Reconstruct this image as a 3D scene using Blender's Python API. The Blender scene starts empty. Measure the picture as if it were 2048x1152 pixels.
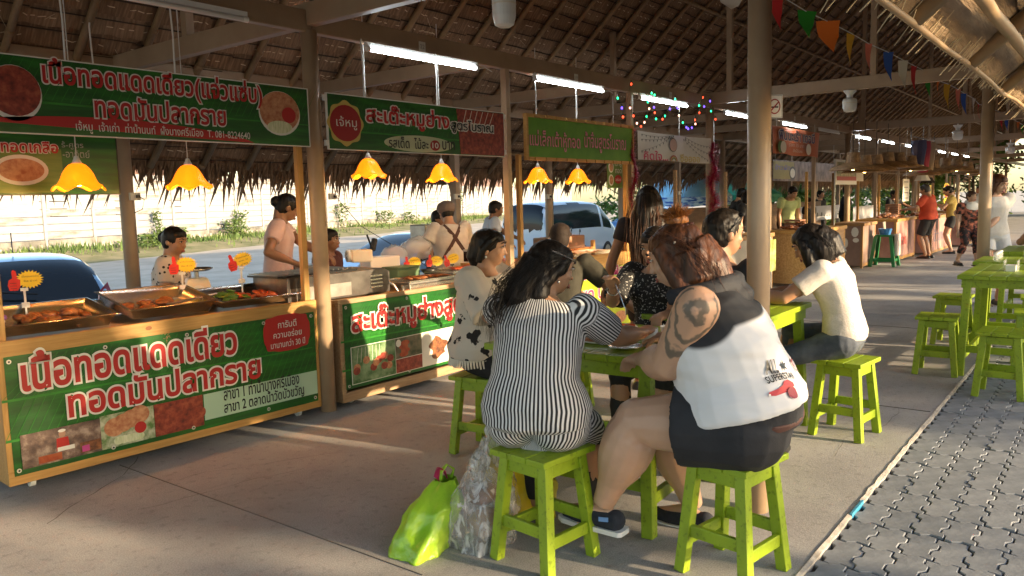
import bpy, bmesh, math, random
from math import sin, cos, pi, radians, sqrt, atan2, exp
from mathutils import Vector as V, Matrix, noise as NZ
random.seed(7)
scene = bpy.context.scene
COL = scene.collection
# ---------------------------------------------------------------- camera
FPX, CX, CY, CAMH = 1587.0, 1024.0, 576.0, 1.5      # focal length and centre in photo pixels
def _d(x, y): return V((x - CX, -(y - CY), -FPX)).normalized()
_X = _d(2250, 370); _Y = _d(-1050, 462); _Y = (_Y - _X * _X.dot(_Y)).normalized(); _Z = _X.cross(_Y)
RW = Matrix((_X, _Y, _Z))                           # camera -> world: X runs along the stalls, Y towards the car park
cd = bpy.data.cameras.new('camera'); cam = bpy.data.objects.new('camera', cd); COL.objects.link(cam)
cam.matrix_world = Matrix.Translation((0, 0, CAMH)) @ RW.to_4x4()
cd.sensor_width = 36; cd.lens = FPX / 2048 * 36; cd.clip_start = 0.05; cd.clip_end = 2000
scene.camera = cam
EYE = V((0, 0, CAMH))
def ray(x, y): return RW @ _d(x, y)
def G(x, y, z=0.0): r = ray(x, y); return EYE + r * ((z - CAMH) / r.z)     # pixel on a level surface
def PY(x, y, y0): r = ray(x, y); return EYE + r * (y0 / r.y)               # pixel on an upright plane along the stalls
def PX(x, y, x0): r = ray(x, y); return EYE + r * (x0 / r.x)
# ---------------------------------------------------------------- light
SUN_EL, SUN_AZ = radians(12.0), radians(10.0)       # low sun from the open side
sd = V((-sin(SUN_AZ) * cos(SUN_EL), cos(SUN_AZ) * cos(SUN_EL), -sin(SUN_EL)))
sun = bpy.data.objects.new('sun', bpy.data.lights.new('sun', 'SUN')); COL.objects.link(sun)
sun.data.energy = 3.5; sun.data.angle = radians(0.6); sun.data.color = (1.0, 0.76, 0.48)
sun.rotation_euler = sd.to_track_quat('-Z', 'Y').to_euler(); sun.location = (0, -20, 8)
w = bpy.data.worlds.new('World'); scene.world = w; w.use_nodes = True
wn = w.node_tree.nodes; wl = w.node_tree.links
bg = wn['Background']; sk = wn.new('ShaderNodeTexSky'); sk.sky_type = 'NISHITA'; sk.sun_disc = False
sk.sun_elevation = SUN_EL; sk.sun_rotation = pi - SUN_AZ; sk.air_density = 1.0; sk.dust_density = 1.0; sk.ozone_density = 1.0
wl.new(sk.outputs[0], bg.inputs[0]); bg.inputs[1].default_value = 0.15
scene.view_settings.view_transform = 'Standard'; scene.view_settings.look = 'None'
scene.view_settings.exposure = 1.85; scene.view_settings.gamma = 1.0
scene.view_settings.use_curve_mapping = False
scene.cycles.max_bounces = 8; scene.cycles.diffuse_bounces = 5; scene.cycles.transparent_max_bounces = 12
scene.cycles.use_denoising = True; scene.cycles.sample_clamp_indirect = 6
# ---------------------------------------------------------------- materials
MATS = {}
def mat(name, c1, c2=None, scale=6, detail=4, stretch=(1, 1, 1), rough=.6, metal=0, bump=0, bscale=None, coord='Object',
        es=0, ec=None, trans=0, alpha=1, sss=0, lo=.35, hi=.65, kind='noise', spec=.5, coat=0, c3=None, rot=(0, 0, 0), bstretch=None):
    if name in MATS: return MATS[name]
    m = bpy.data.materials.new(name); m.use_nodes = True; MATS[name] = m
    n = m.node_tree.nodes; l = m.node_tree.links; b = n['Principled BSDF']
    b.inputs['Base Color'].default_value = (*c1, 1); b.inputs['Roughness'].default_value = rough
    b.inputs['Metallic'].default_value = metal; b.inputs['Specular IOR Level'].default_value = spec
    b.inputs['Transmission Weight'].default_value = trans; b.inputs['Alpha'].default_value = alpha
    b.inputs['Coat Weight'].default_value = coat
    if sss:
        b.inputs['Subsurface Weight'].default_value = sss; b.inputs['Subsurface Radius'].default_value = (.02, .008, .004)
        b.inputs['Subsurface Scale'].default_value = .5
    if es: b.inputs['Emission Color'].default_value = (*(ec or c1), 1); b.inputs['Emission Strength'].default_value = es
    if c2 or bump:
        tc = n.new('ShaderNodeTexCoord'); mp = n.new('ShaderNodeMapping'); l.new(tc.outputs[coord], mp.inputs[0])
        mp.inputs['Scale'].default_value = stretch; mp.inputs['Rotation'].default_value = rot
        def tex(sc):
            if kind == 'voronoi':
                t = n.new('ShaderNodeTexVoronoi'); t.inputs['Scale'].default_value = sc; return t, t.outputs['Distance']
            t = n.new('ShaderNodeTexNoise'); t.inputs['Scale'].default_value = sc; t.inputs['Detail'].default_value = detail
            t.inputs['Roughness'].default_value = .6; return t, t.outputs[0]
        t, out = tex(scale); l.new(mp.outputs[0], t.inputs['Vector'])
        if c2:
            r = n.new('ShaderNodeValToRGB'); l.new(out, r.inputs[0]); l.new(r.outputs[0], b.inputs['Base Color'])
            e = r.color_ramp.elements; e[0].position = lo; e[0].color = (*c1, 1); e[1].position = hi; e[1].color = (*c2, 1)
            if c3: q = r.color_ramp.elements.new((lo + hi) / 2); q.color = (*c3, 1)
        if bump:
            if bscale:
                mp2 = n.new('ShaderNodeMapping'); l.new(tc.outputs[coord], mp2.inputs[0])
                mp2.inputs['Scale'].default_value = bstretch or stretch; mp2.inputs['Rotation'].default_value = rot
                t2, out2 = tex(bscale); l.new(mp2.outputs[0], t2.inputs['Vector'])
            else: out2 = out
            bp = n.new('ShaderNodeBump'); bp.inputs['Strength'].default_value = bump; bp.inputs['Distance'].default_value = .02
            l.new(out2, bp.inputs['Height']); l.new(bp.outputs[0], b.inputs['Normal'])
    return m
def attr_mat(name, cols, attr='s', period=1.0, duty=.5, rough=.8, sss=0, bump=.15, bscale=40, soft=.06):
    """two colours in bands of a float vertex attribute (printed or woven stripes)"""
    if name in MATS: return MATS[name]
    m = bpy.data.materials.new(name); m.use_nodes = True; MATS[name] = m
    n = m.node_tree.nodes; l = m.node_tree.links; b = n['Principled BSDF']; b.inputs['Roughness'].default_value = rough
    a = n.new('ShaderNodeAttribute'); a.attribute_name = attr
    d = n.new('ShaderNodeMath'); d.operation = 'DIVIDE'; d.inputs[1].default_value = period; l.new(a.outputs['Fac'], d.inputs[0])
    fr = n.new('ShaderNodeMath'); fr.operation = 'FRACT'; l.new(d.outputs[0], fr.inputs[0])
    r = n.new('ShaderNodeValToRGB'); l.new(fr.outputs[0], r.inputs[0]); e = r.color_ramp.elements
    e[0].position = duty - soft; e[0].color = (*cols[0], 1); e[1].position = duty + soft; e[1].color = (*cols[1], 1)
    q = e.new(1 - 2 * soft); q.color = (*cols[1], 1); q = e.new(1.0); q.color = (*cols[0], 1)
    l.new(r.outputs[0], b.inputs['Base Color'])
    return m
# ---------------------------------------------------------------- mesh helpers
class MB:
    def __init__(s): s.v = []; s.f = []; s.mi = []; s.cur = 0
    def add(s, vs, fs):
        o = len(s.v); s.v += [tuple(v) for v in vs]; s.f += [tuple(i + o for i in f) for f in fs]; s.mi += [s.cur] * len(fs); return s
    def box(s, c, d, R=None, taper=1.0):
        x, y, z = d[0] / 2, d[1] / 2, d[2] / 2
        P = [V((a * x * (taper if k > 0 else 1), b * y * (taper if k > 0 else 1), k * z)) for k in (-1, 1) for b in (-1, 1) for a in (-1, 1)]
        if R is not None: P = [R @ p for p in P]
        c = V(c)
        return s.add([p + c for p in P], [(0, 2, 3, 1), (4, 5, 7, 6), (0, 1, 5, 4), (2, 6, 7, 3), (0, 4, 6, 2), (1, 3, 7, 5)])
    def bb(s, x0, x1, y0, y1, z0, z1): return s.box(((x0 + x1) / 2, (y0 + y1) / 2, (z0 + z1) / 2), (x1 - x0, y1 - y0, z1 - z0))
    def bar(s, p, q, w, h=None, up=(0, 0, 1), w2=None):
        p, q = V(p), V(q); a = (q - p).normalized(); up = V(up)
        if abs(a.dot(up)) > .98: up = V((0, 1, 0))
        r = a.cross(up).normalized(); u = r.cross(a); h = h or w; k = (w2 or w) / w
        P = []
        for c, kk in ((p, 1), (q, k)):
            for i, j in ((-1, -1), (1, -1), (1, 1), (-1, 1)): P.append(c + r * (i * w / 2 * kk) + u * (j * h / 2 * kk))
        return s.add(P, [(0, 3, 2, 1), (4, 5, 6, 7), (0, 1, 5, 4), (1, 2, 6, 5), (2, 3, 7, 6), (3, 0, 4, 7)])
    def tube(s, pts, r, n=8, cap=True, flat=1.0):
        pts = [V(p) for p in pts]; rs = r if isinstance(r, (list, tuple)) else [r] * len(pts)
        ref = None; P = []
        for i, p in enumerate(pts):
            t = (pts[min(i + 1, len(pts) - 1)] - pts[max(i - 1, 0)])
            t = t.normalized() if t.length > 1e-9 else V((0, 0, 1))
            if ref is None: ref = V((0, 0, 1)) if abs(t.z) < .9 else V((1, 0, 0))
            u = t.cross(ref)
            if u.length < 1e-6: u = t.cross(V((0, 1, 0)))
            u.normalize(); v = t.cross(u).normalized(); ref = -v if False else ref
            for k in range(n):
                a = 2 * pi * k / n; P.append(p + u * (cos(a) * rs[i]) + v * (sin(a) * rs[i] * flat))
        F = []
        for i in range(len(pts) - 1):
            for k in range(n): F.append((i * n + k, i * n + (k + 1) % n, (i + 1) * n + (k + 1) % n, (i + 1) * n + k))
        if cap: F.append(tuple(range(n - 1, -1, -1))); F.append(tuple((len(pts) - 1) * n + k for k in range(n)))
        return s.add(P, F)
    def lathe(s, prof, n=20, c=(0, 0, 0), wob=None):
        P = []
        for r, z in prof:
            for k in range(n):
                a = 2 * pi * k / n; rr, zz = (r, z) if wob is None else wob(r, z, a)
                P.append((c[0] + rr * cos(a), c[1] + rr * sin(a), c[2] + zz))
        F = [(i * n + k, i * n + (k + 1) % n, (i + 1) * n + (k + 1) % n, (i + 1) * n + k) for i in range(len(prof) - 1) for k in range(n)]
        if prof[0][0] > 1e-5: F.append(tuple(range(n - 1, -1, -1)))
        if prof[-1][0] > 1e-5: F.append(tuple((len(prof) - 1) * n + k for k in range(n)))
        return s.add(P, F)
    def ell(s, c, r, R=None, n=12, m=8):
        c = V(c); P = []
        for i in range(m + 1):
            t = pi * i / m
            for k in range(n):
                a = 2 * pi * k / n; p = V((r[0] * sin(t) * cos(a), r[1] * sin(t) * sin(a), r[2] * cos(t)))
                P.append(c + (R @ p if R is not None else p))
        return s.add(P, [(i * n + k, (i + 1) * n + k, (i + 1) * n + (k + 1) % n, i * n + (k + 1) % n) for i in range(m) for k in range(n)])
    def prism(s, out, y0, y1, f=None):
        """outline in (x, z), extruded from y0 (front) to y1"""
        n = len(out); P = [(x, y0, z) for x, z in out] + [(x, y1, z) for x, z in out]
        if f: P = [f(V(p)) for p in P]
        return s.add(P, [tuple(range(n)), tuple(range(2 * n - 1, n - 1, -1))] + [(k, k + n, (k + 1) % n + n, (k + 1) % n) for k in range(n)])
    def quad(s, a, b, c, d): return s.add([a, b, c, d], [(0, 1, 2, 3)])
    def build(s, name, m, parent=None, smooth=False, loc=None, rz=None, clean=False, **tagkw):
        me = bpy.data.meshes.new(name); me.from_pydata(s.v, [], s.f)
        for x in (m if isinstance(m, (list, tuple)) else [m]): me.materials.append(x)
        if any(s.mi): me.polygons.foreach_set('material_index', s.mi)
        b = bmesh.new(); b.from_mesh(me)
        if clean: bmesh.ops.remove_doubles(b, verts=b.verts, dist=1e-5)
        bmesh.ops.recalc_face_normals(b, faces=b.faces); b.to_mesh(me); b.free()
        if smooth: me.polygons.foreach_set('use_smooth', [True] * len(me.polygons))
        o = bpy.data.objects.new(name, me); COL.objects.link(o); o.parent = parent
        if loc is not None: o.location = loc
        if rz is not None: o.rotation_euler = (0, 0, rz)
        if tagkw: tag(o, **tagkw)
        return o
def bevel(o, w=.004, seg=2):
    b = bmesh.new(); b.from_mesh(o.data)
    bmesh.ops.bevel(b, geom=[e for e in b.edges if len(e.link_faces) == 2 and e.calc_face_angle(0) > .6], offset=w, segments=seg, affect='EDGES', profile=.5, clamp_overlap=True)
    b.to_mesh(o.data); b.free(); return o
def tag(o, label=None, cat=None, group=None, kind=None):
    if label: o['label'] = label
    if cat: o['category'] = cat
    if group: o['group'] = group
    if kind: o['kind'] = kind
    return o
def thing(name, label, cat, loc=(0, 0, 0), rz=0, group=None):
    o = bpy.data.objects.new(name, None); COL.objects.link(o); o.location = loc; o.rotation_euler = (0, 0, rz)
    return tag(o, label, cat, group)
def share(o, name, parent, loc, rz=0, sc=None):
    c = bpy.data.objects.new(name, o.data); COL.objects.link(c); c.parent = parent; c.location = loc
    c.rotation_euler = rz if isinstance(rz, (tuple, list)) else (0, 0, rz)
    if sc: c.scale = sc
    return c
def copy_tree(o, parent=None):
    c = o.copy(); COL.objects.link(c); c.parent = parent
    for ch in list(o.children): copy_tree(ch, c)
    return c
FONT_CACHE = {}
def glyphs(body, off, res=3):
    k = (body, off)
    if k in FONT_CACHE: return FONT_CACHE[k]
    c = bpy.data.curves.new('txt', 'FONT'); c.body = body; c.size = 1; c.offset = off; c.resolution_u = res
    o = bpy.data.objects.new('txt', c); COL.objects.link(o)
    me = bpy.data.meshes.new_from_object(o)
    vs = [tuple(v.co) for v in me.vertices]; fs = [tuple(p.vertices) for p in me.polygons]
    bpy.data.meshes.remove(me); bpy.data.objects.remove(o); bpy.data.curves.remove(c)
    FONT_CACHE[k] = (vs, fs); return vs, fs
def text(parent, body, m, x0, x1, z0, z1, y, bold=0.0, outline=None, ow=.05, shear=0.0, name='lettering', slope=0.0):
    """flat print on a panel that faces -y: the glyphs fill the box x0..x1, z0..z1"""
    base, _ = glyphs(body, 0.0)
    bx0, bx1 = min(v[0] for v in base), max(v[0] for v in base); bz0, bz1 = min(v[1] for v in base), max(v[1] for v in base)
    sx, sz = (x1 - x0) / (bx1 - bx0), (z1 - z0) / (bz1 - bz0)
    out = []
    for off, mm, yy, nm in ([(ow + bold, outline, y, 'lettering_outline')] if outline else []) + [(bold, m, y - (.0025 if outline else 0), name)]:
        vs, fs = glyphs(body, off); b = MB()
        b.add([(x0 + (v[0] - bx0) * sx + shear * (v[1] - bz0) * sz, yy, z0 + (v[1] - bz0) * sz + slope * (v[0] - bx0) * sx) for v in vs], fs)
        me = bpy.data.meshes.new(nm); me.from_pydata(b.v, [], b.f); me.materials.append(mm)
        o = bpy.data.objects.new(nm, me); COL.objects.link(o); o.parent = parent; out.append(o)
    return out[-1]
def ellipse(cx, cz, rx, rz, n=28): return [(cx + rx * cos(2 * pi * k / n), cz + rz * sin(2 * pi * k / n)) for k in range(n)]
def rect(x0, x1, z0, z1): return [(x0, z0), (x1, z0), (x1, z1), (x0, z1)]
def flat(parent, name, out, y, m, th=.002):
    b = MB(); b.prism(out, y - th, y); return b.build(name, m, parent)
# ---------------------------------------------------------------- palette
CONC = mat('concrete_floor', (.30, .285, .275), (.50, .48, .46), scale=1.1, detail=9, rough=.85, bump=.12, bscale=60, lo=.3, hi=.72)
def speckle(m, sc=170, lo=.42, hi=.62, dark=.72):
    """fine pits and grains over a material's own colour"""
    n = m.node_tree.nodes; l = m.node_tree.links; b = n['Principled BSDF']; src = b.inputs['Base Color'].links[0].from_socket
    tc = n.new('ShaderNodeTexCoord'); out = src
    for s_, a, c, d in ((sc, lo, hi, dark), (sc * .13, .30, .44, .80)):
        t = n.new('ShaderNodeTexNoise'); t.inputs['Scale'].default_value = s_; t.inputs['Detail'].default_value = 3; l.new(tc.outputs['Object'], t.inputs['Vector'])
        r = n.new('ShaderNodeValToRGB'); e = r.color_ramp.elements; e[0].position = a; e[0].color = (d, d, d, 1); e[1].position = c; e[1].color = (1, 1, 1, 1); l.new(t.outputs[0], r.inputs[0])
        mx = n.new('ShaderNodeMix'); mx.data_type = 'RGBA'; mx.blend_type = 'MULTIPLY'; mx.inputs[0].default_value = 1; l.new(out, mx.inputs[6]); l.new(r.outputs[0], mx.inputs[7]); out = mx.outputs[2]
    l.new(out, b.inputs['Base Color'])
speckle(CONC)
PAINT = mat('brown_steel_paint', (.29, .19, .115), (.35, .24, .15), scale=3, rough=.42, bump=.04, bscale=60)
PAINTL = mat('tan_column_paint', (.36, .25, .155), (.42, .30, .19), scale=4, rough=.4)
PINE = mat('yellow_pine', (.40, .20, .045), (.54, .31, .09), scale=3.0, stretch=(1.2, 22, 22), rough=.5, bump=.08, lo=.3, hi=.7)
PINEV = mat('yellow_pine_upright', (.40, .20, .045), (.54, .31, .09), scale=3.0, stretch=(22, 22, 1.2), rough=.5, bump=.08, lo=.3, hi=.7)
BROWNW = mat('brown_wood', (.27, .14, .05), (.40, .23, .10), scale=3.0, stretch=(1.2, 20, 20), rough=.55, bump=.1)
DARKW = mat('dark_plywood', (.10, .055, .028), (.17, .10, .05), scale=3, stretch=(1.5, 12, 12), rough=.6)
LIME = mat('lime_green_paint', (.21, .31, .010), (.29, .40, .014), scale=7, detail=6, rough=.42, bump=.12, bscale=30, stretch=(1, 1, 1), lo=.25, hi=.75)
speckle(LIME, 45, .30, .42, .62)
BAMBOO = mat('bamboo_pole', (.20, .115, .05), (.31, .19, .09), scale=5, stretch=(4, 1, 1), rough=.5, bump=.1)
STEEL = mat('brushed_steel', (.55, .53, .5), (.68, .66, .62), scale=8, stretch=(1, 8, 1), rough=.27, metal=1, bump=.02)
DSTEEL = mat('dull_steel', (.30, .28, .26), (.42, .4, .37), scale=8, rough=.42, metal=1)
WHITE = mat('white_plastic', (.74, .73, .70), rough=.35)
CREAM = mat('cream_plastic', (.66, .60, .48), (.72, .66, .55), scale=9, rough=.5)
BLACKP = mat('black_plastic', (.012, .012, .013), rough=.35)
WIRE = mat('white_wire', (.62, .6, .56), rough=.5)
SIGNG = mat('banana_leaf_print', (.004, .055, .008), (.02, .20, .016), scale=2.2, stretch=(1, 1, 9), rot=(0, .5, 0), rough=.35, lo=.3, hi=.75, detail=5, c3=(.008, .11, .01))
RED = mat('sign_red', (.44, .012, .012), rough=.4)
DRED = mat('sign_dark_red', (.32, .008, .01), rough=.4)
SWHITE = mat('print_white', (.74, .72, .66), rough=.4)
SBLACK = mat('print_black', (.012, .012, .012), rough=.4)
SGREY = mat('print_pale_green', (.40, .58, .42), rough=.45)
GOLD = mat('print_gold', (.55, .42, .10), rough=.4)
MEAT = mat('printed_meat', (.10, .012, .008), (.42, .10, .045), scale=26, detail=6, rough=.4, lo=.3, hi=.72, c3=(.26, .035, .02))
CHICK = mat('printed_fried_food', (.36, .10, .04), (.62, .33, .17), scale=30, detail=5, rough=.4, lo=.3, hi=.7)
EGG = mat('printed_cucumber', (.50, .55, .28), (.75, .75, .55), scale=40, rough=.4, stretch=(2, 1, .4))
LAMPSH = mat('amber_glass_shade', (.80, .26, .01), (.86, .36, .02), scale=7, rough=.3, es=.5, ec=(1.0, .20, .003), trans=.1)
TUBE = mat('lit_tube', (1, 1, 1), es=13, ec=(.86, .95, 1.0))
BULBW = mat('warm_bulb', (1, .8, .5), es=14, ec=(1.0, .58, .15))
FOOD = mat('fried_meat', (.085, .022, .008), (.30, .105, .03), scale=30, detail=6, rough=.38, bump=.4, bscale=60)
FOODR = mat('red_sausage', (.28, .035, .012), (.45, .10, .03), scale=22, rough=.35, bump=.2)
GREENV = mat('green_vegetable', (.03, .10, .01), (.10, .22, .03), scale=20, rough=.5)
GLASS = mat('car_glass', (.012, .015, .019), rough=.08, spec=.35)
TYRE = mat('tyre_rubber', (.015, .015, .015), rough=.8)
# ================================================================ ground, paving, car park
LOT = -.45
asph = mat('car_park_gravel', (.40, .33, .25), (.54, .45, .35), scale=1.2, detail=10, rough=.95, bump=.3, bscale=14)
b = MB(); b.bb(-400, 700, -300, 800, LOT - .3, LOT); b.build('ground', asph, kind='structure')
FLY0, FLY1 = .955, 8.25
b = MB(); b.bb(-9, 60, FLY0, FLY1, LOT - .05, 0)
fl = b.build('floor', CONC, kind='structure')
# chipped pale edge strip of the slab and a scrap of blue tape on it
pale = mat('worn_slab_edge', (.42, .40, .37), (.22, .20, .18), scale=14, detail=6, rough=.9, bump=.4)
b = MB(); n = 340; pts = []
for i in range(n + 1):
    x = -2 + 30 * i / n; pts.append((x, FLY0 - .006 - .006 * NZ.noise((x * 6, 0, 0)) - .004 * random.random(), FLY0 + .008 + .009 * NZ.noise((x * 9, 3, 0))))
for (xa, ya, yb), (xc, yc, yd) in zip(pts, pts[1:]):
    b.add([(xa, ya, -.10), (xa, ya, -.004), (xa, yb, .004), (xc, yc, -.10), (xc, yc, -.004), (xc, yd, .004)], [(0, 3, 4, 1), (1, 4, 5, 2)])
b.build('slab_edge', pale, fl)
b = MB(); b.bb(3.78, 3.99, FLY0 - .010, FLY0 + .001, -.02, .0062); b.build('blue_tape', mat('blue_tape', (.05, .28, .45), rough=.4), fl)
# expansion joints, hairline cracks
crack = mat('crack_dark', (.13, .115, .10), rough=1)
for j, xj in enumerate((-.6, 2.2, 5.9, 9.5, 13.4, 17.5, 22)):
    b = MB(); b.bb(xj, xj + .006, FLY0 + .03, 4.7, .0, .0035) if j > 1 else b.bb(xj, xj + .004, 2.2, 4.7, 0, .0035)
    b.build('floor_joint', crack, fl)
def wander(p, ang, n, st, w, seed):
    q = MB(); P = V(p); rr = random.Random(seed); L = []
    for i in range(n): L.append(P.copy()); ang += rr.uniform(-.35, .35); P = P + V((cos(ang), sin(ang), 0)) * st
    for i in range(n - 1):
        d = (L[i + 1] - L[i]).normalized(); s_ = V((-d.y, d.x, 0)) * w * (.4 + .6 * rr.random()); q.add([L[i] - s_, L[i + 1] - s_, L[i + 1] + s_, L[i] + s_], [(0, 1, 2, 3)])
    return q
for k, (p, a, n_, w_) in enumerate((((1.55, 4.1, .0035), .35, 16, .003), ((1.9, 3.9, .0035), -.2, 14, .0022), ((3.3, 3.6, .0035), 2.2, 18, .0016), ((4.6, 1.25, .0035), .3, 20, .0018), ((5.6, 1.5, .0035), .8, 10, .002))):
    wander(p, a, n_, .07, w_, k).build('floor_crack', crack, fl)
# paving: interlocking pavers, zigzag long sides, wavy short sides
PAV = [mat('paver_rubber_%d' % i, (.165 + .015 * i, .18 + .015 * i, .20 + .015 * i), (.24 + .015 * i, .26 + .015 * i, .285 + .015 * i), scale=9, detail=7, rough=.92, bump=.12, bscale=45, spec=.2) for i in range(3)]
b = MB(); b.bb(-9, 60, -9, FLY0 - .002, LOT - .06, -.062); pave = b.build('pavement', mat('joint_sand', (.07, .066, .06), rough=1), kind='structure')
PL, PW, GAP = .25, .123, .0052
def paver_out():
    o = []; L, W, a = PL - .0035, PW - GAP, .022
    zz = [(0, 0), (.16, 0), (.24, 1), (.44, 1), (.52, 0), (.72, 0), (.8, 1), (1, 1)]
    for t, k in zz: o.append((L * t, -a / 2 + a * k))
    for t in (.33, .67): o.append((L + .012 * sin(t * 2 * pi), W * t + a * .4 * (1 - t)))
    for t, k in reversed(zz): o.append((L * t, W - a / 2 + a * k))
    for t in (.67, .33): o.append((.012 * sin(t * 2 * pi), W * t))
    return o
pm = []
for i in range(3):
    q = MB(); q.prism([(x, z) for x, z in paver_out()], -.05, 0, f=lambda p: V((p.x, p.z, p.y))); o = q.build('paver', PAV[i], pave); bevel(o, .0035, 1); pm.append(o)
first = [True] * 3; stuff = MB(); cnt = 0; base = pm[0].data
for j in range(-6, 40):
    y = FLY0 - .135 - j * PW if j >= 0 else None
    if y is None: continue
    for i in range(0, 150):
        x = -4 + i * PL + (0 if j % 2 else .012); z = -.012 + random.uniform(-.003, .003)
        near = 2.75 < x < 9.2 and y > .12 * min(x, 6) - .35 and y > -.25
        if near and cnt < 300:
            k = random.randrange(3); cnt += 1; r = (random.uniform(-.006, .006), random.uniform(-.006, .006), 0)
            if first[k]: first[k] = False; pm[k].location = (x, y, z); pm[k].rotation_euler = r
            else: share(pm[k], 'paver', pave, (x, y, z), r)
        elif y > -3:
            ox = paver_out(); o = len(stuff.v); n = len(ox)
            stuff.add([(x + a, y + c, -.012) for a, c in ox], [tuple(range(n))])
so = stuff.build('paver_field', PAV[1], pave); so['kind'] = 'stuff'
# ================================================================ verge, wall
FA, FB = V((15.3, 37.8, 0)), V((61.4, 55.5, 0)); fdir = (FB - FA).normalized(); fnor = V((fdir.y, -fdir.x, 0))
def fp(t, off=0.0): return FA + fdir * t + fnor * off
b = MB(); N = 60
for i in range(N + 1):
    t = -35 + 160 * i / N
    for off, z in ((5, LOT - .03), (3.8, LOT + .08), (2.4, LOT + .22), (1.2, -.12), (.0, -.02), (-4, 0)): p = fp(t, off + NZ.noise((t * .2, off, 0)) * .8); b.v.append((p.x, p.y, z + .05 * NZ.noise((t * .5, off * .5, 1))))
for i in range(N):
    for k in range(5): a = i * 6 + k; b.f.append((a, a + 1, a + 7, a + 6)); b.mi.append(0)
verge = b.build('verge', mat('dry_verge', (.12, .13, .04), (.30, .25, .13), scale=.8, detail=8, rough=1, bump=.4, bscale=9), smooth=True, kind='structure')
grassm = mat('verge_grass', (.045, .10, .015), (.14, .20, .04), scale=.6, rough=.7, c3=(.09, .14, .03))
b = MB()
for i in range(9000):
    t = random.uniform(-30, 60); off = abs(random.gauss(0, 1)) * 1.3 + .1
    cl = NZ.noise((t * .22, off * .4, 4)); 
    if cl < -.15: continue
    p = fp(t, off); z = -.05 - .1 * off; h = random.uniform(.12, .38) * (1 + cl) ; a = random.uniform(0, pi); wv = V((cos(a), sin(a), 0)) * random.uniform(.02, .07)
    tip = V((random.uniform(-.1, .1), random.uniform(-.1, .1), h)); P = V((p.x, p.y, z))
    b.add([P - wv, P + wv, P + tip], [(0, 1, 2)])
b.build('grass', grassm, label='tufts of green and dry grass along the foot of the pale wall', cat='grass', kind='stuff')
# concrete panel wall: each bay has a post and stacked planks
wallt = thing('boundary_wall', 'long pale precast concrete wall of stacked planks behind the car park', 'wall', FA)
rzw = atan2(fdir.y, fdir.x); wallt.rotation_euler = (0, 0, rzw)
plank_m = mat('whitewashed_plank', (.28, .275, .27), (.37, .365, .36), scale=.7, detail=9, rough=.9, stretch=(1, 1, 5), bump=.15, bscale=12)
plank_d = mat('stained_plank', (.20, .17, .145), (.34, .325, .305), scale=.8, detail=9, rough=.9, stretch=(1, 1, 4), lo=.42, hi=.55, bump=.15, bscale=12)
plinth_m = mat('mossy_plinth', (.10, .095, .08), (.36, .33, .28), scale=.9, detail=8, rough=.95, bump=.3)
BAY, Z0, Z1, NP = 2.75, .42, 3.45, 9; ph = (Z1 - Z0) / NP
q = MB(); q.box((BAY / 2, .0, ph / 2 - .01), (BAY - .14, .05, ph - .03)); pk = q.build('plank', plank_m, wallt, loc=(-13 * BAY, 0, Z0)); bevel(pk, .012, 1)
pk2 = pk.data.copy(); pk2.materials.clear(); pk2.materials.append(plank_d)
q = MB(); q.bb(-.08, .08, -.1, .1, -.2, Z1 + .06); po = q.build('post', plinth_m if False else plank_m, wallt, loc=(-13 * BAY, 0, 0)); bevel(po, .015, 1)
q = MB(); nplank = 1; far = MB()
for k in range(-13, 40):
    if k > -13: share(po, 'post', wallt, (k * BAY, 0, 0))
    for r in range(NP):
        if k == -13 and r == 0: continue
        near = -9 <= k < 23
        if near and nplank < 298:
            o = share(pk, 'plank', wallt, (k * BAY, random.uniform(-.006, .006), Z0 + r * ph)); nplank += 1
            if random.random() < .3: o.data = pk2
        else: far.box((k * BAY + BAY / 2, 0, Z0 + r * ph + ph / 2 - .01), (BAY - .14, .05, ph - .03))
fo = far.build('plank_row', plank_m, wallt); fo['kind'] = 'stuff'
q = MB()
for k in range(-13, 40): q.bb(k * BAY + .05, (k + 1) * BAY - .05, -.14 + .02 * (k % 3), .12, -.35, Z0 - .03)
q.build('plinth', plinth_m, wallt)
q = MB()
for k in range(-36 * 2, 110 * 2): q.bb(k * .5, k * .5 + .16, -.2, -.12, -.45, .12 + .08 * random.random())
qq = q.build('buttress', mat('pale_block', (.40, .36, .28), (.55, .5, .4), scale=3, rough=.9), wallt); qq['kind'] = 'stuff'
# weeds climbing by the wall
def weed(t, off, h, wd, n, label, group='weeds along the wall'):
    p = fp(t, off); th = thing('weed', label, 'weed', (p.x, p.y, -.15), 0, group); rr = random.Random(int(t * 10)); bb = MB(); st = MB()
    for s_ in range(5):
        a = rr.uniform(0, 6.28); st.tube([(0, 0, 0), (cos(a) * wd * .3, sin(a) * wd * .3, h * .5), (cos(a) * wd * .6, sin(a) * wd * .6, h * rr.uniform(.7, 1))], [.02, .014, .006], 4)
    for i in range(n):
        z = h * rr.random() ** .8; r = wd * (1.1 - .6 * z / h); c = V((rr.gauss(0, .45) * r, rr.gauss(0, .45) * r, z)); u = V((rr.gauss(0, 1), rr.gauss(0, 1), rr.gauss(0, .6))).normalized(); v_ = u.cross(V((rr.gauss(0, 1), rr.gauss(0, 1), 1))).normalized(); s_ = rr.uniform(.06, .15)
        bb.add([c - u * s_, c + v_ * s_ * .5, c + u * s_, c - v_ * s_ * .5], [(0, 1, 2, 3)])
    st.build('stem', grassm, th); bb.build('leaves', grassm, th)
LWD = 'leafy green weed growing against the pale wall behind the car park'
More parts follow.
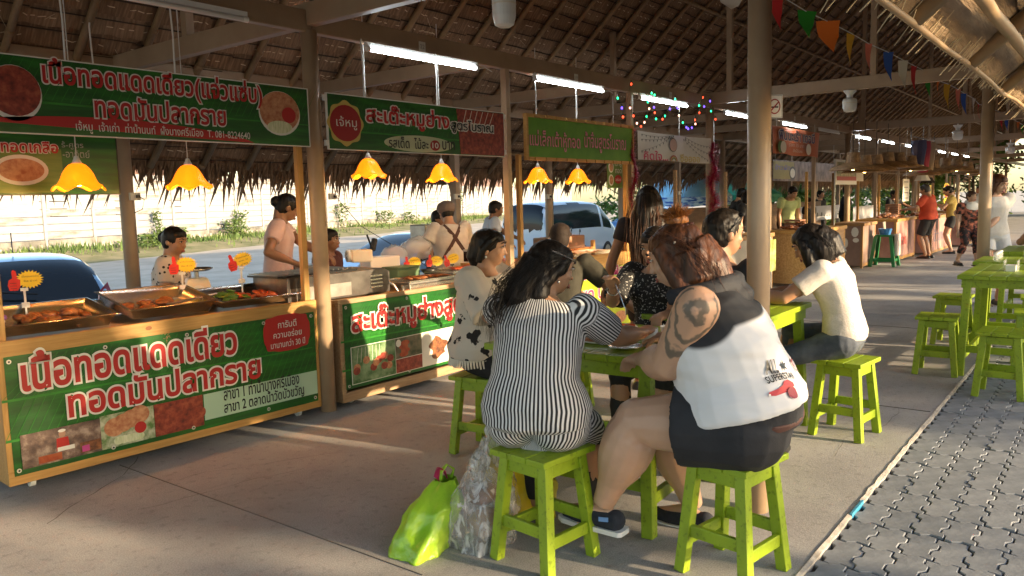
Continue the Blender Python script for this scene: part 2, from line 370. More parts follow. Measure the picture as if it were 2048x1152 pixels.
for t, off, h, wd, n in ((6.6, .4, 1.7, .45, 150), (8.0, .5, .8, .9, 220), (12.5, .7, 1.1, 1.2, 330), (13.6, .5, 1.6, .7, 200), (26, .5, 1.9, .9, 220), (33, .6, 1.2, 1.6, 300), (38, .6, 1.0, 1.4, 240), (52, .4, 3.6, .6, 200), (4, 2.2, .6, 1.6, 300)):
    weed(t, off, h, wd, n, LWD)
# roofs of houses beyond the wall
for i, (t, L, zt, c, lab) in enumerate(((2, 20, 6.2, (.22, .12, .08), 'low house with a dull brown roof right behind the pale wall'), (36, 26, 6.4, (.34, .20, .12), 'long low shed with a rusty tan roof behind the pale wall'), (74, 30, 7.0, (.26, .16, .12), 'far shed with a faded brown roof beyond the wall end'))):
    h = thing('house', lab, 'house', fp(t, -9)); h.rotation_euler = (0, 0, rzw)
    q = MB(); q.bb(0, L, 0, 6, -.3, 3.6); q.build('wall', mat('house_wall', (.5, .46, .4), (.6, .56, .5), scale=1, rough=.9), h)
    q = MB(); q.prism([(-.7, 3.5), (3, zt), (6.7, 3.5), (6.6, 3.35), (3, zt - .18), (-.6, 3.35)], -.5, L + .5, f=lambda p: V((p.y, p.x, p.z))); q.build('roof', mat('house_roof_%d' % i, tuple(x * .8 for x in c), c, scale=1.2, stretch=(8, 1, 1), rough=.9, bump=.4), h)
    for k in range(4):
        q = MB(); xk = L * (k + .5) / 4; q.bb(xk - .6, xk + .6, -.04, .0, 1.2, 2.6); q.build('window', GLASS, h)
# ================================================================ pavilion over the stalls
ROOF_T = .913; RY, RZ = 4.34, 5.707; EY, EZ = 8.4, 2.0; FY = .62; FZ = RZ - ROOF_T * (RY - FY)
def zback(y): return EZ + ROOF_T * (EY - y)
def zfront(y): return RZ - ROOF_T * (RY - y)
pav = thing('market_pavilion', 'long open market pavilion with tan steel columns and a brown thatched roof', 'pavilion')
def column(x, y, r, top, m=PAINTL, n=20, name='column'):
    q = MB(); q.tube([(0, 0, 0), (0, 0, top)], r, n); o = q.build(name, m, pav, loc=(x, y, 0), smooth=False)
    for p in o.data.polygons: p.use_smooth = len(p.vertices) == 4
    return o
FRX = [3.72, 10.6, 17.6, 24.6, 31.6, 38.6, 45.6]
MIDX = [5.97, 8.33, 12.95, 15.3, 20.0, 22.3, 27, 29.3]
A_COL = G(1514, 1020)
for i, x in enumerate([-3.2] + FRX):
    column(x, 4.62, .058, 2.74, PAINTL)
    column(A_COL.x if i == 1 else x, A_COL.y if i == 1 else 1.27, .052 if i == 1 else .066, 2.78, PAINTL)
    column(x, 7.37, .065, 2.80, PAINT)
for x in [1.1] + MIDX:
    q = MB(); q.bb(-.032, .032, -.032, .032, 0, 2.73); bevel(q.build('post', PAINTL, pav, loc=(x, 4.62, 0)), .006)
    q = MB(); q.bb(-.05, .05, -.05, .05, 0, 2.75); bevel(q.build('post', PAINT, pav, loc=(x, 7.37, 0)), .006)
def beam(p, q_, w_, h_, name='beam', m=PAINT):
    s = MB(); s.bar(p, q_, w_, h_); return bevel(s.build(name, m, pav), .006)
for y, z in ((4.62, 2.80), (1.29, 2.84), (7.37, 2.84)):
    xs = [-3.3] + [(a + c) / 2 for a, c in zip(FRX, FRX[1:])] ; xs = [-3.3] + FRX + [55]
    for a, c in zip(xs, xs[1:]): beam((a + .002, y, z), (c - .002, y, z), .07, .15, 'beam')
for x in [-3.2] + FRX:
    beam((x, .75, 2.845), (x, 7.75, 2.845), .082, .156, 'tie_beam')
    for y in (2.5, 4.33, 6.15):
        zt = min(zback(y), zfront(y)) - .08; beam((x, y, 2.92), (x, y, zt), .075, .075, 'strut')
for x in [1.1] + MIDX: beam((x, 4.66, 2.835), (x, 7.72, 2.835), .07, .13, 'tie_beam')
roof = bpy.data.objects.new('roof', None); COL.objects.link(roof); roof.parent = pav
ang = math.atan(ROOF_T)
X0R, X1R = -3.0, 62.0
ry = 3.36 - .57 * 11
rafm = MB(); 
for k in range(200):
    x = ry + .57 * k
    if x > 58: break
    q = MB(); jit = random.uniform(-.03, .03); r0 = random.uniform(.031, .042)
    q.tube([(x + jit, EY - .1, zback(EY - .1) - .105), (x - jit, (EY + RY) / 2, zback((EY + RY) / 2) - .105), (x, RY, RZ - .105)], [r0, r0 * .95, r0 * .85], 7)
    for s_ in range(5):
        t = (s_ + random.random() * .6) / 5; y = EY - .1 + (RY - EY) * t; q.tube([(x, y, zback(y) - .105), (x, y - .03, zback(y - .03) - .105)], r0 * 1.12, 7)
    o = q.build('rafter', BAMBOO, roof, smooth=True)
    if k % 2 == 0 or x < 12:
        q = MB(); q.tube([(x, FY + .05, zfront(FY + .05) - .075), (x, RY, RZ - .075)], .035, 6); q.build('rafter', BAMBOO, roof, smooth=True)
for y, sgn in ((7.95, 1), (6.7, 1), (5.5, 1), (3.2, -1), (2.0, -1), (1.0, -1)):
    zz = (zback(y) if sgn > 0 else zfront(y)) - .135; s = MB(); s.tube([(X0R, y, zz), (58, y, zz)], .03, 7); s.build('purlin', BAMBOO, roof, smooth=True)
THATCH = mat('thatch', (.12, .064, .034), (.38, .225, .125), scale=7, detail=8, stretch=(6, .5, 1), rough=.9, bump=.5, bscale=9, bstretch=(12, .6, 1), lo=.3, hi=.75, c3=(.22, .125, .065))
THATCH2 = mat('thatch_light', (.16, .09, .046), (.42, .26, .15), scale=7, detail=8, stretch=(6, .5, 1), rough=.9, bump=.5, bscale=9, bstretch=(12, .6, 1), lo=.3, hi=.75)
CW, CLEN = .205, 2.28
def thatch_panel(m, seed):
    rr = random.Random(seed); q = MB(); n = 26
    for i in range(n + 1):
        x = CLEN * i / n; j = rr.uniform(-.018, .012); k = rr.uniform(-.007, .007)
        q.v += [(x, -.01 + j, -.045 + k), (x, CW * .5, -.026 + rr.uniform(-.006, .006)), (x, CW + .03, .008), (x, -.01 + j, -.012 + k)]
    for i in range(n):
        a = i * 4
        for u, v_ in ((0, 1), (1, 2), (3, 0)): q.f.append((a + u, a + 4 + u, a + 4 + v_, a + v_)); q.mi.append(0)
    return q.build('thatch_panel', m, roof)
TP = [thatch_panel(THATCH if i % 3 else THATCH2, i) for i in range(7)]
used = [False] * 7; NC = int(5.5 / CW) + 1; pc = 0; restv = MB()
for c in range(NC):
    sl = c * CW; y = EY - sl * cos(ang); z = EZ + sl * sin(ang)
    if y < RY: break
    for i in range(28):
        x = X0R + i * CLEN + (c % 2) * .6 - .6
        k = random.randrange(7); r = (ang + random.uniform(-.02, .02), 0, pi)   # local y runs up the slope
        Mx = Matrix.Translation((x + CLEN, y, z)) @ Matrix.Rotation(pi, 4, 'Z') @ Matrix.Rotation(ang, 4, 'X')
        if x < 22 and pc < 298:
            o = TP[k] if not used[k] else share(TP[k], 'thatch_panel', roof, (0, 0, 0)); used[k] = True; o.matrix_local = Mx; pc += 1
        else: restv.add([Mx @ V(v) for v in TP[k].data.vertices.values() and [vv.co for vv in TP[k].data.vertices]], [tuple(p.vertices) for p in TP[k].data.polygons])
ro = restv.build('thatch_field', THATCH, roof); ro['kind'] = 'stuff'
fr = MB()   # front slope
for c in range(22):
    sl = c * CW; y = FY + sl * cos(ang); z = FZ + sl * sin(ang)
    if y > RY: break
    for i in range(25):
        xa, xb = X0R + i * 2.6, X0R + (i + 1) * 2.6
        fr.add([(xa, y - .01, z - .034), (xb, y - .01, z - .034), (xb, y + CW * cos(ang), z + CW * sin(ang) + .01), (xa, y + CW * cos(ang), z + CW * sin(ang) + .01)], [(0, 1, 2, 3)])
fo = fr.build('thatch_front_slope', THATCH, roof); fo['kind'] = 'stuff'
# a second skin above so that no light leaks through
q = MB(); q.quad((X0R - 1, EY + .12, EZ - .02), (X1R, EY + .12, EZ - .02), (X1R, RY, RZ + .1), (X0R - 1, RY, RZ + .1)); q.quad((X0R - 1, FY - .1, FZ - .02), (X1R, FY - .1, FZ - .02), (X1R, RY, RZ + .11), (X0R - 1, RY, RZ + .11))
o = q.build('thatch_topcoat', THATCH2, roof); o['kind'] = 'stuff'
# pale stitches that tie the thatch
stm = mat('thatch_stitch', (.66, .50, .32), rough=.8); st = MB()
for c in range(1, NC):
    sl = c * CW + .09; y = EY - sl * cos(ang); z = EZ + sl * sin(ang) - .042
    if y < RY: break
    x = X0R
    while x < 16:
        x += random.uniform(.05, .14); L = random.uniform(.03, .075); t = random.uniform(-.006, .006)
        if random.random() < .35: continue
        st.add([(x, y + t, z - .006 - t), (x + L, y - t, z - .006 + t), (x + L, y - t - .008, z + .001 + t), (x, y + t - .008, z + .001 - t)], [(0, 1, 2, 3)])
    for i in range(10):
        x = random.uniform(X0R, 16); L = random.uniform(.06, .22); a = random.uniform(-1.2, 1.2); st.tube([(x, y, z - .02), (x + L * cos(a), y - L * sin(a) * .7, z - .04 + L * sin(a) * .64)], .002, 3, cap=False)
bt = MB(); rb = random.Random(12)      # dark strips that stand in for the shadow gap at each course
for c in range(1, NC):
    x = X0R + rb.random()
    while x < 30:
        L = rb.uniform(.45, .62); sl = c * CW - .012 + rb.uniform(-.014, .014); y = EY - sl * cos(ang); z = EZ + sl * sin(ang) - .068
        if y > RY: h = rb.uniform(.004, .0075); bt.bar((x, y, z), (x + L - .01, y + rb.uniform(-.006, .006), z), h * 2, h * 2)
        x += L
bo = bt.build('thin_strip', mat('course_shade', (.05, .028, .016), rough=.9), roof); bo['kind'] = 'stuff'
so = st.build('stitching', stm, roof); so['kind'] = 'stuff'
# frayed eave
def fringe(x0, x1, y, z, lmin, lmax, step, m, parent, outw=.5, name='eave_fringe', seed=1, lean=.0):
    rr = random.Random(seed); q = MB(); x = x0
    while x < x1:
        x += step * rr.uniform(.4, 1.6); cl = .5 + .5 * NZ.noise((x * 2.6, seed, 0)); L = (lmin + (lmax - lmin) * rr.random() ** 2.2) * (.55 + .9 * cl)
        wv = rr.uniform(.006, .017) * (1 + L); dx = rr.uniform(-.45, .45) * L + lean * L; o = rr.uniform(.15, outw) * L; zz = z + rr.uniform(-.02, .04); yy = y + rr.uniform(-.06, .03)
        q.add([(x - wv, yy, zz), (x + wv, yy, zz), (x + dx * .5 + wv * .7, yy + o * .6, zz - L * .5), (x + dx, yy + o * .8, zz - L), (x + dx * .5 - wv * .7, yy + o * .6, zz - L * .5)], [(0, 1, 2, 3, 4)])
    o = q.build(name, m, parent); o['kind'] = 'stuff'; return o
fringe(-3, 55, EY + .02, EZ + .0, .10, .52, .011, THATCH, roof, seed=2)
fringe(-3, 55, EY - .08, EZ + .06, .10, .34, .007, THATCH, roof, seed=5)
fringe(-3, 55, FY - .02, FZ, .06, .3, .014, THATCH, roof, outw=-.4, seed=3)
# ================================================================ the other roof, at the paving side
op = thing('lean_to_roof', 'pale thatched lean-to roof with frayed eave and bamboo poles over the grey paving', 'roof')
OY, OZ, OX0, OX1 = .5, 2.0, -4.0, 13.0
def zo(y): return OZ + .80 * (OY - y)
def opy(d): return OY - d
THL = mat('lean_to_thatch', (.15, .095, .05), (.34, .235, .135), scale=6, detail=8, stretch=(.7, 5, 1), rough=.9, bump=.6, bscale=9, bstretch=(.6, 10, 1), lo=.3, hi=.72)
nrow = 16
for c in range(nrow):
    q = MB(); ya, yb = OY - c * .19, OY - (c + 1) * .19 - .03; n = 60; rr = random.Random(c)
    for i in range(n + 1):
        x = OX0 + (OX1 - OX0) * i / n; q.v += [(x, ya + rr.uniform(-.02, .02), zo(ya) - .03 + rr.uniform(-.01, .01)), (x, yb, zo(yb) + .01)]
    for i in range(n): q.f.append((2 * i, 2 * i + 2, 2 * i + 3, 2 * i + 1)); q.mi.append(0)
    q.build('thatch_course', THL, op)
q = MB(); q.quad((OX0, OY + .03, zo(OY) + .05), (OX1, OY + .03, zo(OY) + .05), (OX1, OY - 3.1, zo(OY - 3.1) + .07), (OX0, OY - 3.1, zo(OY - 3.1) + .07)); q.build('thatch_topcoat', THL, op)
BAML = mat('pale_bamboo', (.24, .145, .065), (.34, .22, .105), scale=5, rough=.5)
for d, r in ((.02, .009), (.15, .020), (.34, .022), (.9, .03), (1.8, .04), (2.9, .04)):
    q = MB(); y = OY - d; zz = zo(y) - .05 - r
    pts = [(OX0 + (OX1 - OX0) * i / 34, y + .006 * sin(i * 2.3), zz + .006 * cos(i * 1.7)) for i in range(35)]
    q.tube(pts, [r * (1.14 if i % 2 else 1) for i in range(35)], 8); q.build('bamboo_pole', BAML, op, smooth=True)
for x in range(-3, 13):
    q = MB(); q.tube([(x + .45, OY - .02, zo(OY) - .03), (x + .45, OY - 3.0, zo(OY - 3.0) - .03)], .03, 7); q.build('rafter', BAML, op, smooth=True)
for x in (-3, 1.2, 12.4):
    for y in (-.55, -2.45): q = MB(); q.tube([(x, y, -.06), (x, y, zo(y) - .03)], .05, 10); q.build('post', BAML, op, smooth=True)
stk = MB(); rr = random.Random(9); x = OX0
while x < OX1:
    x += rr.uniform(.02, .07); L = rr.choice([.02, .03, .03, .04, .05, .06, .10]) * rr.uniform(.7, 1.2); y = OY + rr.uniform(-.03, .02); a = rr.uniform(-.9, .9)
    stk.tube([(x, y - .03, OZ + .01), (x + L * a * .6, y + L * .55, OZ - .015 - L * .75)], rr.uniform(.0012, .0022), 4)
    if rr.random() < .5: stk.tube([(x, y, OZ - .05), (x + L * .4 * a, y - L * .6, OZ + L * .35 - .02)], .0013, 4)
so = stk.build('eave_fringe', mat('straw', (.52, .40, .24), rough=.8), op); so['kind'] = 'stuff'
lt = thing('fluorescent_light', 'unlit white tube tied under a pale bamboo pole of the lean-to roof', 'light', (0, 0, 0))
q = MB(); ly = OY - .42; q.tube([(2.9, ly, zo(ly) - .10), (3.9, ly, zo(ly) - .10)], .02, 10); q.build('tube', WHITE, lt, smooth=True)
for x in (2.9, 3.86): q = MB(); q.tube([(x, ly, zo(ly) - .10), (x + .04, ly, zo(ly) - .10)], .0225, 10); q.build('end_cap', WHITE, lt)
q = MB(); q.tube([(3.5, ly, zo(ly) - .12), (3.5, ly + .02, zo(ly) - .05), (3.5, ly + .03, zo(ly) + .02)], .004, 5); q.build('strap', BLACKP, lt)
# ================================================================ unseen trees added to dapple the low sun, and shrubs beyond the far stalls
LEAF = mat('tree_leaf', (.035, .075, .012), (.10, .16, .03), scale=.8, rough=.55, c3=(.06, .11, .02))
LEAFB = mat('bright_shrub_leaf', (.06, .13, .015), (.20, .30, .05), scale=.7, rough=.5, c3=(.11, .20, .03))  # brighter green leaf colour for the shrubs
BARK = mat('bark', (.07, .05, .035), (.16, .12, .08), scale=9, rough=.95, bump=.5)
def tree(x, y, z0, h, r, n, label, group, leaf=LEAF, ls=.16, low=.35, seed=0, cat='tree', clumps=26):
    rr = random.Random(seed); t = thing('tree' if cat == 'tree' else 'shrub', label, cat, (x, y, z0), 0, group)
    q = MB(); q.tube([(0, 0, 0), (.1, .05, h * .3), (0, .1, h * .62), (.1, 0, h * .9)], [.16 * h / 6, .12 * h / 6, .07 * h / 6, .02], 8)
    for k in range(7):
        a = rr.uniform(0, 6.28); zz = h * rr.uniform(.25, .6); q.tube([(.05, .05, zz), (cos(a) * r * .45, sin(a) * r * .45, zz + h * .12), (cos(a) * r * .85, sin(a) * r * .85, zz + h * .22)], [.06 * h / 6, .04 * h / 6, .012], 5)
    q.build('trunk', BARK, t, smooth=True); q = MB(); cs = []
    for k in range(clumps):
        a = rr.uniform(0, 6.28); u = rr.random() ** .5; zz = low + (1 - low) * rr.random(); rad = r * (1 - .45 * abs(zz - .6) / .6); cs.append((V((cos(a) * u * rad, sin(a) * u * rad, zz * h)), rr.uniform(.25, .5) * r * .62))
    for i in range(n):
        c, s = cs[i % clumps]; p = c + V((rr.gauss(0, .5), rr.gauss(0, .5), rr.gauss(0, .42))) * s
        u = V((rr.gauss(0, 1), rr.gauss(0, 1), rr.gauss(0, .7))).normalized(); v_ = u.cross(V((rr.gauss(0, 1), rr.gauss(0, 1), rr.gauss(0, 1)))).normalized(); k = ls * rr.uniform(.6, 1.4)
        q.add([p - u * k, p + v_ * k * .42, p + u * k, p - v_ * k * .42], [(0, 1, 2, 3)])
    q.build('crown', leaf, t); return t
for i, (x, y, h, r, n) in enumerate(((-6, -15, 7.0, 3.0, 2300), (-1.2, -16.5, 7.2, 2.7, 2300), (2.6, -15, 6.6, 2.2, 1700), (6.0, -15.3, 6.9, 1.25, 1500), (10.3, -16.5, 7.4, 1.9, 1700), (14.0, -15.5, 6.8, 2.3, 1900), (18, -16.5, 7.2, 2.6, 2200), (23, -17, 7, 3.0, 2000), (28.5, -16, 7, 3.2, 2000))):
    tree(x, y, LOT, h, r, n, 'unseen leafy tree added beyond the grey paving to dapple the sun', 'unseen trees added to dapple the sun', ls=.20, low=.66 if i == 3 else .22, seed=i + 10)  # crowns spaced and raised to shade the sitters yet light the stools
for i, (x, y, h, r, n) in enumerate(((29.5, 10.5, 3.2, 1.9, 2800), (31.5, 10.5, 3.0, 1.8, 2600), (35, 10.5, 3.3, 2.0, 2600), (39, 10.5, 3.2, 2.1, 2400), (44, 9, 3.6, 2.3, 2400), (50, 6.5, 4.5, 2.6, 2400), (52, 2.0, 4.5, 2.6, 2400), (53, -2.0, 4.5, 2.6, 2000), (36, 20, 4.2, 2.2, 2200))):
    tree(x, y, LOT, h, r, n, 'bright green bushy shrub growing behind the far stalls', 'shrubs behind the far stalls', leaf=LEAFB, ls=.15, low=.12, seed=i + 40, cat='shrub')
# ================================================================ lamps on the beam
def fluo(x, lit=True, y=4.545, z=2.672, L=1.3, label='', num=None):
    t = thing('fluorescent_light', label, 'light', (x, y, z), 0, None)
    q = MB(); q.bb(0, L, -.004, .022, .018, .05); q.build('thin_strip', WHITE, t)
    q = MB(); q.tube([(.035, 0, 0), (L - .035, 0, 0)], .017, 12); q.build('tube', TUBE if lit else WHITE, t, smooth=True)
    for a in (0, L - .035): q = MB(); q.tube([(a, 0, 0), (a + .035, 0, 0)], .0195, 12); q.build('end_cap', WHITE, t)
    if lit: q = MB(); q.tube([(L, 0, 0), (L + .12, .01, .02), (L + .22, .02, .0)], .004, 5); q.build('cable', WIRE, t)
    return t
LBL = {4.19: 'lit tube on the beam above the skewer stall sign', 6.33: 'lit tube on the beam above the fried tofu sign with wooden frame', 8.43: 'lit tube among coloured fairy lights on the beam', 10.93: 'lit tube on the beam just beyond the fairy lights', 13.3: 'lit tube above the orange banner', 15.35: 'dark unlit tube on the beam past the orange banner'}
for x in (4.19, 6.33, 8.43, 10.93, 13.3, 15.35, 17.8, 20.1, 22.6, 24.8, 27.2, 29.5, 32.0):
    t = fluo(x, x != 15.35, label=LBL.get(x, 'lit tube in the row on the beam above the far stalls'))
    if x > 16: t['group'] = 'lit tubes above the far stalls'
p = PY(495, 40, 4.52); fluo(p.x - 1.3, False, 4.52, p.z, label='unlit white tube under the beam above the fried meat stall sign')
# stall number cards on the beam
nc = mat('number_card', (.62, .58, .5), rough=.6)
for px, py, s, n in ((845, 93, .075, '22'), (1153, 155, .07, '19'), (1342, 190, .07, '17'), (1495, 217, .07, '15'), (1590, 237, .07, '13'), (1676, 255, .07, '11')):
    p = PY(px, py, 4.58); t = thing('number_card', 'small white card numbered %s on the beam %s' % (n, {'22':'over the skewer sign','19':'over the lime board','17':'over the white cloth banner','15':'past the fairy lights','13':'over the orange banner','11':'by the unlit tube'}[n]), 'card', (p.x, 4.582, p.z))
    q = MB(); q.bb(-s / 2, s / 2, 0, .003, -s / 2, s / 2); q.build('card', nc, t); text(t, n, mat('pencil_grey', (.25, .22, .2), rough=.7), -s * .33, s * .33, -s * .22, s * .22, -.001)
q = MB(); a = PY(957, 102, 4.6); c = PY(1008, 112, 4.6); q.tube([a, (a + c) / 2, c], .014, 8); tag(q.build('conduit', mat('yellow_conduit', (.40, .30, .04), rough=.4), smooth=True), 'short yellow conduit lying on the beam by a post', 'conduit')
# ================================================================ hanging signs
def frame_on(o, label, cat='sign', name='hanging_sign', rz=0): return thing(name, label, cat, o, rz)
class Plane:
    """maps photo pixels to a panel's own x, z"""
    def __init__(s, O, rz=0): s.O = V(O); s.d = V((cos(rz), sin(rz), 0)); s.n = V((sin(rz), -cos(rz), 0))
    def __call__(s, x, y):
        r = ray(x, y); t = (s.O - EYE).dot(s.n) / r.dot(s.n); p = EYE + r * t - s.O; return p.dot(s.d), p.z
def tbox(pl, l, r):
    """text box from left edge (x, ytop, ybottom) and right edge"""
    x0, zt0 = pl(l[0], l[1]); _, zb0 = pl(l[0], l[2]); x1, zt1 = pl(r[0], r[1]); _, zb1 = pl(r[0], r[2])
    return x0, x1, (zb0 + zb1) / 2, (zt0 + zt1) / 2
SY = 4.555
def rods(parent, xs, z0, z1, y=.012):
    for x in xs: q = MB(); q.tube([(x, y, z0), (x + .004, y, (z0 + z1) / 2), (x - .004, y, z1 - .03), (x, y, z1)], .005, 6); q.build('hanger_wire', WIRE, parent)
def panel(parent, w, h, m, th=.015, edge=SWHITE):
    q = MB(); q.bb(0, w, 0, th, 0, h); q.build('panel', m, parent)
    q = MB(); e = .006
    for a in ((0, w, -.003, th + .002, -e, 0), (0, w, -.003, th + .002, h, h + e), (-e, 0, -.003, th + .002, -e, h + e), (w, w + e, -.003, th + .002, -e, h + e)): q.bb(*a)
    q.build('edge', edge, parent)
LEAFRIB = mat('leaf_rib_print', (.03, .26, .022), (.015, .16, .014), scale=9, stretch=(1, 1, 6), rough=.35)
def leafribs(parent, w, h, z0, n, y=-.0012):
    b = MB()
    for i in range(n):
        x = w * i / n; b.add([(x, y, z0), (x + .004, y, z0), (x + .10 * h / .3, y, min(h, z0 + .6 * h)), (x + .10 * h / .3 - .002, y, min(h, z0 + .6 * h))], [(0, 1, 2, 3)])
    b.add([(0, y, z0 - .012), (w, y, z0 - .03), (w, y, z0 - .022), (0, y, z0 + .002)], [(0, 1, 2, 3)])
    b.build('leaf_print', LEAFRIB, parent)
# --- sign 1
P1 = Plane((1.50, SY, 1.93)); s1 = frame_on((1.50, SY, 1.93), 'green banner sign with large red lettering above the fried meat stall')
W1, H1 = 3.625 - 1.50, .39; panel(s1, W1, H1, SIGNG); leafribs(s1, W1, H1, .17, 44)
x0, zb = P1(0, 300); xe, zt = P1(312, 243); xr, _ = P1(507, 268)
o_ = [(0.02, .002)] + [(.02 + (xr - .02) * i / 24, .005 + (zt - .005) * sin(pi * (.12 + .88 * i / 24)) ** .7 if i < 24 else .005) for i in range(25)]
flat(s1, 'red_band', o_[1:] + [(xr - .03, .004)], -.002, RED)
text(s1, 'เนื้อทอดแดดเดียว(แจ่วแซ่บ)', RED, *tbox(P1, (82, 124, 178), (520, 158, 216)), -.006, .025, SWHITE, .05)
text(s1, 'ทอดมันปลากราย', RED, *tbox(P1, (187, 192, 238), (448, 210, 248)), -.006, .025, SWHITE, .05)
text(s1, 'เจ้หมู  เจ้าเก่า  ท่าน้ำนนท์  ฝั่งบางศรีเมือง  T. 081-8224640', SWHITE, *tbox(P1, (150, 246, 272), (498, 258, 279)), -.0075, .004)
for (cx_, cy_, rx_, ry_, m_) in ((28, 186, 55, 56, MEAT), (559, 227, 40, 44, CHICK)):
    c = P1(cx_, cy_); r1 = P1(cx_ + rx_, cy_)[0] - c[0]; r2 = c[1] - P1(cx_, cy_ + ry_)[1]
    flat(s1, 'plate_print', ellipse(c[0], c[1], r1, r2), -.002, SWHITE); flat(s1, 'food_print', ellipse(c[0], c[1] + r2 * .08, r1 * .96, r2 * .9), -.0045, m_)
    if m_ is CHICK: flat(s1, 'food_print', ellipse(c[0] - r1 * .05, c[1] - r2 * .62, r1 * .6, r2 * .28), -.007, EGG); flat(s1, 'food_print', ellipse(c[0] + r1 * .42, c[1] - r2 * .05, r1 * .34, r2 * .36), -.007, RED)
rods(s1, [P1(132, 118)[0], P1(352, 145)[0]], H1, 2.76 - 1.93)
# --- smaller board hanging behind, left
P0 = Plane((1.55, 5.35, 1.63)); s0 = frame_on((1.55, 5.35, 1.63), 'dark green printed board with a fried food plate hung behind the red lettered sign')
xr0 = P0(232, 300)[0]; zt0 = .44; panel(s0, xr0, zt0, SIGNG, edge=SBLACK); xm = P0(125, 340)[0]
flat(s0, 'pale_leaf_print', rect(.01, xm, .01, .28), -.002, mat('olive_leaf_print', (.10, .20, .02), (.18, .26, .04), scale=4, stretch=(1, 1, 8), rough=.4))
text(s0, 'ทอดเกลือ', RED, *tbox(P0, (0, 282, 306), (113, 280, 304)), -.006, .02, SWHITE, .05)
c = P0(42, 340); flat(s0, 'plate_print', ellipse(c[0], c[1], .155, .093), -.0045, SWHITE); flat(s0, 'food_print', ellipse(c[0], c[1], .13, .07), -.007, CHICK)
text(s0, 'ร้-ศูตร', mat('pale_script', (.38, .45, .42), rough=.5), *tbox(P0, (122, 285, 300), (165, 281, 298)), -.004, .0); text(s0, '-อาทิตย์', MATS['pale_script'], *tbox(P0, (124, 302, 316), (178, 299, 315)), -.004, 0)
rods(s0, [.1, xr0 - .1], zt0, 1.1)
# --- sign 2
P2 = Plane((3.80, SY, 1.92)); s2 = frame_on((3.80, SY, 1.92), 'green banner sign with skewer photo and red oval seal above the skewer stall')
W2, H2 = 5.845 - 3.80, .39; panel(s2, W2, H2, SIGNG); leafribs(s2, W2, H2, .14, 34)
def z4(a, c): return 600 + .2257 * a, 80 + .2257 * c
def zt4(pl, l, r): return tbox(pl, (z4(l[0], l[1])[0], z4(0, l[1])[1], z4(0, l[2])[1]), (z4(r[0], r[1])[0], z4(0, r[1])[1], z4(0, r[2])[1]))
xa = P2(*z4(1390, 800))[0]; flat(s2, 'skewer_print', [(xa + .04, .005), (W2 - .004, .005), (W2 - .004, H2 - .005), (xa, H2 - .005), (xa + .02, .2)], -.002, MEAT)
for k in range(6): xx = xa + .06 + k * .075; flat(s2, 'skewer_print', [(xx, .22 + .01 * k), (xx + .008, .22 + .01 * k), (xx + .07, H2 - .008), (xx + .062, H2 - .008)], -.0032, CREAM, .001)
c = P2(*z4(402, 738)); flat(s2, 'seal_print', [(c[0] + .165 * (1 + .06 * cos(8 * a)) * cos(a), c[1] + .158 * (1 + .06 * cos(8 * a)) * sin(a)) for a in [2 * pi * k / 64 for k in range(64)]], -.002, GOLD)
flat(s2, 'seal_print', ellipse(c[0], c[1], .148, .132), -.0045, DRED); text(s2, 'เจ้หมู', SWHITE, *zt4(P2, (312, 665, 790), (495, 690, 800)), -.008, .0)
text(s2, 'สะเต๊ะหมูย่าง', RED, *zt4(P2, (578, 565, 760), (1310, 640, 835)), -.006, .025, SWHITE, .055)
text(s2, 'สูตรโบราณ', SBLACK, *zt4(P2, (1328, 700, 830), (1702, 738, 840)), -.009, .015, SWHITE, .09)
c = P2(*z4(1065, 922)); flat(s2, 'oval_print', ellipse(c[0], c[1], .40, .066, 40), -.002, mat('pale_oval_print', (.50, .56, .36), rough=.4))
text(s2, 'รสเด็ด  ไม้ละ', SBLACK, *zt4(P2, (780, 855, 950), (1130, 870, 970)), -.0075, .012); text(s2, 'บาท', SBLACK, *zt4(P2, (1255, 900, 970), (1365, 900, 978)), -.0075, .012)
c = P2(*z4(1194, 936)); flat(s2, 'price_disc', ellipse(c[0], c[1], .058, .043), -.0045, DRED); text(s2, '10', SWHITE, c[0] - .036, c[0] + .036, c[1] - .022, c[1] + .022, -.008, .02)
rods(s2, [P2(*z4(575, 500))[0], P2(*z4(1225, 590))[0]], H2, 2.74 - 1.92)
for zz in (.04, H2 - .03):
    for xx in (-.03, W2 + .005): q = MB(); q.bb(xx, xx + .025, -.004, .02, zz - .02, zz + .02); q.build('clip', WHITE, s2)
# --- sign 3, lime board in a slatted wooden frame
P3 = Plane((6.22, SY, 1.93)); s3 = frame_on((6.22, SY, 1.93), 'lime green board with pink lettering in a slatted wooden frame')
W3, H3 = 2.04, .375; q = MB(); q.bb(0, W3, 0, .02, 0, H3); q.build('panel', mat('lime_board', (.09, .27, .012), (.13, .33, .02), scale=5, rough=.5), s3)
for zz in (-.035, H3):
    for i in range(22): q = MB(); xx = W3 * i / 22; q.bb(xx + .004, xx + W3 / 22 - .004, -.012 - .006 * (i % 2), .03, zz + .002, zz + .034); q.build('slat', PINE, s3)
for xx in (-.03, W3): q = MB(); q.bb(xx, xx + .03, -.01, .03, -.035, H3 + .034); q.build('frame_side', PINE, s3)
def z6(a, c): return 1000 + .2257 * a, 200 + .2257 * c
def zt6(pl, l, r): return tbox(pl, (z6(l[0], l[1])[0], z6(0, l[1])[1], z6(0, l[2])[1]), (z6(r[0], r[1])[0], z6(0, r[1])[1], z6(0, r[2])[1]))
PINK = mat('print_pink', (.78, .30, .36), rough=.45); DPINK = mat('print_plum', (.16, .01, .04), rough=.45)
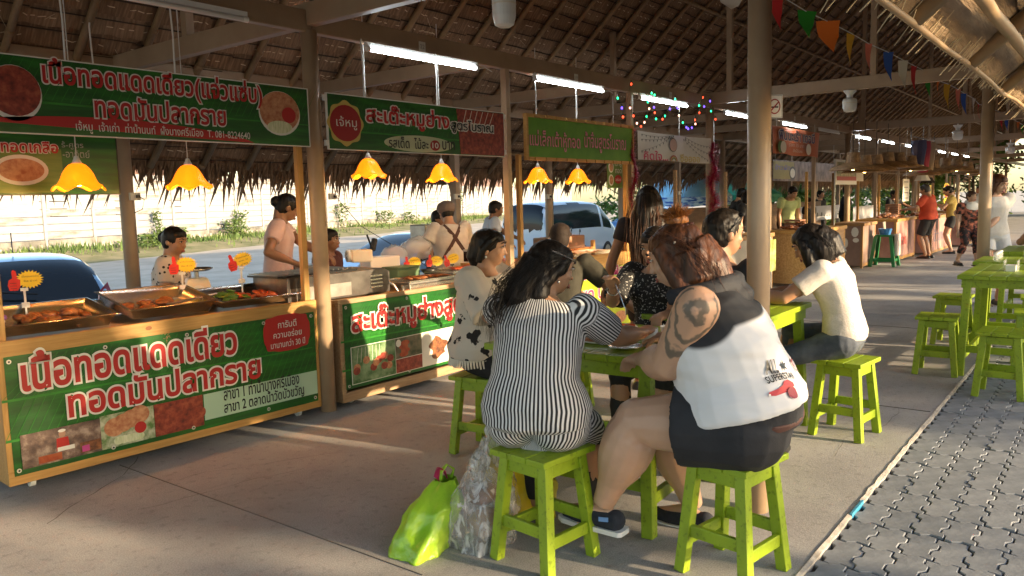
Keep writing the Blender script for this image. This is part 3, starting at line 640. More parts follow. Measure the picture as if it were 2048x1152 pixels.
text(s3, 'แม่เล็กเต้าหู้ทอด', PINK, *zt6(P3, (258, 262, 440), (705, 300, 470)), -.004, .008, DPINK, .014); text(s3, 'น้ำจิ้มสูตรโบราณ', PINK, *zt6(P3, (742, 285, 460), (1110, 310, 485)), -.004, .008, DPINK, .014)
rods(s3, [P3(*z6(328, 170))[0], P3(*z6(685, 190))[0]], H3 + .03, 2.74 - 1.93)
# --- sign 4, white cloth banner with printed pennants
P4 = Plane((8.40, SY, 1.955)); s4 = frame_on((8.40, SY, 1.955), 'white cloth banner with printed pennants and pink and yellow lettering')
W4, H4 = 2.08, .34; q = MB(); n = 24
for i in range(n + 1): x = W4 * i / n; yy = .012 * sin(x * 5); q.v += [(x, yy, .006 * sin(x * 3)), (x, yy + .004, H4 - .012 * sin(pi * i / n))]
for i in range(n): q.f.append((2 * i, 2 * i + 2, 2 * i + 3, 2 * i + 1)); q.mi.append(0)
q.build('cloth', mat('white_vinyl', (.60, .56, .50), (.68, .64, .58), scale=3, rough=.5), s4, smooth=True)
q = MB(); rr = random.Random(3)
for (xa_, za_), (xb_, zb_) in (((.02, .30), (.95, .33)), ((.02, .24), (.9, .32)), ((.02, .10), (.85, .31)), ((1.2, .32), (W4 - .03, .22)), ((1.2, .3), (W4 - .03, .12)), ((1.15, .3), (W4 - .1, .03))):
    for k in range(9):
        t = (k + .3) / 9; x = xa_ + (xb_ - xa_) * t; z = za_ + (zb_ - za_) * t - .03 * sin(pi * t); q.add([(x, -.02, z), (x + .03, -.02, z), (x + .015, -.02, z - .03)], [(0, 2, 1)])
        if k: q.add([(px_, -.02, pz_), (x, -.02, z), (x, -.02, z + .003), (px_, -.02, pz_ + .003)], [(0, 1, 2, 3)])
        px_, pz_ = x, z
q.build('pennant_print', SBLACK, s4)
c = P4(*z6(1522, 400)); flat(s4, 'logo_print', ellipse(c[0], c[1], .11, .085), -.02, SBLACK); flat(s4, 'logo_print', ellipse(c[0], c[1], .10, .078), -.0225, mat('print_skin', (.55, .36, .30), rough=.5))
text(s4, 'คิดใจ...', mat('print_hotpink', (.62, .06, .15), rough=.5), *zt6(P4, (1262, 450, 530), (1475, 455, 535)), -.02, .02); text(s4, 'ซีออออ', GOLD, *zt6(P4, (1585, 480, 548), (1758, 490, 555)), -.02, .02)
c = P4(*z6(1528, 520)); q = MB()
for k, mm in enumerate((RED, GOLD, GREENV)):
    q = MB(); r0, r1 = .10 - .02 * k, .085 - .02 * k; q.prism([(c[0] + r0 * cos(a), c[1] - .03 + r0 * sin(a) * .7) for a in [pi * i / 12 for i in range(13)]] + [(c[0] + r1 * cos(a), c[1] - .03 + r1 * sin(a) * .7) for a in [pi * i / 12 for i in range(12, -1, -1)]], -.022, -.02); q.build('rainbow_print', mm, s4)
rods(s4, [W4 * .54], H4 - .02, 2.74 - 1.955)
# menu card hanging by the lime board
Pm = Plane((7.9, 4.75, 1.60)); mc = frame_on((PY(1215, 370, 4.7).x, 4.7, 1.63), 'small lime menu card with two plate pictures under the lime board', 'card', 'menu_card')
q = MB(); q.bb(0, .35, 0, .006, 0, .33); q.build('card', mat('menu_green', (.12, .22, .03), rough=.4), mc)
for zz in (.09, .24): flat(mc, 'plate_print', ellipse(.08, zz, .055, .065), -.002, SWHITE); flat(mc, 'food_print', ellipse(.08, zz, .04, .05), -.0045, CHICK)
flat(mc, 'red_disc', ellipse(.24, .10, .08, .05), -.002, RED); text(mc, 'อร่อย', SWHITE, .18, .30, .08, .12, -.0045); text(mc, 'เต้าหู้', SWHITE, .17, .32, .24, .30, -.002); text(mc, 'ทอด', SWHITE, .18, .32, .17, .22, -.002)
rods(mc, [.17], .33, 1.05)
# ================================================================ pendant lamps
def make_pendant(px, py, y, zc, ctop, label, s=1.0):
    p = PY(px, py, y); t = thing('pendant_lamp', label, 'lamp', (p.x, y, p.z), random.uniform(0, 6.28), 'amber glass pendant lamps over the stalls')
    def wob(r, z, a):
        k = max(0, (r - .085) / .055); return r * (1 + .07 * k * cos(6 * a)), z + .016 * k * sin(6 * a) - .0 * k
    pr = [(.024, .150), (.045, .140), (.066, .118), (.084, .088), (.098, .055), (.112, .028), (.128, .010), (.142, .0)]
    pr = [(r * s, z * s) for r, z in pr]; inn = [(r - .004, z - .001) for r, z in reversed(pr)]
    q = MB(); q.lathe(pr + inn, 48, wob=lambda r, z, a: wob(r, z, a)); q.build('shade', LAMPSH, t, smooth=True)
    q = MB(); q.lathe([(.001, .195), (.012, .19), (.018, .172), (.026, .155), (.028, .146), (.001, .146)], 14); q.build('cap', WHITE, t, smooth=True)
    q = MB(); q.tube([(0, 0, .19), (.003, 0, ctop * .5), (0, 0, ctop - p.z)], .0032, 5); q.build('cord', WIRE, t)
    q = MB(); q.ell((0, 0, .052), (.03, .03, .04), n=12, m=8); q.build('bulb', BULBW, t, smooth=True)
    ld = bpy.data.lights.new('pendant_glow', 'POINT'); ld.energy = 2.2; ld.color = (1, .55, .16); ld.shadow_soft_size = .03; lo = bpy.data.objects.new('glow', ld); COL.objects.link(lo); lo.parent = t; lo.location = (0, 0, -.005)
    return t
for px, py, y, lab in ((158, 377, 4.95, 'amber glass lamp half behind the dark green board'), (379, 375, 4.95, 'amber glass lamp under the middle of the big red lettered sign'), (738, 354, 4.85, 'amber glass lamp under the seal end of the skewer sign'), (884, 361, 4.85, 'amber glass lamp under the price end of the skewer sign'), (1076, 364, 4.85, 'amber glass lamp under the first word of the lime board'), (1156, 365, 4.85, 'amber glass lamp under the middle of the lime board')):
    t = make_pendant(px, py, y, 0, 2.72, lab)
# ================================================================ stall 1
A1, B1 = G(18, 974, .045), G(642, 812, .045); A1.z = 0; rz1 = atan2(B1.y - A1.y, B1.x - A1.x); L1 = (V((B1.x, B1.y, 0)) - A1).length
def stall_base(name, label, O, rz, L, D, H, wood, woodv, post_h=2.0, zb=.045, rail=.09, posts=((0, 0), (1, 0), (0, 1), (1, 1)), wheels=True):
    t = thing(name, label, 'stall', O, rz)
    q = MB(); q.bb(0, L, -.012, .025, H - rail, H); bevel(q.build('top_rail', wood, t), .003)
    q = MB(); q.bb(0, L, -.012, .025, zb, zb + .075); bevel(q.build('bottom_rail', wood, t), .003)
    for x in (0, L - .045): q = MB(); q.bb(x, x + .045, -.010, .03, zb + .075, H - rail); bevel(q.build('upright', woodv, t), .003)
    for x in (.004, L - .024): q = MB(); q.bb(x, x + .02, .03, D, zb, H - .004); q.build('side_panel', wood, t)
    q = MB(); q.bb(.01, L - .01, D - .02, D, zb, H - .12); q.build('back_panel', DARKW, t)
    q = MB(); q.bb(.03, L - .03, .03, D - .02, zb + .01, zb + .03); q.build('bottom_board', DARKW, t)
    q = MB(); q.bb(-.002, L + .002, .0265, D + .01, H - .05, H - .028); q.build('counter', BROWNW, t)
    for i, j in posts:
        q = MB(); x = .02 + i * (L - .085); y = .03 + j * (D - .1); q.bb(x, x + .045, y, y + .045, H - .028, post_h); bevel(q.build('post', woodv, t), .003)
    if wheels:
        for x in (.13, L - .16):
            for y in (.06, D - .1):
                w_ = bpy.data.objects.new('caster', None); COL.objects.link(w_); w_.parent = t; w_.location = (x, y, 0)
                q = MB(); q.tube([(-.014, 0, .03), (.014, 0, .03)], .03, 14); q.build('wheel', WHITE, w_)
                q = MB(); q.bb(-.02, .02, -.02, .02, .055, zb + .012); q.bb(-.02, -.016, -.012, .012, .025, .06); q.bb(.016, .02, -.012, .012, .025, .06); q.build('fork', DSTEEL, w_)
    return t
D1, H1s = .78, .835
st1 = stall_base('food_stall', 'yellow pine stall on casters with a green banner of red lettering and meat trays', A1, rz1, L1, D1, H1s, PINE, PINEV, posts=((0, 0), (1, 0)))
PS1 = Plane((A1.x, A1.y, 0), rz1)
def bannerobj(t, L, z0, z1, m, x0=.02, y=-.014, knobs=6):
    g = bpy.data.objects.new('banner', None); COL.objects.link(g); g.parent = t; g.location = (0, y, 0)
    q = MB(); n = 30
    for i in range(n + 1): x = x0 + (L - 2 * x0) * i / n; yy = .002 * sin(i * 1.3); q.v += [(x, yy, z0), (x, yy - .001, (z0 + z1) / 2), (x, yy, z1)]
    for i in range(n): a = i * 3; q.f += [(a, a + 3, a + 4, a + 1), (a + 1, a + 4, a + 5, a + 2)]; q.mi += [0, 0]
    o = q.build('sheet', m, g); return g
b1 = bannerobj(st1, L1, .095, .752, SIGNG, .028); 
for z0_, n_ in ((.52, 40), (.30, 40)): leafribs(b1, L1 - .06, .74, z0_, n_, -.005)
ey = mat('eyelet', (.62, .6, .55), rough=.4, metal=.6)
for x in (.05, .55, 1.05, 1.6, L1 - .06):
    for z in (.125, .725):
        q = MB(); q.tube([(x, -.004, z), (x, -.009, z)], .012, 12); q.build('eyelet', ey, b1); q = MB(); q.tube([(x, -.009, z), (x, -.0105, z)], .0055, 8); q.build('eyelet', SBLACK, b1)
def z2p(a, c): return .3125 * a, 420 + .3125 * c
def z3p(a, c): return .3125 * a, 680 + .3125 * c
text(b1, 'เนื้อทอดแดดเดียว', RED, *tbox(PS1, (36, 700, 772), (466, 650, 714)), -.009, .03, SWHITE, .055); text(b1, 'ทอดมันปลากราย', RED, *tbox(PS1, (132, 776, 824), (514, 706, 762)), -.009, .03, SWHITE, .055)
c = PS1(571, 664); bd = [(c[0] + .185 * (abs(cos(a)) ** .45) * (1 if cos(a) > 0 else -1) * (1 + .03 * cos(8 * a)), c[1] + .125 * (abs(sin(a)) ** .45) * (1 if sin(a) > 0 else -1) * (1 + .03 * cos(8 * a))) for a in [2 * pi * k / 56 for k in range(56)]]
flat(b1, 'red_badge', bd, -.006, RED)
for k, s_ in enumerate(('การันตี', 'ความอร่อย', 'มานานกว่า 30 ปี')):
    hw = (.075, .115, .14)[k]; text(b1, s_, SWHITE, c[0] - hw, c[0] + hw, c[1] + .038 - .068 * k, c[1] + .088 - .068 * k, -.0125, .008)
xa, za = PS1(403, 783); xb, zb_ = PS1(632, 784); flat(b1, 'pale_box', rect(xa, xb, zb_ - .005, zb_ + .165), -.006, SGREY)
text(b1, 'สาขา 1 ท่าน้ำบางศรีเมือง', SBLACK, *tbox(PS1, (442, 772, 799), (593, 742, 768)), -.0125, .014); text(b1, 'สาขา 2 ตลาดน้ำวัดบัวขวัญ', SBLACK, *tbox(PS1, (443, 798, 825), (603, 768, 796)), -.0125, .014)
xa, z0_ = PS1(42, 926); xb, _ = PS1(200, 880); xc, _ = PS1(306, 850); xd, _ = PS1(404, 830); z1_ = PS1(404, 785)[1]
zq = .125
q = MB(); q.bb(xa, xb, -.008, -.006, zq, zq + .19); q.build('photo_print', mat('vendor_photo_print', (.05, .03, .03), (.42, .32, .26), scale=14, detail=7, rough=.4, c3=(.16, .10, .08), lo=.35, hi=.68), b1)
q = MB(); q.bb(xb, xc, -.008, -.006, zq, zq + .20); q.build('photo_print', mat('lettuce_print', (.10, .2, .05), (.55, .55, .4), scale=20, rough=.4), b1)
q = MB(); q.bb(xc + .003, xd, -.008, -.006, zq + .0, zq + .20); q.build('photo_print', MEAT, b1)
xm = (xa + xb) / 2
flat(b1, 'vendor_print', [(xm - .035, zq + .06), (xm + .035, zq + .06), (xm + .03, zq + .13), (xm - .03, zq + .13)], -.0095, RED); flat(b1, 'vendor_print', ellipse(xm, zq + .152, .018, .022), -.0095, mat('print_face', (.45, .25, .16), rough=.5)); flat(b1, 'vendor_print', ellipse(xm, zq + .17, .02, .009), -.0105, SWHITE); flat(b1, 'vendor_print', rect(xm - .03, xm + .06, zq + .055, zq + .078), -.0105, SWHITE); flat(b1, 'vendor_print', rect(xb - .12, xb - .005, zq + .015, zq + .075), -.0095, FOOD); flat(b1, 'vendor_print', rect(xa + .08, xa + .2, zq + .01, zq + .05), -.0095, FOODR); flat(b1, 'vendor_print', rect(xb - .11, xb - .07, zq + .02, zq + .055), -.0105, mat('print_magenta', (.5, .05, .25), rough=.5))
xm = (xb + xc) / 2
for k in range(4): flat(b1, 'food_print', ellipse(xm - .08 + .05 * k, zq + .12 + .015 * k, .06, .055), -.0095 - .0004 * k, CHICK, .0015)
for k in range(5): flat(b1, 'food_print', ellipse(xm - .06 + .03 * k, zq + .035, .03, .024), -.0095 - .0004 * k, EGG, .0015)
flat(b1, 'food_print', ellipse(xm + .07, zq + .085, .035, .035), -.0115, RED)
for k in range(5): flat(b1, 'food_print', ellipse(xc + .05 + .06 * k, zq + .09 + .04 * (k % 2), .045, .04), -.0095 - .0004 * k, MEAT, .0015)
# knot of wood in the rail and a cluster of dents
q = MB(); q.prism(ellipse(PS1(295, 650)[0], H1s - .035, .02, .013, 14), -.0135, -.0125); q.build('wood_knot', mat('knot', (.25, .08, .015), rough=.5), st1)
q = MB()
for k in range(26): q.ell((PS1(332, 668)[0] + random.gauss(0, .014), -.019, .728 + random.gauss(0, .014)), (.004, .0015, .003), n=5, m=3)
q.build('torn_patch', mat('torn', (.35, .22, .1), rough=.6), st1)
# ================================================================ trays, food
def tray(name, label, O, rz, L, D, h, m=STEEL, tilt=0.0, group=None):
    t = thing(name, label, 'tray', O, rz, group); q = MB(); w = .02; s = .03
    def ring(a, z): return [(-L / 2 - a, -D / 2 - a, z), (L / 2 + a, -D / 2 - a, z), (L / 2 + a, D / 2 + a, z), (-L / 2 - a, D / 2 + a, z)]
    rings = [ring(w, h - .004), ring(w, h), ring(0, h), ring(-s, .006), ring(-s + .003, 0), ring(.003, h - .006)]
    for r_ in rings: q.v += r_
    for i in range(5):
        for k in range(4): q.f.append((i * 4 + k, i * 4 + (k + 1) % 4, (i + 1) * 4 + (k + 1) % 4, (i + 1) * 4 + k)); q.mi.append(0)
    q.f.append((12, 13, 14, 15)); q.mi.append(0); q.f.append((16, 19, 18, 17)); q.mi.append(0)
    o = q.build('pan', m, t); bevel(o, .006, 2)
    for p in o.data.polygons: p.use_smooth = True
    t.rotation_euler = (tilt, 0, rz); return t
def chunk(rr, r, sx=1.0, sy=.8, sz=.35, n=9, m=6):
    q = MB(); q.ell((0, 0, 0), (r * sx, r * sy, r * sz), n=n, m=m); sd = rr.random() * 50
    q.v = [tuple(V(v) * (1 + .38 * NZ.noise(V(v) * (1.6 / r) + V((sd, 0, 0))))) for v in q.v]; return q
FOODMESH = {}
def pile(parent_O, rz, L, D, n, r, m, label, cat, z=.012, seed=0, sx=1.0, sy=.8, sz=.4, name='fried_meat', heap=.04, group=None, rnd=1.0, tilt=0.0):
    """a heap of loose pieces: one object per heap with each piece a part"""
    rr = random.Random(seed); t = thing(name, label, cat, parent_O, rz, group); key = (m.name, r, sx, sy, sz)
    if key not in FOODMESH:
        FOODMESH[key] = []
        for k in range(4):
            o = chunk(random.Random(k + 3), r, sx, sy, sz).build('piece', m, None, smooth=True, clean=True); FOODMESH[key].append(o.data); bpy.data.objects.remove(o)
    for i in range(n):
        x, y = rr.uniform(-L / 2, L / 2), rr.uniform(-D / 2, D / 2); k = 1 - max(abs(x) / (L / 2), abs(y) / (D / 2))
        o = bpy.data.objects.new('piece', rr.choice(FOODMESH[key])); COL.objects.link(o); o.parent = t; o.location = (x, y, z + r * sz * .6 + heap * k * rr.random()); o.rotation_euler = (rr.uniform(-.35, .35), rr.uniform(-.35, .35), rr.uniform(-pi, pi) * rnd); s_ = rr.uniform(.7, 1.25); o.scale = (s_, s_, s_)
    t.rotation_euler = (tilt, 0, rz); return t
def S1(x, y, z): return A1 + V((cos(rz1) * x - sin(rz1) * y, sin(rz1) * x + cos(rz1) * y, z))
CZ = H1s - .028
tray('tray', 'steel tray of dark fried meat at the left end of the pine stall', S1(.38, .33, CZ + .055), rz1, .60, .42, .075, tilt=.16)
tray('tray', 'raised steel tray of fried fish cakes in the middle of the pine stall', S1(1.05, .34, CZ + .07), rz1 + .02, .56, .44, .08, tilt=.2)
tray('tray', 'steel tray with greens and red sausage beside the upright of the pine stall', S1(1.70, .36, CZ + .05), rz1, .60, .42, .06, tilt=.14)
pile(S1(.44, .31, CZ + .052), rz1, .34, .26, 26, .05, FOOD, 'heap of dark fried beef in the left steel tray', 'fried meat', seed=1, heap=.06, tilt=.16)
pile(S1(1.0, .30, CZ + .063), rz1, .3, .22, 16, .042, FOOD, 'fried fish cakes in the raised steel tray', 'fish cakes', seed=2, heap=.03, sz=.28, name='fish_cake', tilt=.2)
pile(S1(1.62, .40, CZ + .056), rz1, .2, .18, 34, .03, GREENV, 'heap of dark green basil in the right steel tray', 'vegetable', seed=3, heap=.05, sz=.3, name='basil', tilt=.14)
pile(S1(1.80, .38, CZ + .053), rz1, .22, .14, 16, .036, FOODR, 'red fried sausage pieces beside the basil', 'sausage', seed=4, heap=.03, name='sausage', tilt=.14)
tg = thing('tongs', 'pair of long dark steel tongs resting in the raised tray', 'tongs', S1(1.28, .25, CZ + .09), rz1); q = MB(); q.tube([(-.2, -.02, .0), (0, 0, .02), (.18, .06, .03)], .006, 6); q.build('arm', DSTEEL, tg); q = MB(); q.tube([(-.2, .02, .0), (0, .03, .02), (.18, .065, .03)], .006, 6); q.build('arm', DSTEEL, tg)
# ================================================================ price tags
YEL = mat('tag_yellow', (.78, .56, .015), rough=.45); TRED = mat('tag_red', (.60, .02, .012), rough=.45)
def price_tag(loc, rz, label, lines, s=1.0, roll=0.0, stand=WHITE):
    t = thing('price_tag', label, 'price tag', loc, rz)
    hd = bpy.data.objects.new('sign_face', None); COL.objects.link(hd); hd.parent = t; hd.location = (0, 0, .10 * s); hd.rotation_euler = (-.1, roll, 0); hd.scale = (s, s, s)
    n = 22; star = []
    for k in range(2 * n): a = pi * k / n; r = 1.04 if k % 2 else .80; star.append((.03 + .068 * r * cos(a), .06 + .052 * r * sin(a)))
    q = MB(); q.prism(star, -.002, .001); q.build('starburst', YEL, hd)
    hand = [(-.07, .0), (-.03, .0), (-.018, .02), (-.015, .06), (-.03, .068), (-.034, .11), (-.046, .118), (-.056, .108), (-.054, .07), (-.072, .06), (-.078, .03)]
    q = MB(); q.prism(hand, -.0045, -.0022); q.build('thumb', TRED, hd)
    for k in range(3): q = MB(); q.tube([(-.066, -.005, .012 + .015 * k), (-.035, -.005, .012 + .015 * k)], .0012, 4); q.build('finger_line', SBLACK, hd)
    for k, s_ in enumerate(lines): text(hd, s_, SBLACK, -.008 + .008 * k, .078 - .012 * k, .072 - .026 * k, .084 - .026 * k, -.0026, .0, shear=.1)
    q = MB(); q.bb(-.02, .02, -.004, .006, .095 * s, .112 * s); q.bb(-.006, .006, -.003, .004, .01, .097 * s); q.build('stem', stand, t)
    q = MB(); q.bb(-.022, .022, -.016, .016, 0, .03); bevel(q.build('clip', stand, t), .004); return t
def tagat(px, py, x, y, z, lab, lines, **k): return price_tag(S1(x, y, z), rz1 + k.pop('yaw', 0), lab, lines, **k)
def s1_at(px, py, zz):
    g = G(px, py, zz) - A1; return g.x * cos(rz1) + g.y * sin(rz1), -g.x * sin(rz1) + g.y * cos(rz1)
PTG = Plane(S1(0, .50, 0), rz1)
for px, py, zz, lab, ln, kw in ((52, 615, CZ + .035, 'yellow starburst tag with red thumb clipped to the left tray', ('เนื้อทอดแดดเดียว', 'ขีดละ 60 บาท'), dict(yaw=-.35)), (366, 578, CZ + .04, 'yellow starburst tag with red thumb clipped to the raised tray', ('ลูกชิ้นปลากราย', 'ขีดละ 45 บาท'), dict(yaw=-.4)), (484, 566, CZ + .03, 'tilted yellow starburst tag with red thumb in front of the scale', ('ทอดมัน', 'ชุดละ 30', 'บาท'), dict(yaw=-.4, roll=-.25))):
    x_, z_ = PTG(px, py); tg_ = price_tag(S1(x_, .50, z_), rz1 + kw.get('yaw', 0), lab, ln, s=1.05, roll=kw.get('roll', 0)); q = MB(); q.bb(-.005, .005, -.003, .004, CZ - z_, .012); q.build('clip_stem', WHITE, tg_)
# scale with round pan
def scale(loc, rz, label):
    t = thing('kitchen_scale', label, 'scale', loc, rz); q = MB(); q.add([(-.13, -.09, 0), (.13, -.09, 0), (.13, .09, 0), (-.13, .09, 0), (-.07, -.06, .22), (.07, -.06, .22), (.07, .06, .22), (-.07, .06, .22)], [(0, 3, 2, 1), (4, 5, 6, 7), (0, 1, 5, 4), (1, 2, 6, 5), (2, 3, 7, 6), (3, 0, 4, 7)])
    bevel(q.build('housing', CREAM, t), .012, 2); q = MB(); q.prism(ellipse(0, .10, .06, .07), -.0895, -.075, f=lambda p: V((p.x, p.y + .12 * (p.z) , p.z))); q.build('dial', WHITE, t)
    q = MB(); q.tube([(0, -.083, .10), (.03, -.081, .14)], .003, 4); q.build('needle', RED, t)
    q = MB(); q.tube([(0, 0, .21), (0, 0, .27)], .016, 10); q.build('stem', DSTEEL, t); q = MB(); q.lathe([(.001, .275), (.09, .27), (.118, .285), (.122, .29), (.116, .288), (.09, .277), (.001, .28)], 28); q.build('pan', STEEL, t, smooth=True); return t
scale(S1(1.52, .68, CZ - .01), rz1 - .35, 'cream kitchen scale with a round steel pan at the pine stall')
# cups of skewers / paper bags
def cup(loc, r, h, m, label, cat='cup', n=0, sm=None, sl=.2, name='cup'):
    t = thing(name, label, cat, loc); q = MB(); q.lathe([(r * .78, 0), (r, h), (r * .94, h), (r * .74, .006)], 20); q.build('body', m, t, smooth=True); rr = random.Random(int(r * 9999))
    for k in range(n):
        a = rr.uniform(0, 6.28); d = r * .6 * rr.random(); q = MB(); q.tube([(cos(a) * d * .5, sin(a) * d * .5, .01), (cos(a) * d * 1.6, sin(a) * d * 1.6, sl * rr.uniform(.85, 1.1))], .0022, 4); q.build('stick', sm, t)
    return t
STICK = mat('bamboo_stick', (.55, .36, .15), rough=.6)
cup(S1(1.36, .62, CZ), .05, .10, mat('olive_plastic', (.33, .32, .06), rough=.4), 'olive plastic cup with folded paper bags beside the scale', n=0)
q = MB(); c = S1(1.36, .62, CZ + .02)
for k in range(3): q.add([V((-.035 + .01 * k, .012 * k, 0)), V((.035, .012 * k, 0)), V((.045, .012 * k + .01, .17 - .02 * k)), V((-.05, .012 * k + .01, .16))], [(0, 1, 2, 3)])
tag(q.build('paper_bag', mat('kraft_paper', (.42, .28, .16), rough=.8), loc=c), 'folded brown paper bags standing in the olive cup', 'bag')
# woven fan basket
t = thing('colander', 'shallow grey plastic colander beside the blue car end of the pine stall', 'colander', S1(.98, .78, CZ - .0)); q = MB()
q.lathe([(.10, .02), (.15, .04), (.19, .085), (.2, .09), (.196, .095), (.145, .046), (.1, .026)], 30); q.build('bowl', mat('grey_blue_plastic', (.08, .1, .13), rough=.4), t, smooth=True)
for k in range(30): a = 2 * pi * k / 30; q = MB(); q.bar((.14 * cos(a), .14 * sin(a), .04), (.2 * cos(a), .2 * sin(a), .098), .006); q.build('rib', MATS['grey_blue_plastic'], t)
t = thing('storage_tub', 'clear tub with a purple lid at the left post of the pine stall', 'tub', S1(.08, .55, CZ)); q = MB(); q.bb(-.12, .12, -.1, .1, 0, .09); bevel(q.build('body', mat('cloudy_plastic', (.55, .52, .5), rough=.3, alpha=.8), t), .01); q = MB(); q.bb(-.128, .128, -.108, .108, .09, .12); bevel(q.build('lid', mat('purple_plastic', (.14, .05, .2), rough=.35), t), .01)
t = thing('cutting_board', 'dark tray of sauces lying behind the left trays', 'tray', S1(.62, .68, CZ)); q = MB(); q.bb(-.2, .2, -.06, .06, 0, .03); bevel(q.build('base', BLACKP, t), .008); 
for k in range(4): q = MB(); q.bb(-.18 + .09 * k, -.10 + .09 * k, -.05, .05, .03, .034); q.build('sauce', FOOD, t)
# ================================================================ stall 2 (skewers)
A2 = V((3.835, 4.60, 0)); L2, D2, H2s = 2.09, .80, .81
TANW = mat('tan_board', (.34, .20, .10), (.46, .30, .17), scale=3, stretch=(1.2, 16, 16), rough=.55, bump=.08)
st2 = stall_base('food_stall', 'tan wooden stall with a green skewer banner and a steel grill on top', A2, 0, L2, D2, H2s, TANW, TANW, posts=(), rail=.035, zb=.03)
PS2 = Plane((A2.x, A2.y, 0)); b2 = bannerobj(st2, L2, .125, .775, SIGNG, .035)
for z0_, n_ in ((.50, 34), (.28, 34)): leafribs(b2, L2 - .08, .76, z0_, n_, -.005)
def z7(a, c): return 620 + .2778 * a, 480 + .2778 * c
for x in (.06, .7, 1.35, L2 - .07):
    for z in (.15, .75): q = MB(); q.tube([(x, -.004, z), (x, -.009, z)], .012, 12); q.build('eyelet', ey, b2); q = MB(); q.tube([(x, -.009, z), (x, -.0105, z)], .0055, 8); q.build('eyelet', SBLACK, b2)
text(b2, 'สะเต๊ะหมูย่างสูตรโบราณ', RED, *tbox(PS2, (698, 612, 672), (1012, 572, 622)), -.009, .03, SWHITE, .055)
xa, z0_ = PS2(*z7(292, 1045)); xb = PS2(*z7(605, 900))[0]; xc = PS2(*z7(797, 900))[0]; xd = PS2(*z7(1025, 880))[0]; z1_ = z0_ + .285
flat(b2, 'photo_print', rect(xa, xd, z0_ + .0, z1_ + .005), -.006, SWHITE)
flat(b2, 'photo_print', rect(xa + .006, xb - .003, z0_ + .006, z1_), -.009, mat('banana_leaf_photo', (.02, .10, .015), (.25, .36, .2), scale=10, rough=.4)); flat(b2, 'photo_print', rect(xb + .003, xc - .003, z0_ + .12, z1_), -.009, mat('dark_plate_photo', (.03, .05, .02), (.2, .16, .1), scale=12, rough=.4)); flat(b2, 'photo_print', rect(xb + .003, xc - .003, z0_ + .006, z0_ + .115), -.009, MEAT)
rr = random.Random(5)
for k in range(11): flat(b2, 'food_print', ellipse(xa + .04 + (xb - xa - .08) * rr.random(), z0_ + .08 + .10 * rr.random(), .035, .03, 14), -.0115 - .0003 * k, CHICK if k % 2 else MEAT, .001)
for k in range(7): xx = xa + .05 + .04 * k; flat(b2, 'stick_print', [(xx, z0_ + .16), (xx + .003, z0_ + .16), (xx + .012 - .004 * (k - 3), z1_ - .01), (xx + .009 - .004 * (k - 3), z1_ - .01)], -.0112, SWHITE, .0005)
for k in range(4): flat(b2, 'food_print', ellipse(xb + .09 + .02 * (k % 2), z0_ + .15 + .03 * k, .05, .022, 14), -.0115 - .0003 * k, FOODR, .001)
flat(b2, 'food_print', ellipse(xb + .035, z1_ - .04, .028, .03), -.0115, SWHITE, .001)
flat(b2, 'plate_print', ellipse((xc + xd) / 2, (z0_ + z1_) / 2, (xd - xc) * .48, .13), -.009, SWHITE); flat(b2, 'food_print', [((xc + xd) / 2 + .10 * cos(a) * (1 + .25 * sin(5 * a)), (z0_ + z1_) / 2 + .09 * sin(a) * (1 + .2 * cos(3 * a))) for a in [2 * pi * k / 40 for k in range(40)]], -.0115, FOOD)
c = PS2(*z7(1135, 715)); flat(b2, 'cloud_badge', [(c[0] + .15 * cos(a) * (1 + .09 * cos(7 * a)), c[1] + .125 * sin(a) * (1 + .09 * cos(7 * a))) for a in [2 * pi * k / 70 for k in range(70)]], -.006, SBLACK); flat(b2, 'cloud_badge', [(c[0] + .142 * cos(a) * (1 + .09 * cos(7 * a)), c[1] + .117 * sin(a) * (1 + .09 * cos(7 * a))) for a in [2 * pi * k / 70 for k in range(70)]], -.0085, CREAM)
text(b2, 'ไม้ละ', SBLACK, c[0] - .09, c[0] + .06, c[1] + .01, c[1] + .07, -.0125, .01); text(b2, '10 บาท', SBLACK, c[0] - .09, c[0] + .08, c[1] - .07, c[1] - .02, -.0125, .01)
CZ2 = H2s - .028
# grill
gr = thing('grill', 'long stainless steel grill box with louvred end between the two green bannered stalls', 'grill', (3.55, 4.80, CZ2 + .01))
q = MB(); q.prism([(0, 0), (1.02, 0), (1.02, .17), (.96, .2), (0, .2)], 0, .42); bevel(q.build('body', mat('smoked_steel', (.10, .09, .085), (.2, .185, .17), scale=5, rough=.38, metal=.9), gr), .006)
q = MB(); q.bb(.02, .60, -.004, .0, .02, .12); q.build('dark_panel', DSTEEL, gr); q = MB(); q.bb(-.06, .7, .03, .40, .201, .215); q.build('firebox_rim', BLACKP, gr)
for k in range(16): q = MB(); q.bar((-.05 + .047 * k, .04, .225), (-.05 + .047 * k, .39, .225), .008); q.build('grate_bar', DSTEEL, gr)
for k in range(4): q = MB(); q.bb(.80, .93, -.008, .0, .05 + .03 * k, .062 + .03 * k); q.build('louvre', STEEL, gr)
for k in range(4): q = MB(); q.bb(1.02, 1.028, .12, .28, .05 + .03 * k, .062 + .03 * k); q.build('louvre', STEEL, gr)
q = MB(); q.tube([(1.0, .05, .09), (1.06, 0, .05), (1.10, -.05, -.06)], .012, 8); q.build('gas_pipe', DSTEEL, gr, smooth=True)
q = MB(); q.bb(-.05, 1.1, -.06, .5, -.035, -.012); q.build('stand_board', TANW, gr)
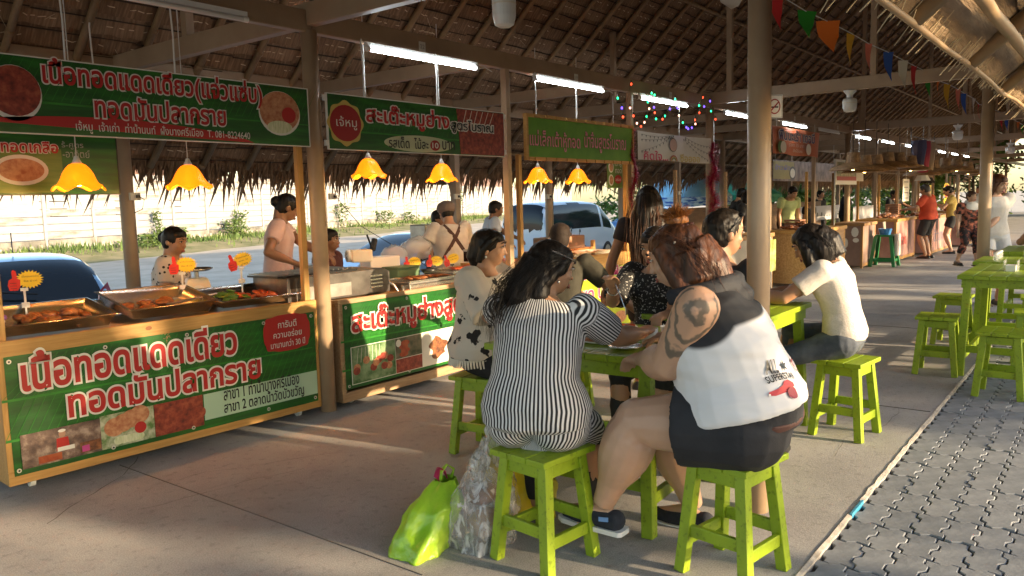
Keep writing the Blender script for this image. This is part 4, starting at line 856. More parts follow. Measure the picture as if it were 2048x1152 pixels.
# wire racks of skewers
def rack(O, L, D, label, n, seed, m=FOOD):
    t = thing('rack_tray', label, 'tray', O); q = MB(); q.bb(-L / 2, L / 2, -D / 2, D / 2, 0, .012); q.build('pan', DSTEEL, t)
    for k in range(int(L / .022)): q = MB(); x = -L / 2 + .022 * k; q.bar((x, -D / 2, .02), (x, D / 2, .02), .004); q.build('wire', STEEL, t)
    for a in (-D / 2, D / 2): q = MB(); q.bar((-L / 2, a, .02), (L / 2, a, .02), .012); q.build('rim', STEEL, t)
    rr = random.Random(seed)
    for k in range(n):
        s = thing('skewer', 'short pork skewer lying on the ' + ('front' if seed == 1 else 'rear') + ' wire rack of the skewer stall', 'skewer', V(O) + V((rr.uniform(-L * .38, L * .38), rr.uniform(-.04, .04), .03)), rr.gauss(1.57, .2), 'pork skewers on the ' + ('front' if seed == 1 else 'rear') + ' rack')
        q = MB(); q.tube([(-.1, 0, 0), (.13, 0, 0)], .0018, 4); q.build('stick', STICK, s)
        q = MB(); q.tube([(-.1, 0, .002), (-.05, .002, .004), (0, -.002, .003), (.04, 0, .002)], [.006, .013, .012, .006], 7); q.build('meat', m, s, smooth=True)
rack(V((4.98, 4.85, CZ2 + .06)), .62, .34, 'wire rack of pork skewers at the front of the skewer stall', 12, 1); rack(V((5.55, 4.92, CZ2 + .09)), .52, .36, 'wire rack of redder skewers at the far end of the skewer stall', 12, 2, FOODR)
q = MB(); q.bb(4.66, 5.84, 4.66, 5.12, CZ2 + .001, CZ2 + .058); bevel(tag(q.build('work_table', STEEL), 'low steel work ledge carrying the skewer racks', 'ledge'), .006)
for i, (px, py, y, lab, roll) in enumerate(((824, 522, 5.3, 'yellow starburst tag by the white tub on the skewer stall', 0), (868, 518, 5.3, 'shaded yellow starburst tag over the dark sauce bowl', .1), (905, 514, 5.3, 'tilted yellow starburst tag next to the sauce bottles', -.25))):
    p = PY(px, py + 30, y); price_tag((p.x, y, p.z - .03), -.5, lab, ('หมูสะเต๊ะ', '10 บ.'), s=1.0, roll=roll, stand=BLACKP)
def tub(O, r, h, m, ml, label, name='tub', n=18):
    t = thing(name, label, 'tub', O); q = MB(); q.lathe([(r * .85, 0), (r, h), (r * .96, h), (r * .8, .01)], n); q.build('body', m, t, smooth=True)
    if ml: q = MB(); q.lathe([(r * 1.04, h - .01), (r * 1.05, h + .008), (.001, h + .014)], n); q.build('lid', ml, t, smooth=True)
    return t
pp = PY(800, 560, 5.25); tub((4.78, 5.22, CZ2), .11, .13, CREAM, WHITE, 'round cream tub with a white lid behind the wire rack', 'food_tub')
t = thing('crate', 'green plastic box behind the front wire rack', 'box', (5.15, 5.25, CZ2)); q = MB(); q.bb(-.14, .14, -.1, .1, 0, .15); bevel(q.build('body', mat('sage_plastic', (.09, .16, .08), rough=.45), t), .01); q = MB(); q.bb(-.146, .146, -.106, .106, .15, .162); q.build('rim', MATS['sage_plastic'], t)
t = thing('bowl', 'dark sauce bowl in front of the green box', 'bowl', (5.36, 5.1, CZ2 + .06)); q = MB(); q.lathe([(.03, 0), (.07, .04), (.082, .06), (.076, .06), (.03, .01)], 18); q.build('bowl_body', BLACKP, t, smooth=True); q = MB(); q.prism(ellipse(0, 0, .07, .07, 16), .045, .047, f=lambda p: V((p.x, p.z, p.y))); q.build('sauce', FOOD, t)
for k, lab in enumerate(('dark brown sauce jar nearest the starburst tags', 'dark brown sauce jar against the pink skewer tub')):
    p = PY(938 + 17 * k, 523, 5.25); t = thing('sauce_jar', lab, 'jar', (p.x, 5.25, p.z)); q = MB(); q.bb(-.04, .04, -.04, .04, 0, .11); bevel(q.build('sauce', mat('dark_sauce', (.02, .006, .003), rough=.1, spec=.6), t), .008); q = MB(); q.bb(-.042, .042, -.042, .042, .1, .125); bevel(q.build('jar_neck', mat('clear_plastic', (.7, .68, .65), rough=.15, alpha=.5), t), .006)
p = PY(985, 525, 5.3); cup((p.x, 5.3, p.z), .085, .13, mat('pink_plastic', (.62, .36, .38), rough=.35), 'pink plastic tub full of bamboo skewers', n=36, sm=STICK, sl=.27, name='skewer_tub')
q = MB(); a = PY(960, 530, 5.3); q.bb(a.x - .3, a.x + .35, 5.18, 5.42, CZ2, a.z); tag(q.build('shelf', PINE), 'low pine shelf under the sauce jars', 'shelf')
# cream motor on a cable, plastic basket, clear bags
p = PY(705, 520, 5.35); t = thing('grill_fan', 'cream grill fan motor with round vent behind the grill', 'fan', (p.x, 5.35, CZ2 + .23), -.4); q = MB(); q.bb(-.02, .17, -.06, .06, 0, .11); bevel(q.build('case', CREAM, t), .015); q = MB(); q.tube([(-.02, 0, .06), (-.05, 0, .06)], .055, 20); q.build('vent', WHITE, t, smooth=True)
for k in range(8): a = 2 * pi * k / 8; q = MB(); q.bar((-.052, .012 * cos(a), .06 + .012 * sin(a)), (-.052, .045 * cos(a), .06 + .045 * sin(a)), .005); q.build('vane', DSTEEL, t)
BAGM = mat('clear_bag', (.66, .66, .66), rough=.15, alpha=.42, bump=.8, bscale=14, spec=.8)
def crumple(name, label, loc, r, m, cat='bag', seed=0, amp=.35, n=22, mm=14, rot=0, neck=False):
    q = MB(); q.ell((0, 0, r[2]), r, n=n, m=mm); V0 = []
    for v in q.v:
        v = V(v); d = (v - V((0, 0, r[2]))); k = NZ.noise(v * (2.2 / max(r)) + V((seed, 0, 0))) * .6 + NZ.ridged_multi_fractal(v * (3.0 / max(r)) + V((0, seed, 0)), 1.0, 2.0, 2, 1.0, 2.0) * .18 - .2
        v = V((0, 0, r[2])) + d * (1 + amp * k)
        if neck and v.z > r[2] * 1.5: t_ = min(1, (v.z - r[2] * 1.5) / (r[2] * .5)); v.x *= 1 - .8 * t_; v.y *= 1 - .8 * t_; v.z += r[2] * .35 * t_
        v.z = max(v.z, .004); V0.append(tuple(v))
    q.v = V0; o = q.build(name, m, None, smooth=True, loc=loc, rz=rot, clean=True); return tag(o, label, cat)
for k, (px, py, rr_, lab) in enumerate(((745, 540, (.14, .10, .08), 'clear plastic bag sagging by the white plastic basket'), (790, 525, (.16, .12, .11), 'bunched clear plastic bag hanging in front of the blue sedan'), (835, 510, (.18, .13, .12), 'large heap of clear plastic bags beside the capped vendor'))):
    p = PY(px, py, 5.6); crumple('plastic_bag', lab, (p.x, 5.6, p.z - .05), rr_, BAGM, seed=k * 7)
q = MB(); p = PY(760, 530, 5.45); q.bb(-.16, .16, -.1, .1, 0, .1); o = bevel(tag(q.build('basket', WHITE, loc=(p.x, 5.45, p.z - .02), rz=-.2), 'white plastic basket with blue stripes behind the grill', 'basket'), .01)
p = PY(745, 500, 5.7); t = thing('lighter', 'black gas lighter with flame guard standing in the basket', 'lighter', p, .3); q = MB(); q.tube([(0, 0, 0), (.05, 0, .1)], .03, 8); q.build('body', BLACKP, t); q = MB(); q.tube([(-.01, 0, .02), (-.09, 0, .15)], .01, 6); q.build('nozzle', BLACKP, t)
q = MB(); bt = V((5.85, 6.2, 0)); q.bb(-1.2, 1.3, -.28, .28, .70, .74); t = thing('back_table', 'steel topped back table behind the skewer stall', 'table', (5.2, 6.0, 0)); q.build('tabletop', DSTEEL, t)
for x in (-1.1, 1.2):
    for y in (-.22, .22): q = MB(); q.bar((x, y, 0), (x, y, .7), .03); q.build('leg', DSTEEL, t)
for nm, L_, lab, x, y in (('cool_box', (.3, .2, .2), 'blue and grey cool box on the back table', 4.7, 6.05),): t = thing(nm, lab, 'box', (x, y, .74)); q = MB(); q.box((0, 0, .1), L_); bevel(q.build('body', mat('slate_blue_plastic', (.08, .14, .22), rough=.4), t), .015); q = MB(); q.box((0, 0, .215), (.32, .22, .03)); bevel(q.build('lid', DSTEEL, t), .01)
q = MB(); p = PY(850, 470, 6.3); q.bb(-.12, .12, -.12, .12, 0, .24); tag(bevel(q.build('steel_box', DSTEEL, loc=(p.x, 6.3, p.z - .12)), .01), 'grey steel box standing beside the capped vendor', 'box')
# ================================================================ stall 3 (fried tofu), stall 4
A3 = V((6.08, 4.55, 0)); L3 = 2.14
st3 = stall_base('food_stall', 'pine stall with a yellow-green banner and pink lettering under the lime board', A3, 0, L3, .8, .90, PINE, PINEV, rail=.15, post_h=1.95, posts=((0, 0), (1, 0)))
PS3 = Plane((A3.x, A3.y, 0)); b3 = bannerobj(st3, L3, .06, .75, mat('lime_yellow_print', (.45, .50, .012), (.52, .62, .03), scale=3, rough=.4), .01)
PURP = mat('print_magenta_text', (.45, .03, .16), rough=.45)
text(b3, 'เต้าหู้ ไชเท้า เผือก', PURP, *tbox(PS3, (1110, 540, 562), (1256, 530, 562)), -.007, .02, SWHITE, .05); text(b3, 'ข้าวโพด ปอเปี๊ยะ', PURP, *tbox(PS3, (1110, 572, 600), (1256, 566, 596)), -.007, .02, SWHITE, .05); text(b3, 'โทร. 086-991-5542', GOLD, *tbox(PS3, (1110, 604, 616), (1256, 600, 612)), -.006, .01)
for k in range(5): flat(b3, 'food_print', ellipse(.3 + .38 * k, .16, .14, .07), -.005, CHICK)
for k, lab in enumerate(('clear tray of fried tofu at the near end of the tofu stall', 'clear tray of fried taro in the middle of the tofu stall', 'clear tray of spring rolls by the far post of the tofu stall')):
    tray('tray', lab, A3 + V((.9 + .42 * k, .3, .872)), 0, .36, .3, .05, CREAM); pile(A3 + V((.9 + .42 * k, .3, .872)), 0, .26, .2, 18, .035, (CHICK, FOOD, FOODR)[k], ('golden fried tofu pieces', 'brown fried taro pieces', 'red fried rolls')[k] + ' heaped in a tray of the tofu stall', 'fried food', seed=20 + k, name='fried_food', heap=.03)
for k, (x, c_, lab) in enumerate(((1.35, (.10, .09, .08), 'dark grey box on the shelf of the tofu stall'), (1.75, (.20, .11, .07), 'brown carton on the shelf of the tofu stall'))):
    q = MB(); q.bb(-.19, .19, -.1, .1, 0, .15); o = tag(q.build('carton', mat('carton_%d' % k, c_, rough=.7), loc=A3 + V((x, .62, .94))), lab, 'box'); bevel(o, .01)
q = MB(); q.bb(A3.x + 1.0, A3.x + 2.1, 5.05, 5.35, .872, .94); tag(q.build('shelf', mat('orange_shelf', (.45, .16, .04), rough=.5)), 'orange wooden shelf at the back of the tofu stall', 'shelf')
A4 = V((8.45, 4.50, 0)); st4 = stall_base('food_stall', 'pine stall with a pale food print front beyond the long-haired girl', A4, 0, 2.05, .8, .88, PINE, PINEV, rail=.05, post_h=1.0, posts=((0, 1), (1, 1)))
b4 = bannerobj(st4, 2.05, .06, .82, mat('pale_food_print', (.42, .40, .2), (.68, .62, .42), scale=5, detail=6, rough=.45), .01)
rr = random.Random(8)
for k in range(16): flat(b4, 'food_print', ellipse(.15 + 1.75 * rr.random(), .14 + .6 * rr.random(), .06, .05, 14), -.005 - .0003 * k, rr.choice([CHICK, MEAT, GREENV, FOODR]), .001)
for k in range(3):
    tray('tray', ('shallow tray of orange fried snacks at the near end of the pale fronted stall', 'shallow tray of brown fried snacks amid the pale fronted stall', 'shallow tray of red snacks at the far end of the pale fronted stall')[k], A4 + V((.4 + .62 * k, .35, .852)), 0, .5, .4, .05); pile(A4 + V((.4 + .62 * k, .35, .852)), 0, .4, .3, 30, .04, (CHICK, FOODR, FOOD)[k], ('orange', 'red brown', 'dark brown')[k] + ' fried snacks heaped on the pale fronted stall', 'fried food', seed=30 + k, name='fried_snack', heap=.1)
# ================================================================ far stalls
def far_stall(label, O, L, D, H, front, end, wood=BROWNW, posts=True, banner=None):
    t = thing('food_stall', label, 'stall', O); q = MB(); q.bb(0, L, .004, .02, .05, H - .06); q.build('front_panel', front, t); q = MB(); q.bb(.004, .02, .02, D, .05, H - .06); q.build('end_panel', end, t); q = MB(); q.bb(L - .02, L - .004, .02, D, .05, H - .06); q.build('end_panel', wood, t)
    q = MB(); q.bb(-.02, L + .02, -.03, D + .02, H - .06, H); bevel(q.build('counter', wood, t), .006)
    for x in (-.004, L - .04):
        for y in (-.002, D - .04): q = MB(); q.bb(x, x + .044, y, y + .044, 0, H - .06 if y < .1 or not posts else 1.9); q.build('post', wood, t)
    q = MB(); q.bb(.04, L - .04, -.004, .012, .04, .10); q.build('bottom_rail', wood, t); return t
WOVEN = mat('woven_bamboo_mat', (.44, .25, .09), (.60, .38, .16), scale=34, detail=2, stretch=(1, 1, 1), rough=.6, bump=.3, bscale=40)
PINKP = mat('faded_pink_print', (.30, .14, .12), (.45, .26, .22), scale=3, detail=7, rough=.6); BRN = mat('mauve_brown_board', (.24, .15, .12), (.32, .21, .17), scale=3, rough=.6)
ts5 = far_stall('stall with a woven bamboo mat end panel under the orange banner', (12.95, 3.95, 0), 2.0, .7, .92, BROWNW, WOVEN, PINE)
q = MB(); q.add([(-.012, .02, .92), (-.012, .30, .92), (-.016, .28, .72), (-.014, .0, .70)], [(0, 1, 2, 3)]); q.build('hung_cloth', mat('cream_cloth', (.58, .50, .32), rough=.8), ts5)
ts6 = far_stall('mauve board stall with white stickers beyond the bamboo mat stall', (16.6, 4.05, 0), 1.0, .6, .9, BRN, BRN)
for k, (y, z, w_, h_) in enumerate(((.15, .72, .07, .1), (.13, .56, .06, .045), (.33, .5, .055, .1), (.36, .30, .05, .05))): q = MB(); q.prism([(y + w_ * cos(a), z + h_ * sin(a)) for a in [2 * pi * i / 10 for i in range(10)]], 0, .003, f=lambda p: V((p.y, p.x, p.z))); o = q.build('sticker', SWHITE, ts6); 
ts7 = far_stall('pine framed stall with pink printed front by the orange shirted man', (18.2, 3.78, 0), 1.9, .8, .92, PINKP, PINKP, PINE); text(ts7, 'อร่อย', RED, .3, 1.0, .35, .6, -.0, .01)
ts8 = far_stall('faded pink stall with scrawled lettering behind the shorts of the orange shirted man', (20.5, 3.5, 0), 2.6, .8, .9, PINKP, PINKP, BROWNW); text(ts8, 'ข้าวแกง', mat('scrawl_blue', (.12, .14, .2), rough=.6), .3, 1.4, .3, .6, 0, .01)
ts9 = far_stall('faded red stall with white scrawl beyond the yellow shirted woman', (23.6, 3.25, 0), 2.6, .8, .95, mat('faded_red_board', (.32, .09, .08), (.42, .16, .14), scale=3, rough=.6), PINKP, BROWNW); text(ts9, 'น้ำ 10', SWHITE, .4, 1.5, .3, .6, 0, .01)
far_stall('plain brown stall at the far end of the row', (27.2, 3.3, 0), 3, .8, .9, BRN, BRN, BROWNW)
ts4b = far_stall('brown stall with grilled food between the fairy lights and the tan column', (10.75, 4.45, 0), 1.9, .8, .9, mat('pale_grey_board', (.4, .37, .33), rough=.6), CREAM, BROWNW)
t = thing('side_banner', 'hanging side banner with yellow and green fruit print beside the bamboo mat', 'banner', (12.2, 4.36, .3)); q = MB(); q.bb(0, .35, 0, .004, 0, .5); q.build('sheet', mat('fruit_print', (.2, .35, .05), (.65, .6, .25), scale=9, rough=.5), t); q = MB(); q.tube([(.17, .01, -.3), (.17, .01, .52)], .01, 6); q.build('pole', WHITE, t)
rr = random.Random(77)
for k, (O, L, m_, lab) in enumerate((((11.2, 4.75, .9), 1.2, FOODR, 'glossy red grilled meat on the brown stall by the tan column'), ((13.5, 4.3, .92), 1.1, FOOD, 'brown grilled food on the bamboo mat stall'), ((18.9, 4.1, .92), 1.0, CHICK, 'wrapped snacks on the pine framed stall'), ((21.6, 3.9, .9), 1.6, FOOD, 'brown snacks on the faded pink stall'), ((24.6, 3.6, .95), 1.6, FOODR, 'red snacks on the faded red stall'))):
    pile(O, 0, L, .4, 40, .06, m_, lab, 'food', seed=50 + k, name='snack', heap=.1)
# egg trays stacked on the partition
for k, (px, py, y, n_, lab) in enumerate(((1590, 460, 4.6, 3, 'stacked brown egg trays on the bamboo mat stall'), (1785, 470, 4.3, 6, 'tall stack of brown egg trays on the pine framed stall'))):
    p = PY(px, py, y); t = thing('egg_trays', lab, 'egg trays', (p.x, y, .92))
    for j in range(n_): q = MB(); q.bb(-.16, .16, -.14, .14, .05 * j, .05 * j + .035); q.build('egg_tray', mat('egg_tray_pulp', (.25, .12, .07), (.33, .18, .12), scale=30, rough=.9), t)
# plywood partition with papers
pt = thing('partition', 'brown plywood partition with white papers behind the far stalls', 'partition', (12.2, 6.35, 0)); q = MB(); q.bb(0, 9.5, 0, .03, .0, 1.30); q.build('board', DARKW, pt); PP = Plane((12.2, 6.35, 0)); ppm = mat('grey_paper', (.42, .41, .42), rough=.7)
for (x0_, y0_, x1_, y1_, tx) in ((1600, 445, 1695, 408, 'อิ่ม...  ล่ำ'), (1705, 465, 1748, 410, None)):
    xa, za = PP(x0_, y0_); xb, zb_ = PP(x1_, y1_); flat(pt, 'paper', rect(xa, xb, za, zb_), -.002, ppm)
    if tx: text(pt, tx, SBLACK, xa + .7, xb - .15, za + .1, zb_ - .12, -.008, .01)
# banners over the far stalls
Po = Plane((12.95, 4.56, 1.9)); xo0 = Po(1546, 280)[0]; xo1 = Po(1637, 290)[0]; zo0 = Po(1590, 311)[1]; zo1 = Po(1590, 258)[1]
so_ = thing('hanging_sign', 'orange vinyl banner with blue and white lettering past the tan column', 'sign', (12.95, 4.56, 1.9)); q = MB(); n = 20
for i in range(n + 1): x = xo0 + (xo1 - xo0) * i / n; q.v += [(x, .02 * sin(i), zo0 + .01 * sin(i * .5)), (x, .015 * cos(i * .8), zo1)]
for i in range(n): q.f.append((2 * i, 2 * i + 2, 2 * i + 3, 2 * i + 1)); q.mi.append(0)
q.build('cloth', mat('orange_vinyl', (.45, .10, .035), (.55, .16, .06), scale=2, rough=.5), so_, smooth=True); text(so_, 'ฟินนะเร้า เดอมี', mat('print_navy', (.05, .05, .18), rough=.5), xo0 + .2, xo1 - .35, zo0 + .24, zo1 - .03, -.03, .02, SWHITE, .05)
for k in range(3): flat(so_, 'food_print', ellipse(xo0 + .3 + .12 * k + (1.2 if k == 2 else 0), zo0 + .12, .14, .1), -.026 - .003 * k, (GREENV, CREAM, SWHITE)[k])
text(so_, 'ราคา 35 บาท', SWHITE, xo0 + .7, xo0 + 1.5, zo0 + .14, zo0 + .2, -.028); text(so_, 'สั่งได้เลย', SWHITE, xo0 + .9, xo0 + 1.4, zo0 + .05, zo0 + .11, -.028); rods(so_, [xo0 + .2, xo1 - .2], zo1 - .01, .86)
Pb = Plane((12.0, 6.3, 1.5)); bb_ = thing('hanging_banner', 'dark purple and yellow menu banner across the back of the far stalls', 'banner', (12.0, 6.3, 1.5)); xa, za = Pb(1545, 362); xm1, zt_ = Pb(1588, 322); xb = Pb(1672, 355)[0]
flat(bb_, 'sheet', rect(xa, xb, za, zt_), 0, mat('purple_photo_print', (.07, .035, .035), (.30, .22, .18), scale=5, detail=7, rough=.5)); flat(bb_, 'yellow_print', rect(xa + .02, xm1, za + .05, zt_ - .03), -.004, mat('mustard_print', (.26, .2, .05), (.34, .27, .08), scale=2, rough=.5)); text(bb_, 'ข้าวผัด', mat('print_violet', (.14, .12, .3), rough=.5), xa + .15, xm1 - .3, zt_ - .22, zt_ - .10, -.009, .02)
c = ((xm1 - .12), (za + zt_) / 2 - .05); flat(bb_, 'plate_print', ellipse(c[0], c[1], .22, .16), -.007, BLACKP); flat(bb_, 'plate_print', ellipse(c[0], c[1], .17, .11), -.0095, CREAM); rods(bb_, [xa + .2, xb - .2], zt_, 1.3)
Pw = Plane((15.9, 4.45, 1.2)); sw = thing('pole_sign', 'white framed menu board on a thin white pole among the far stalls', 'sign', (15.9, 4.45, 0)); xa, za = Pw(1671, 369); xb, zb_ = Pw(1714, 322); za += 1.2; zb_ += 1.2
flat(sw, 'board', rect(xa, xb, za, zb_), 0, SWHITE); flat(sw, 'picture', rect(xa + .05, xb - .05, za + .12, zb_ - .05), -.004, mat('menu_photo_print', (.12, .15, .06), (.52, .45, .3), scale=7, detail=6, rough=.5)); flat(sw, 'red_strip', rect(xa + .06, xb - .06, za + .08, za + .16), -.007, DRED); q = MB(); q.tube([(xa + .02, .02, 0), (xa + .02, .02, zb_)], .014, 8); q.build('pole', WHITE, sw)
Pg = Plane((17.0, 4.45, 1.2)); sg = thing('pole_sign', 'small grey price board hung beyond the white framed menu board', 'sign', (17.0, 4.5, 0)); xa, za = Pg(1714, 362); xb, zb_ = Pg(1732, 335); flat(sg, 'board', rect(xa, xb, za + 1.2, zb_ + 1.2), 0, CREAM); text(sg, 'ราคา', SBLACK, xa + .1, xb - .08, za + 1.4, zb_ + 1.1, -.008, .01); q = MB(); q.tube([((xa + xb) / 2, .01, zb_ + 1.2), ((xa + xb) / 2, .01, 2.74)], .006, 5); q.build('hanger_wire', WIRE, sg)
# vertical paper strip and yellow strips
for k, (px, y0_, y1_, wd, m_, y, lab) in enumerate(((1812, 358, 403, 14, CREAM, 3.6, 'narrow cream menu strip hanging before the orange shirted man'), (1857, 370, 410, 12, YEL, 3.7, 'yellow cloth strip hanging between the two standing customers'), (1893, 365, 410, 12, YEL, 3.5, 'column of round yellow signs behind the yellow shirted woman'))):
    a, c_ = PY(px - wd / 2, y1_, y), PY(px + wd / 2, y0_, y); t = thing('hanging_strip', lab, 'sign', (a.x, y, a.z)); q = MB(); w_, h_ = c_.x - a.x, c_.z - a.z
    if k < 2: q.bb(0, w_, 0, .006, 0, h_); q.build('strip', m_, t)
    else:
        for j in range(3): q = MB(); q.prism(ellipse(w_ / 2, h_ * (j + .5) / 3, w_ * .5, h_ * .15), 0, .006); q.build('disc', m_, t)
    for j in range(4): q = MB(); q.bb(w_ * .2, w_ * .8, -.003, 0, h_ * (.12 + .24 * j), h_ * (.17 + .24 * j)); q.build('print_line', RED if k == 2 else MATS['pencil_grey'], t)
    q = MB(); q.tube([(w_ / 2, .003, h_), (w_ / 2, .003, 2.74 - a.z)], .005, 5); q.build('hanger_wire', WIRE, t)
# flat rattan shades over the far stalls
RAT = mat('rattan', (.20, .11, .045), (.33, .2, .09), scale=20, rough=.6, bump=.3)
for k in range(12):
    px = 1706 + 23 * k; py = 344 + 5 * sin(k * 1.3) + (2 if k > 5 else -4); y = 3.75 - .05 * k; p = PY(px, py, y)
    t = thing('pendant_lamp', 'flat rattan lampshade with a warm bulb hanging over the far stalls', 'lamp', p, 0, 'rattan lampshades over the far stalls'); q = MB(); q.lathe([(.40, 0), (.34, .05), (.13, .13), (.10, .30), (.095, .30), (.12, .125), (.33, .04)], 16); q.build('shade', RAT, t); q = MB(); q.ell((0, 0, .04), (.045, .045, .05), n=8, m=6); q.build('bulb', BULBW, t); q = MB(); q.tube([(0, 0, .3), (0, 0, 2.78 - p.z)], .005, 4); q.build('cord', BLACKP, t)
# windsocks
p0 = PY(1847, 278, 3.4); t = thing('windsocks', 'three cloth windsocks hanging from a rail above the far stalls', 'windsock', p0); q = MB(); q.tube([(-1.0, 0, 0), (1.2, 0, .02)], .012, 6); q.build('rail', DSTEEL, t)
for k, (x, L, c_) in enumerate(((-.45, .55, (.06, .06, .12)), (0, .75, (.38, .04, .06)), (.5, .8, (.34, .24, .14)))):
    q = MB(); q.lathe([(.14, -.05), (.15, -.2), (.12, -L * .7), (.1, -L), (.08, -L)], 10, c=(x, 0, 0)); q.build('windsock', mat('sock_%d' % k, c_, rough=.8), t); q = MB(); q.lathe([(.1, -L - .002), (.16, -L - .12), (.10, -L - .10)], 8, c=(x, 0, 0)); q.build('tail', SWHITE if k != 2 else BLACKP, t)
    q = MB(); q.tube([(x, 0, 0), (x, 0, -.06)], .006, 4); q.build('string', WIRE, t)
q = MB(); q.tube([p0, p0 + V((0, 0, 2.84 - p0.z + .1))], .006, 4); o = q.build('hanger_wire', WIRE, t); o.matrix_parent_inverse = Matrix.Translation(-p0)
# ================================================================ bulb housings under the tie beams, sockets
def bulb_lamp(x, px, py_top, py_bot, wpx, label):
    a = PX(px, py_top, x); c_ = PX(px, py_bot, x); h = a.z - c_.z; d = (a - EYE).length; r = wpx / 2 / FPX * d * .98
    t = thing('ceiling_lamp', label, 'lamp', a); zt = max(h, .01); q = MB(); q.lathe([(.001, 0), (r * .9, 0), (r * .86, -zt * .06), (r * .45, -zt * .2), (r * .42, -zt * .34), (r * .9, -zt * .40), (r, -zt * .48), (r * .97, -zt * .8), (r * .8, -zt * .96), (r * .5, -zt), (.001, -zt)], 22); q.build('housing', WHITE, t, smooth=False)
    q = MB(); q.lathe([(r * .985, -zt * .56), (r * 1.02, -zt * .58), (r * .985, -zt * .60)], 22); q.build('seam', CREAM, t)
    q = MB(); q.tube([(0, 0, 0), (0, 0, max(.02, 2.77 - a.z))], .012, 6); q.build('stem', WHITE, t)
bulb_lamp(3.72, 1006, -55, 55, 46, 'white ceiling lamp housing hanging above the skewer stall light'); bulb_lamp(10.6, 1700, 181, 224, 25, 'white ceiling lamp housing under the beam by the no-smoking sign'); bulb_lamp(17.6, 1916, 250, 280, 17, 'white ceiling lamp housing under the second far beam'); bulb_lamp(24.6, 2021, 286, 307, 14, 'white ceiling lamp housing under the third far beam')
def socket(p, label, droop=.5, to=None):
    t = thing('power_socket', label, 'socket', p); q = MB(); q.bb(-.05, .05, -.03, .0, -.035, .035); bevel(q.build('box', CREAM, t), .004); q = MB(); q.bb(.005, .035, -.05, -.03, -.015, .015); q.build('plug', BLACKP, t); q = MB(); pts = [(.02, -.05, 0), (.07, -.05, -.03), (.05, -.04, -.12), (-.02, -.03, -.15)] if to is None else [(.03, -.05, 0), (.08, -.05, -.06)] + to; q.tube(pts, .004, 5); q.build('cable', BLACKP, t)
for px, py, y, lab, to in ((268, 393, 7.30, 'white socket box with plug and looped cable on the dark back column', None), (663, 393, 7.30, 'white socket box with cable to the grill fan by the tan column', [(.16, -.3, -.35), (.2, -1.2, -.75), (.1, -1.7, -.95)]), (912, 393, 7.30, 'white socket box on the dark post behind the capped vendor', [(.1, -.02, -.25), (.14, 0, -.6)]), (1096, 393, 7.30, 'white socket box on the thick post behind the tofu stall', [(.1, -.02, -.25), (.1, 0, -.7)]), (1358, 386, 7.30, 'white socket box on the grey post before the blue umbrella', None)):
    socket(PY(px, py, y), lab, to=to)
# ================================================================ no-smoking sign on the round column
p = PY(1549, 213, A_COL.y - .06); ns = thing('no_smoking_sign', 'small white no-smoking sign strapped to the tan round column', 'sign', p, -.95); q = MB(); q.bb(-.036, .036, 0, .003, -.052, .052); q.build('plate', SWHITE, ns)
flat(ns, 'border', rect(-.033, .033, -.049, .049), -.0005, SBLACK, .0006); flat(ns, 'face', rect(-.0315, .0315, -.0475, .0475), -.0014, SWHITE, .0006)
q = MB(); o_ = ellipse(0, 0, .026, .034, 32); i_ = ellipse(0, 0, .021, .0285, 32)
for k in range(32): q.add([(o_[k][0], -.0026, o_[k][1]), (o_[(k + 1) % 32][0], -.0026, o_[(k + 1) % 32][1]), (i_[(k + 1) % 32][0], -.0026, i_[(k + 1) % 32][1]), (i_[k][0], -.0026, i_[k][1])], [(0, 1, 2, 3)])
q.build('ring', DRED, ns); flat(ns, 'cigarette', rect(-.016, .016, -.006, .0005), -.0022, SBLACK, .0006); flat(ns, 'smoke', [(.006, .004), (.009, .004), (.012, .016), (.009, .016)], -.0022, SBLACK, .0006); flat(ns, 'slash', [(-.019, -.017), (-.015, -.021), (.019, .017), (.015, .021)], -.003, DRED, .0006)
# ================================================================ bunting, fairy lights, tinsel
BY = 1.95
bn = thing('bunting', 'string of coloured cloth pennants hanging under the roof above the walkway', 'bunting'); FL = {'w': (.66, .60, .52), 'r': (.62, .03, .03), 'g': (.02, .30, .02), 'o': (.80, .19, .02), 'y': (.70, .38, .015), 'p': (.74, .2, .14), 'b': (.03, .10, .42)}
fl_ = [(1465, -4, 'w', 20, 1), (1553, -12, 'r', 70, .5), (1613, 22, 'g', 52, 1), (1655, 42, 'o', 62, 1), (1703, 68, 'y', 60, .9), (1738, 87, 'p', 58, .45), (1777, 104, 'b', 58, .6), (1806, 121, 'w', 56, .6), (1830, 132, 'r', 55, .6), (1857, 145, 'g', 51, .6), (1877, 162, 'o', 30, .25), (1896, 168, 'y', 46, .8), (1916, 178, 'p', 45, .4), (1928, 187, 'b', 42, .5), (1947, 197, 'w', 41, .4), (1958, 208, 'r', 30, .25), (1970, 212, 'g', 34, .4), (2003, 226, 'r', 36, .8), (2014, 232, 'b', 30, .6), (2036, 244, 'o', 22, .6), (2046, 250, 'g', 20, .5)]
pts = [PY(px, py, BY) for px, py, *_ in fl_]; q = MB(); q.tube([pts[0] + V((-2, 0, .15))] + [p + V((0, 0, .005 * sin(i * 2))) for i, p in enumerate(pts)] + [pts[-1] + V((6, 0, 0))], .004, 4); q.build('cord', WIRE, bn)
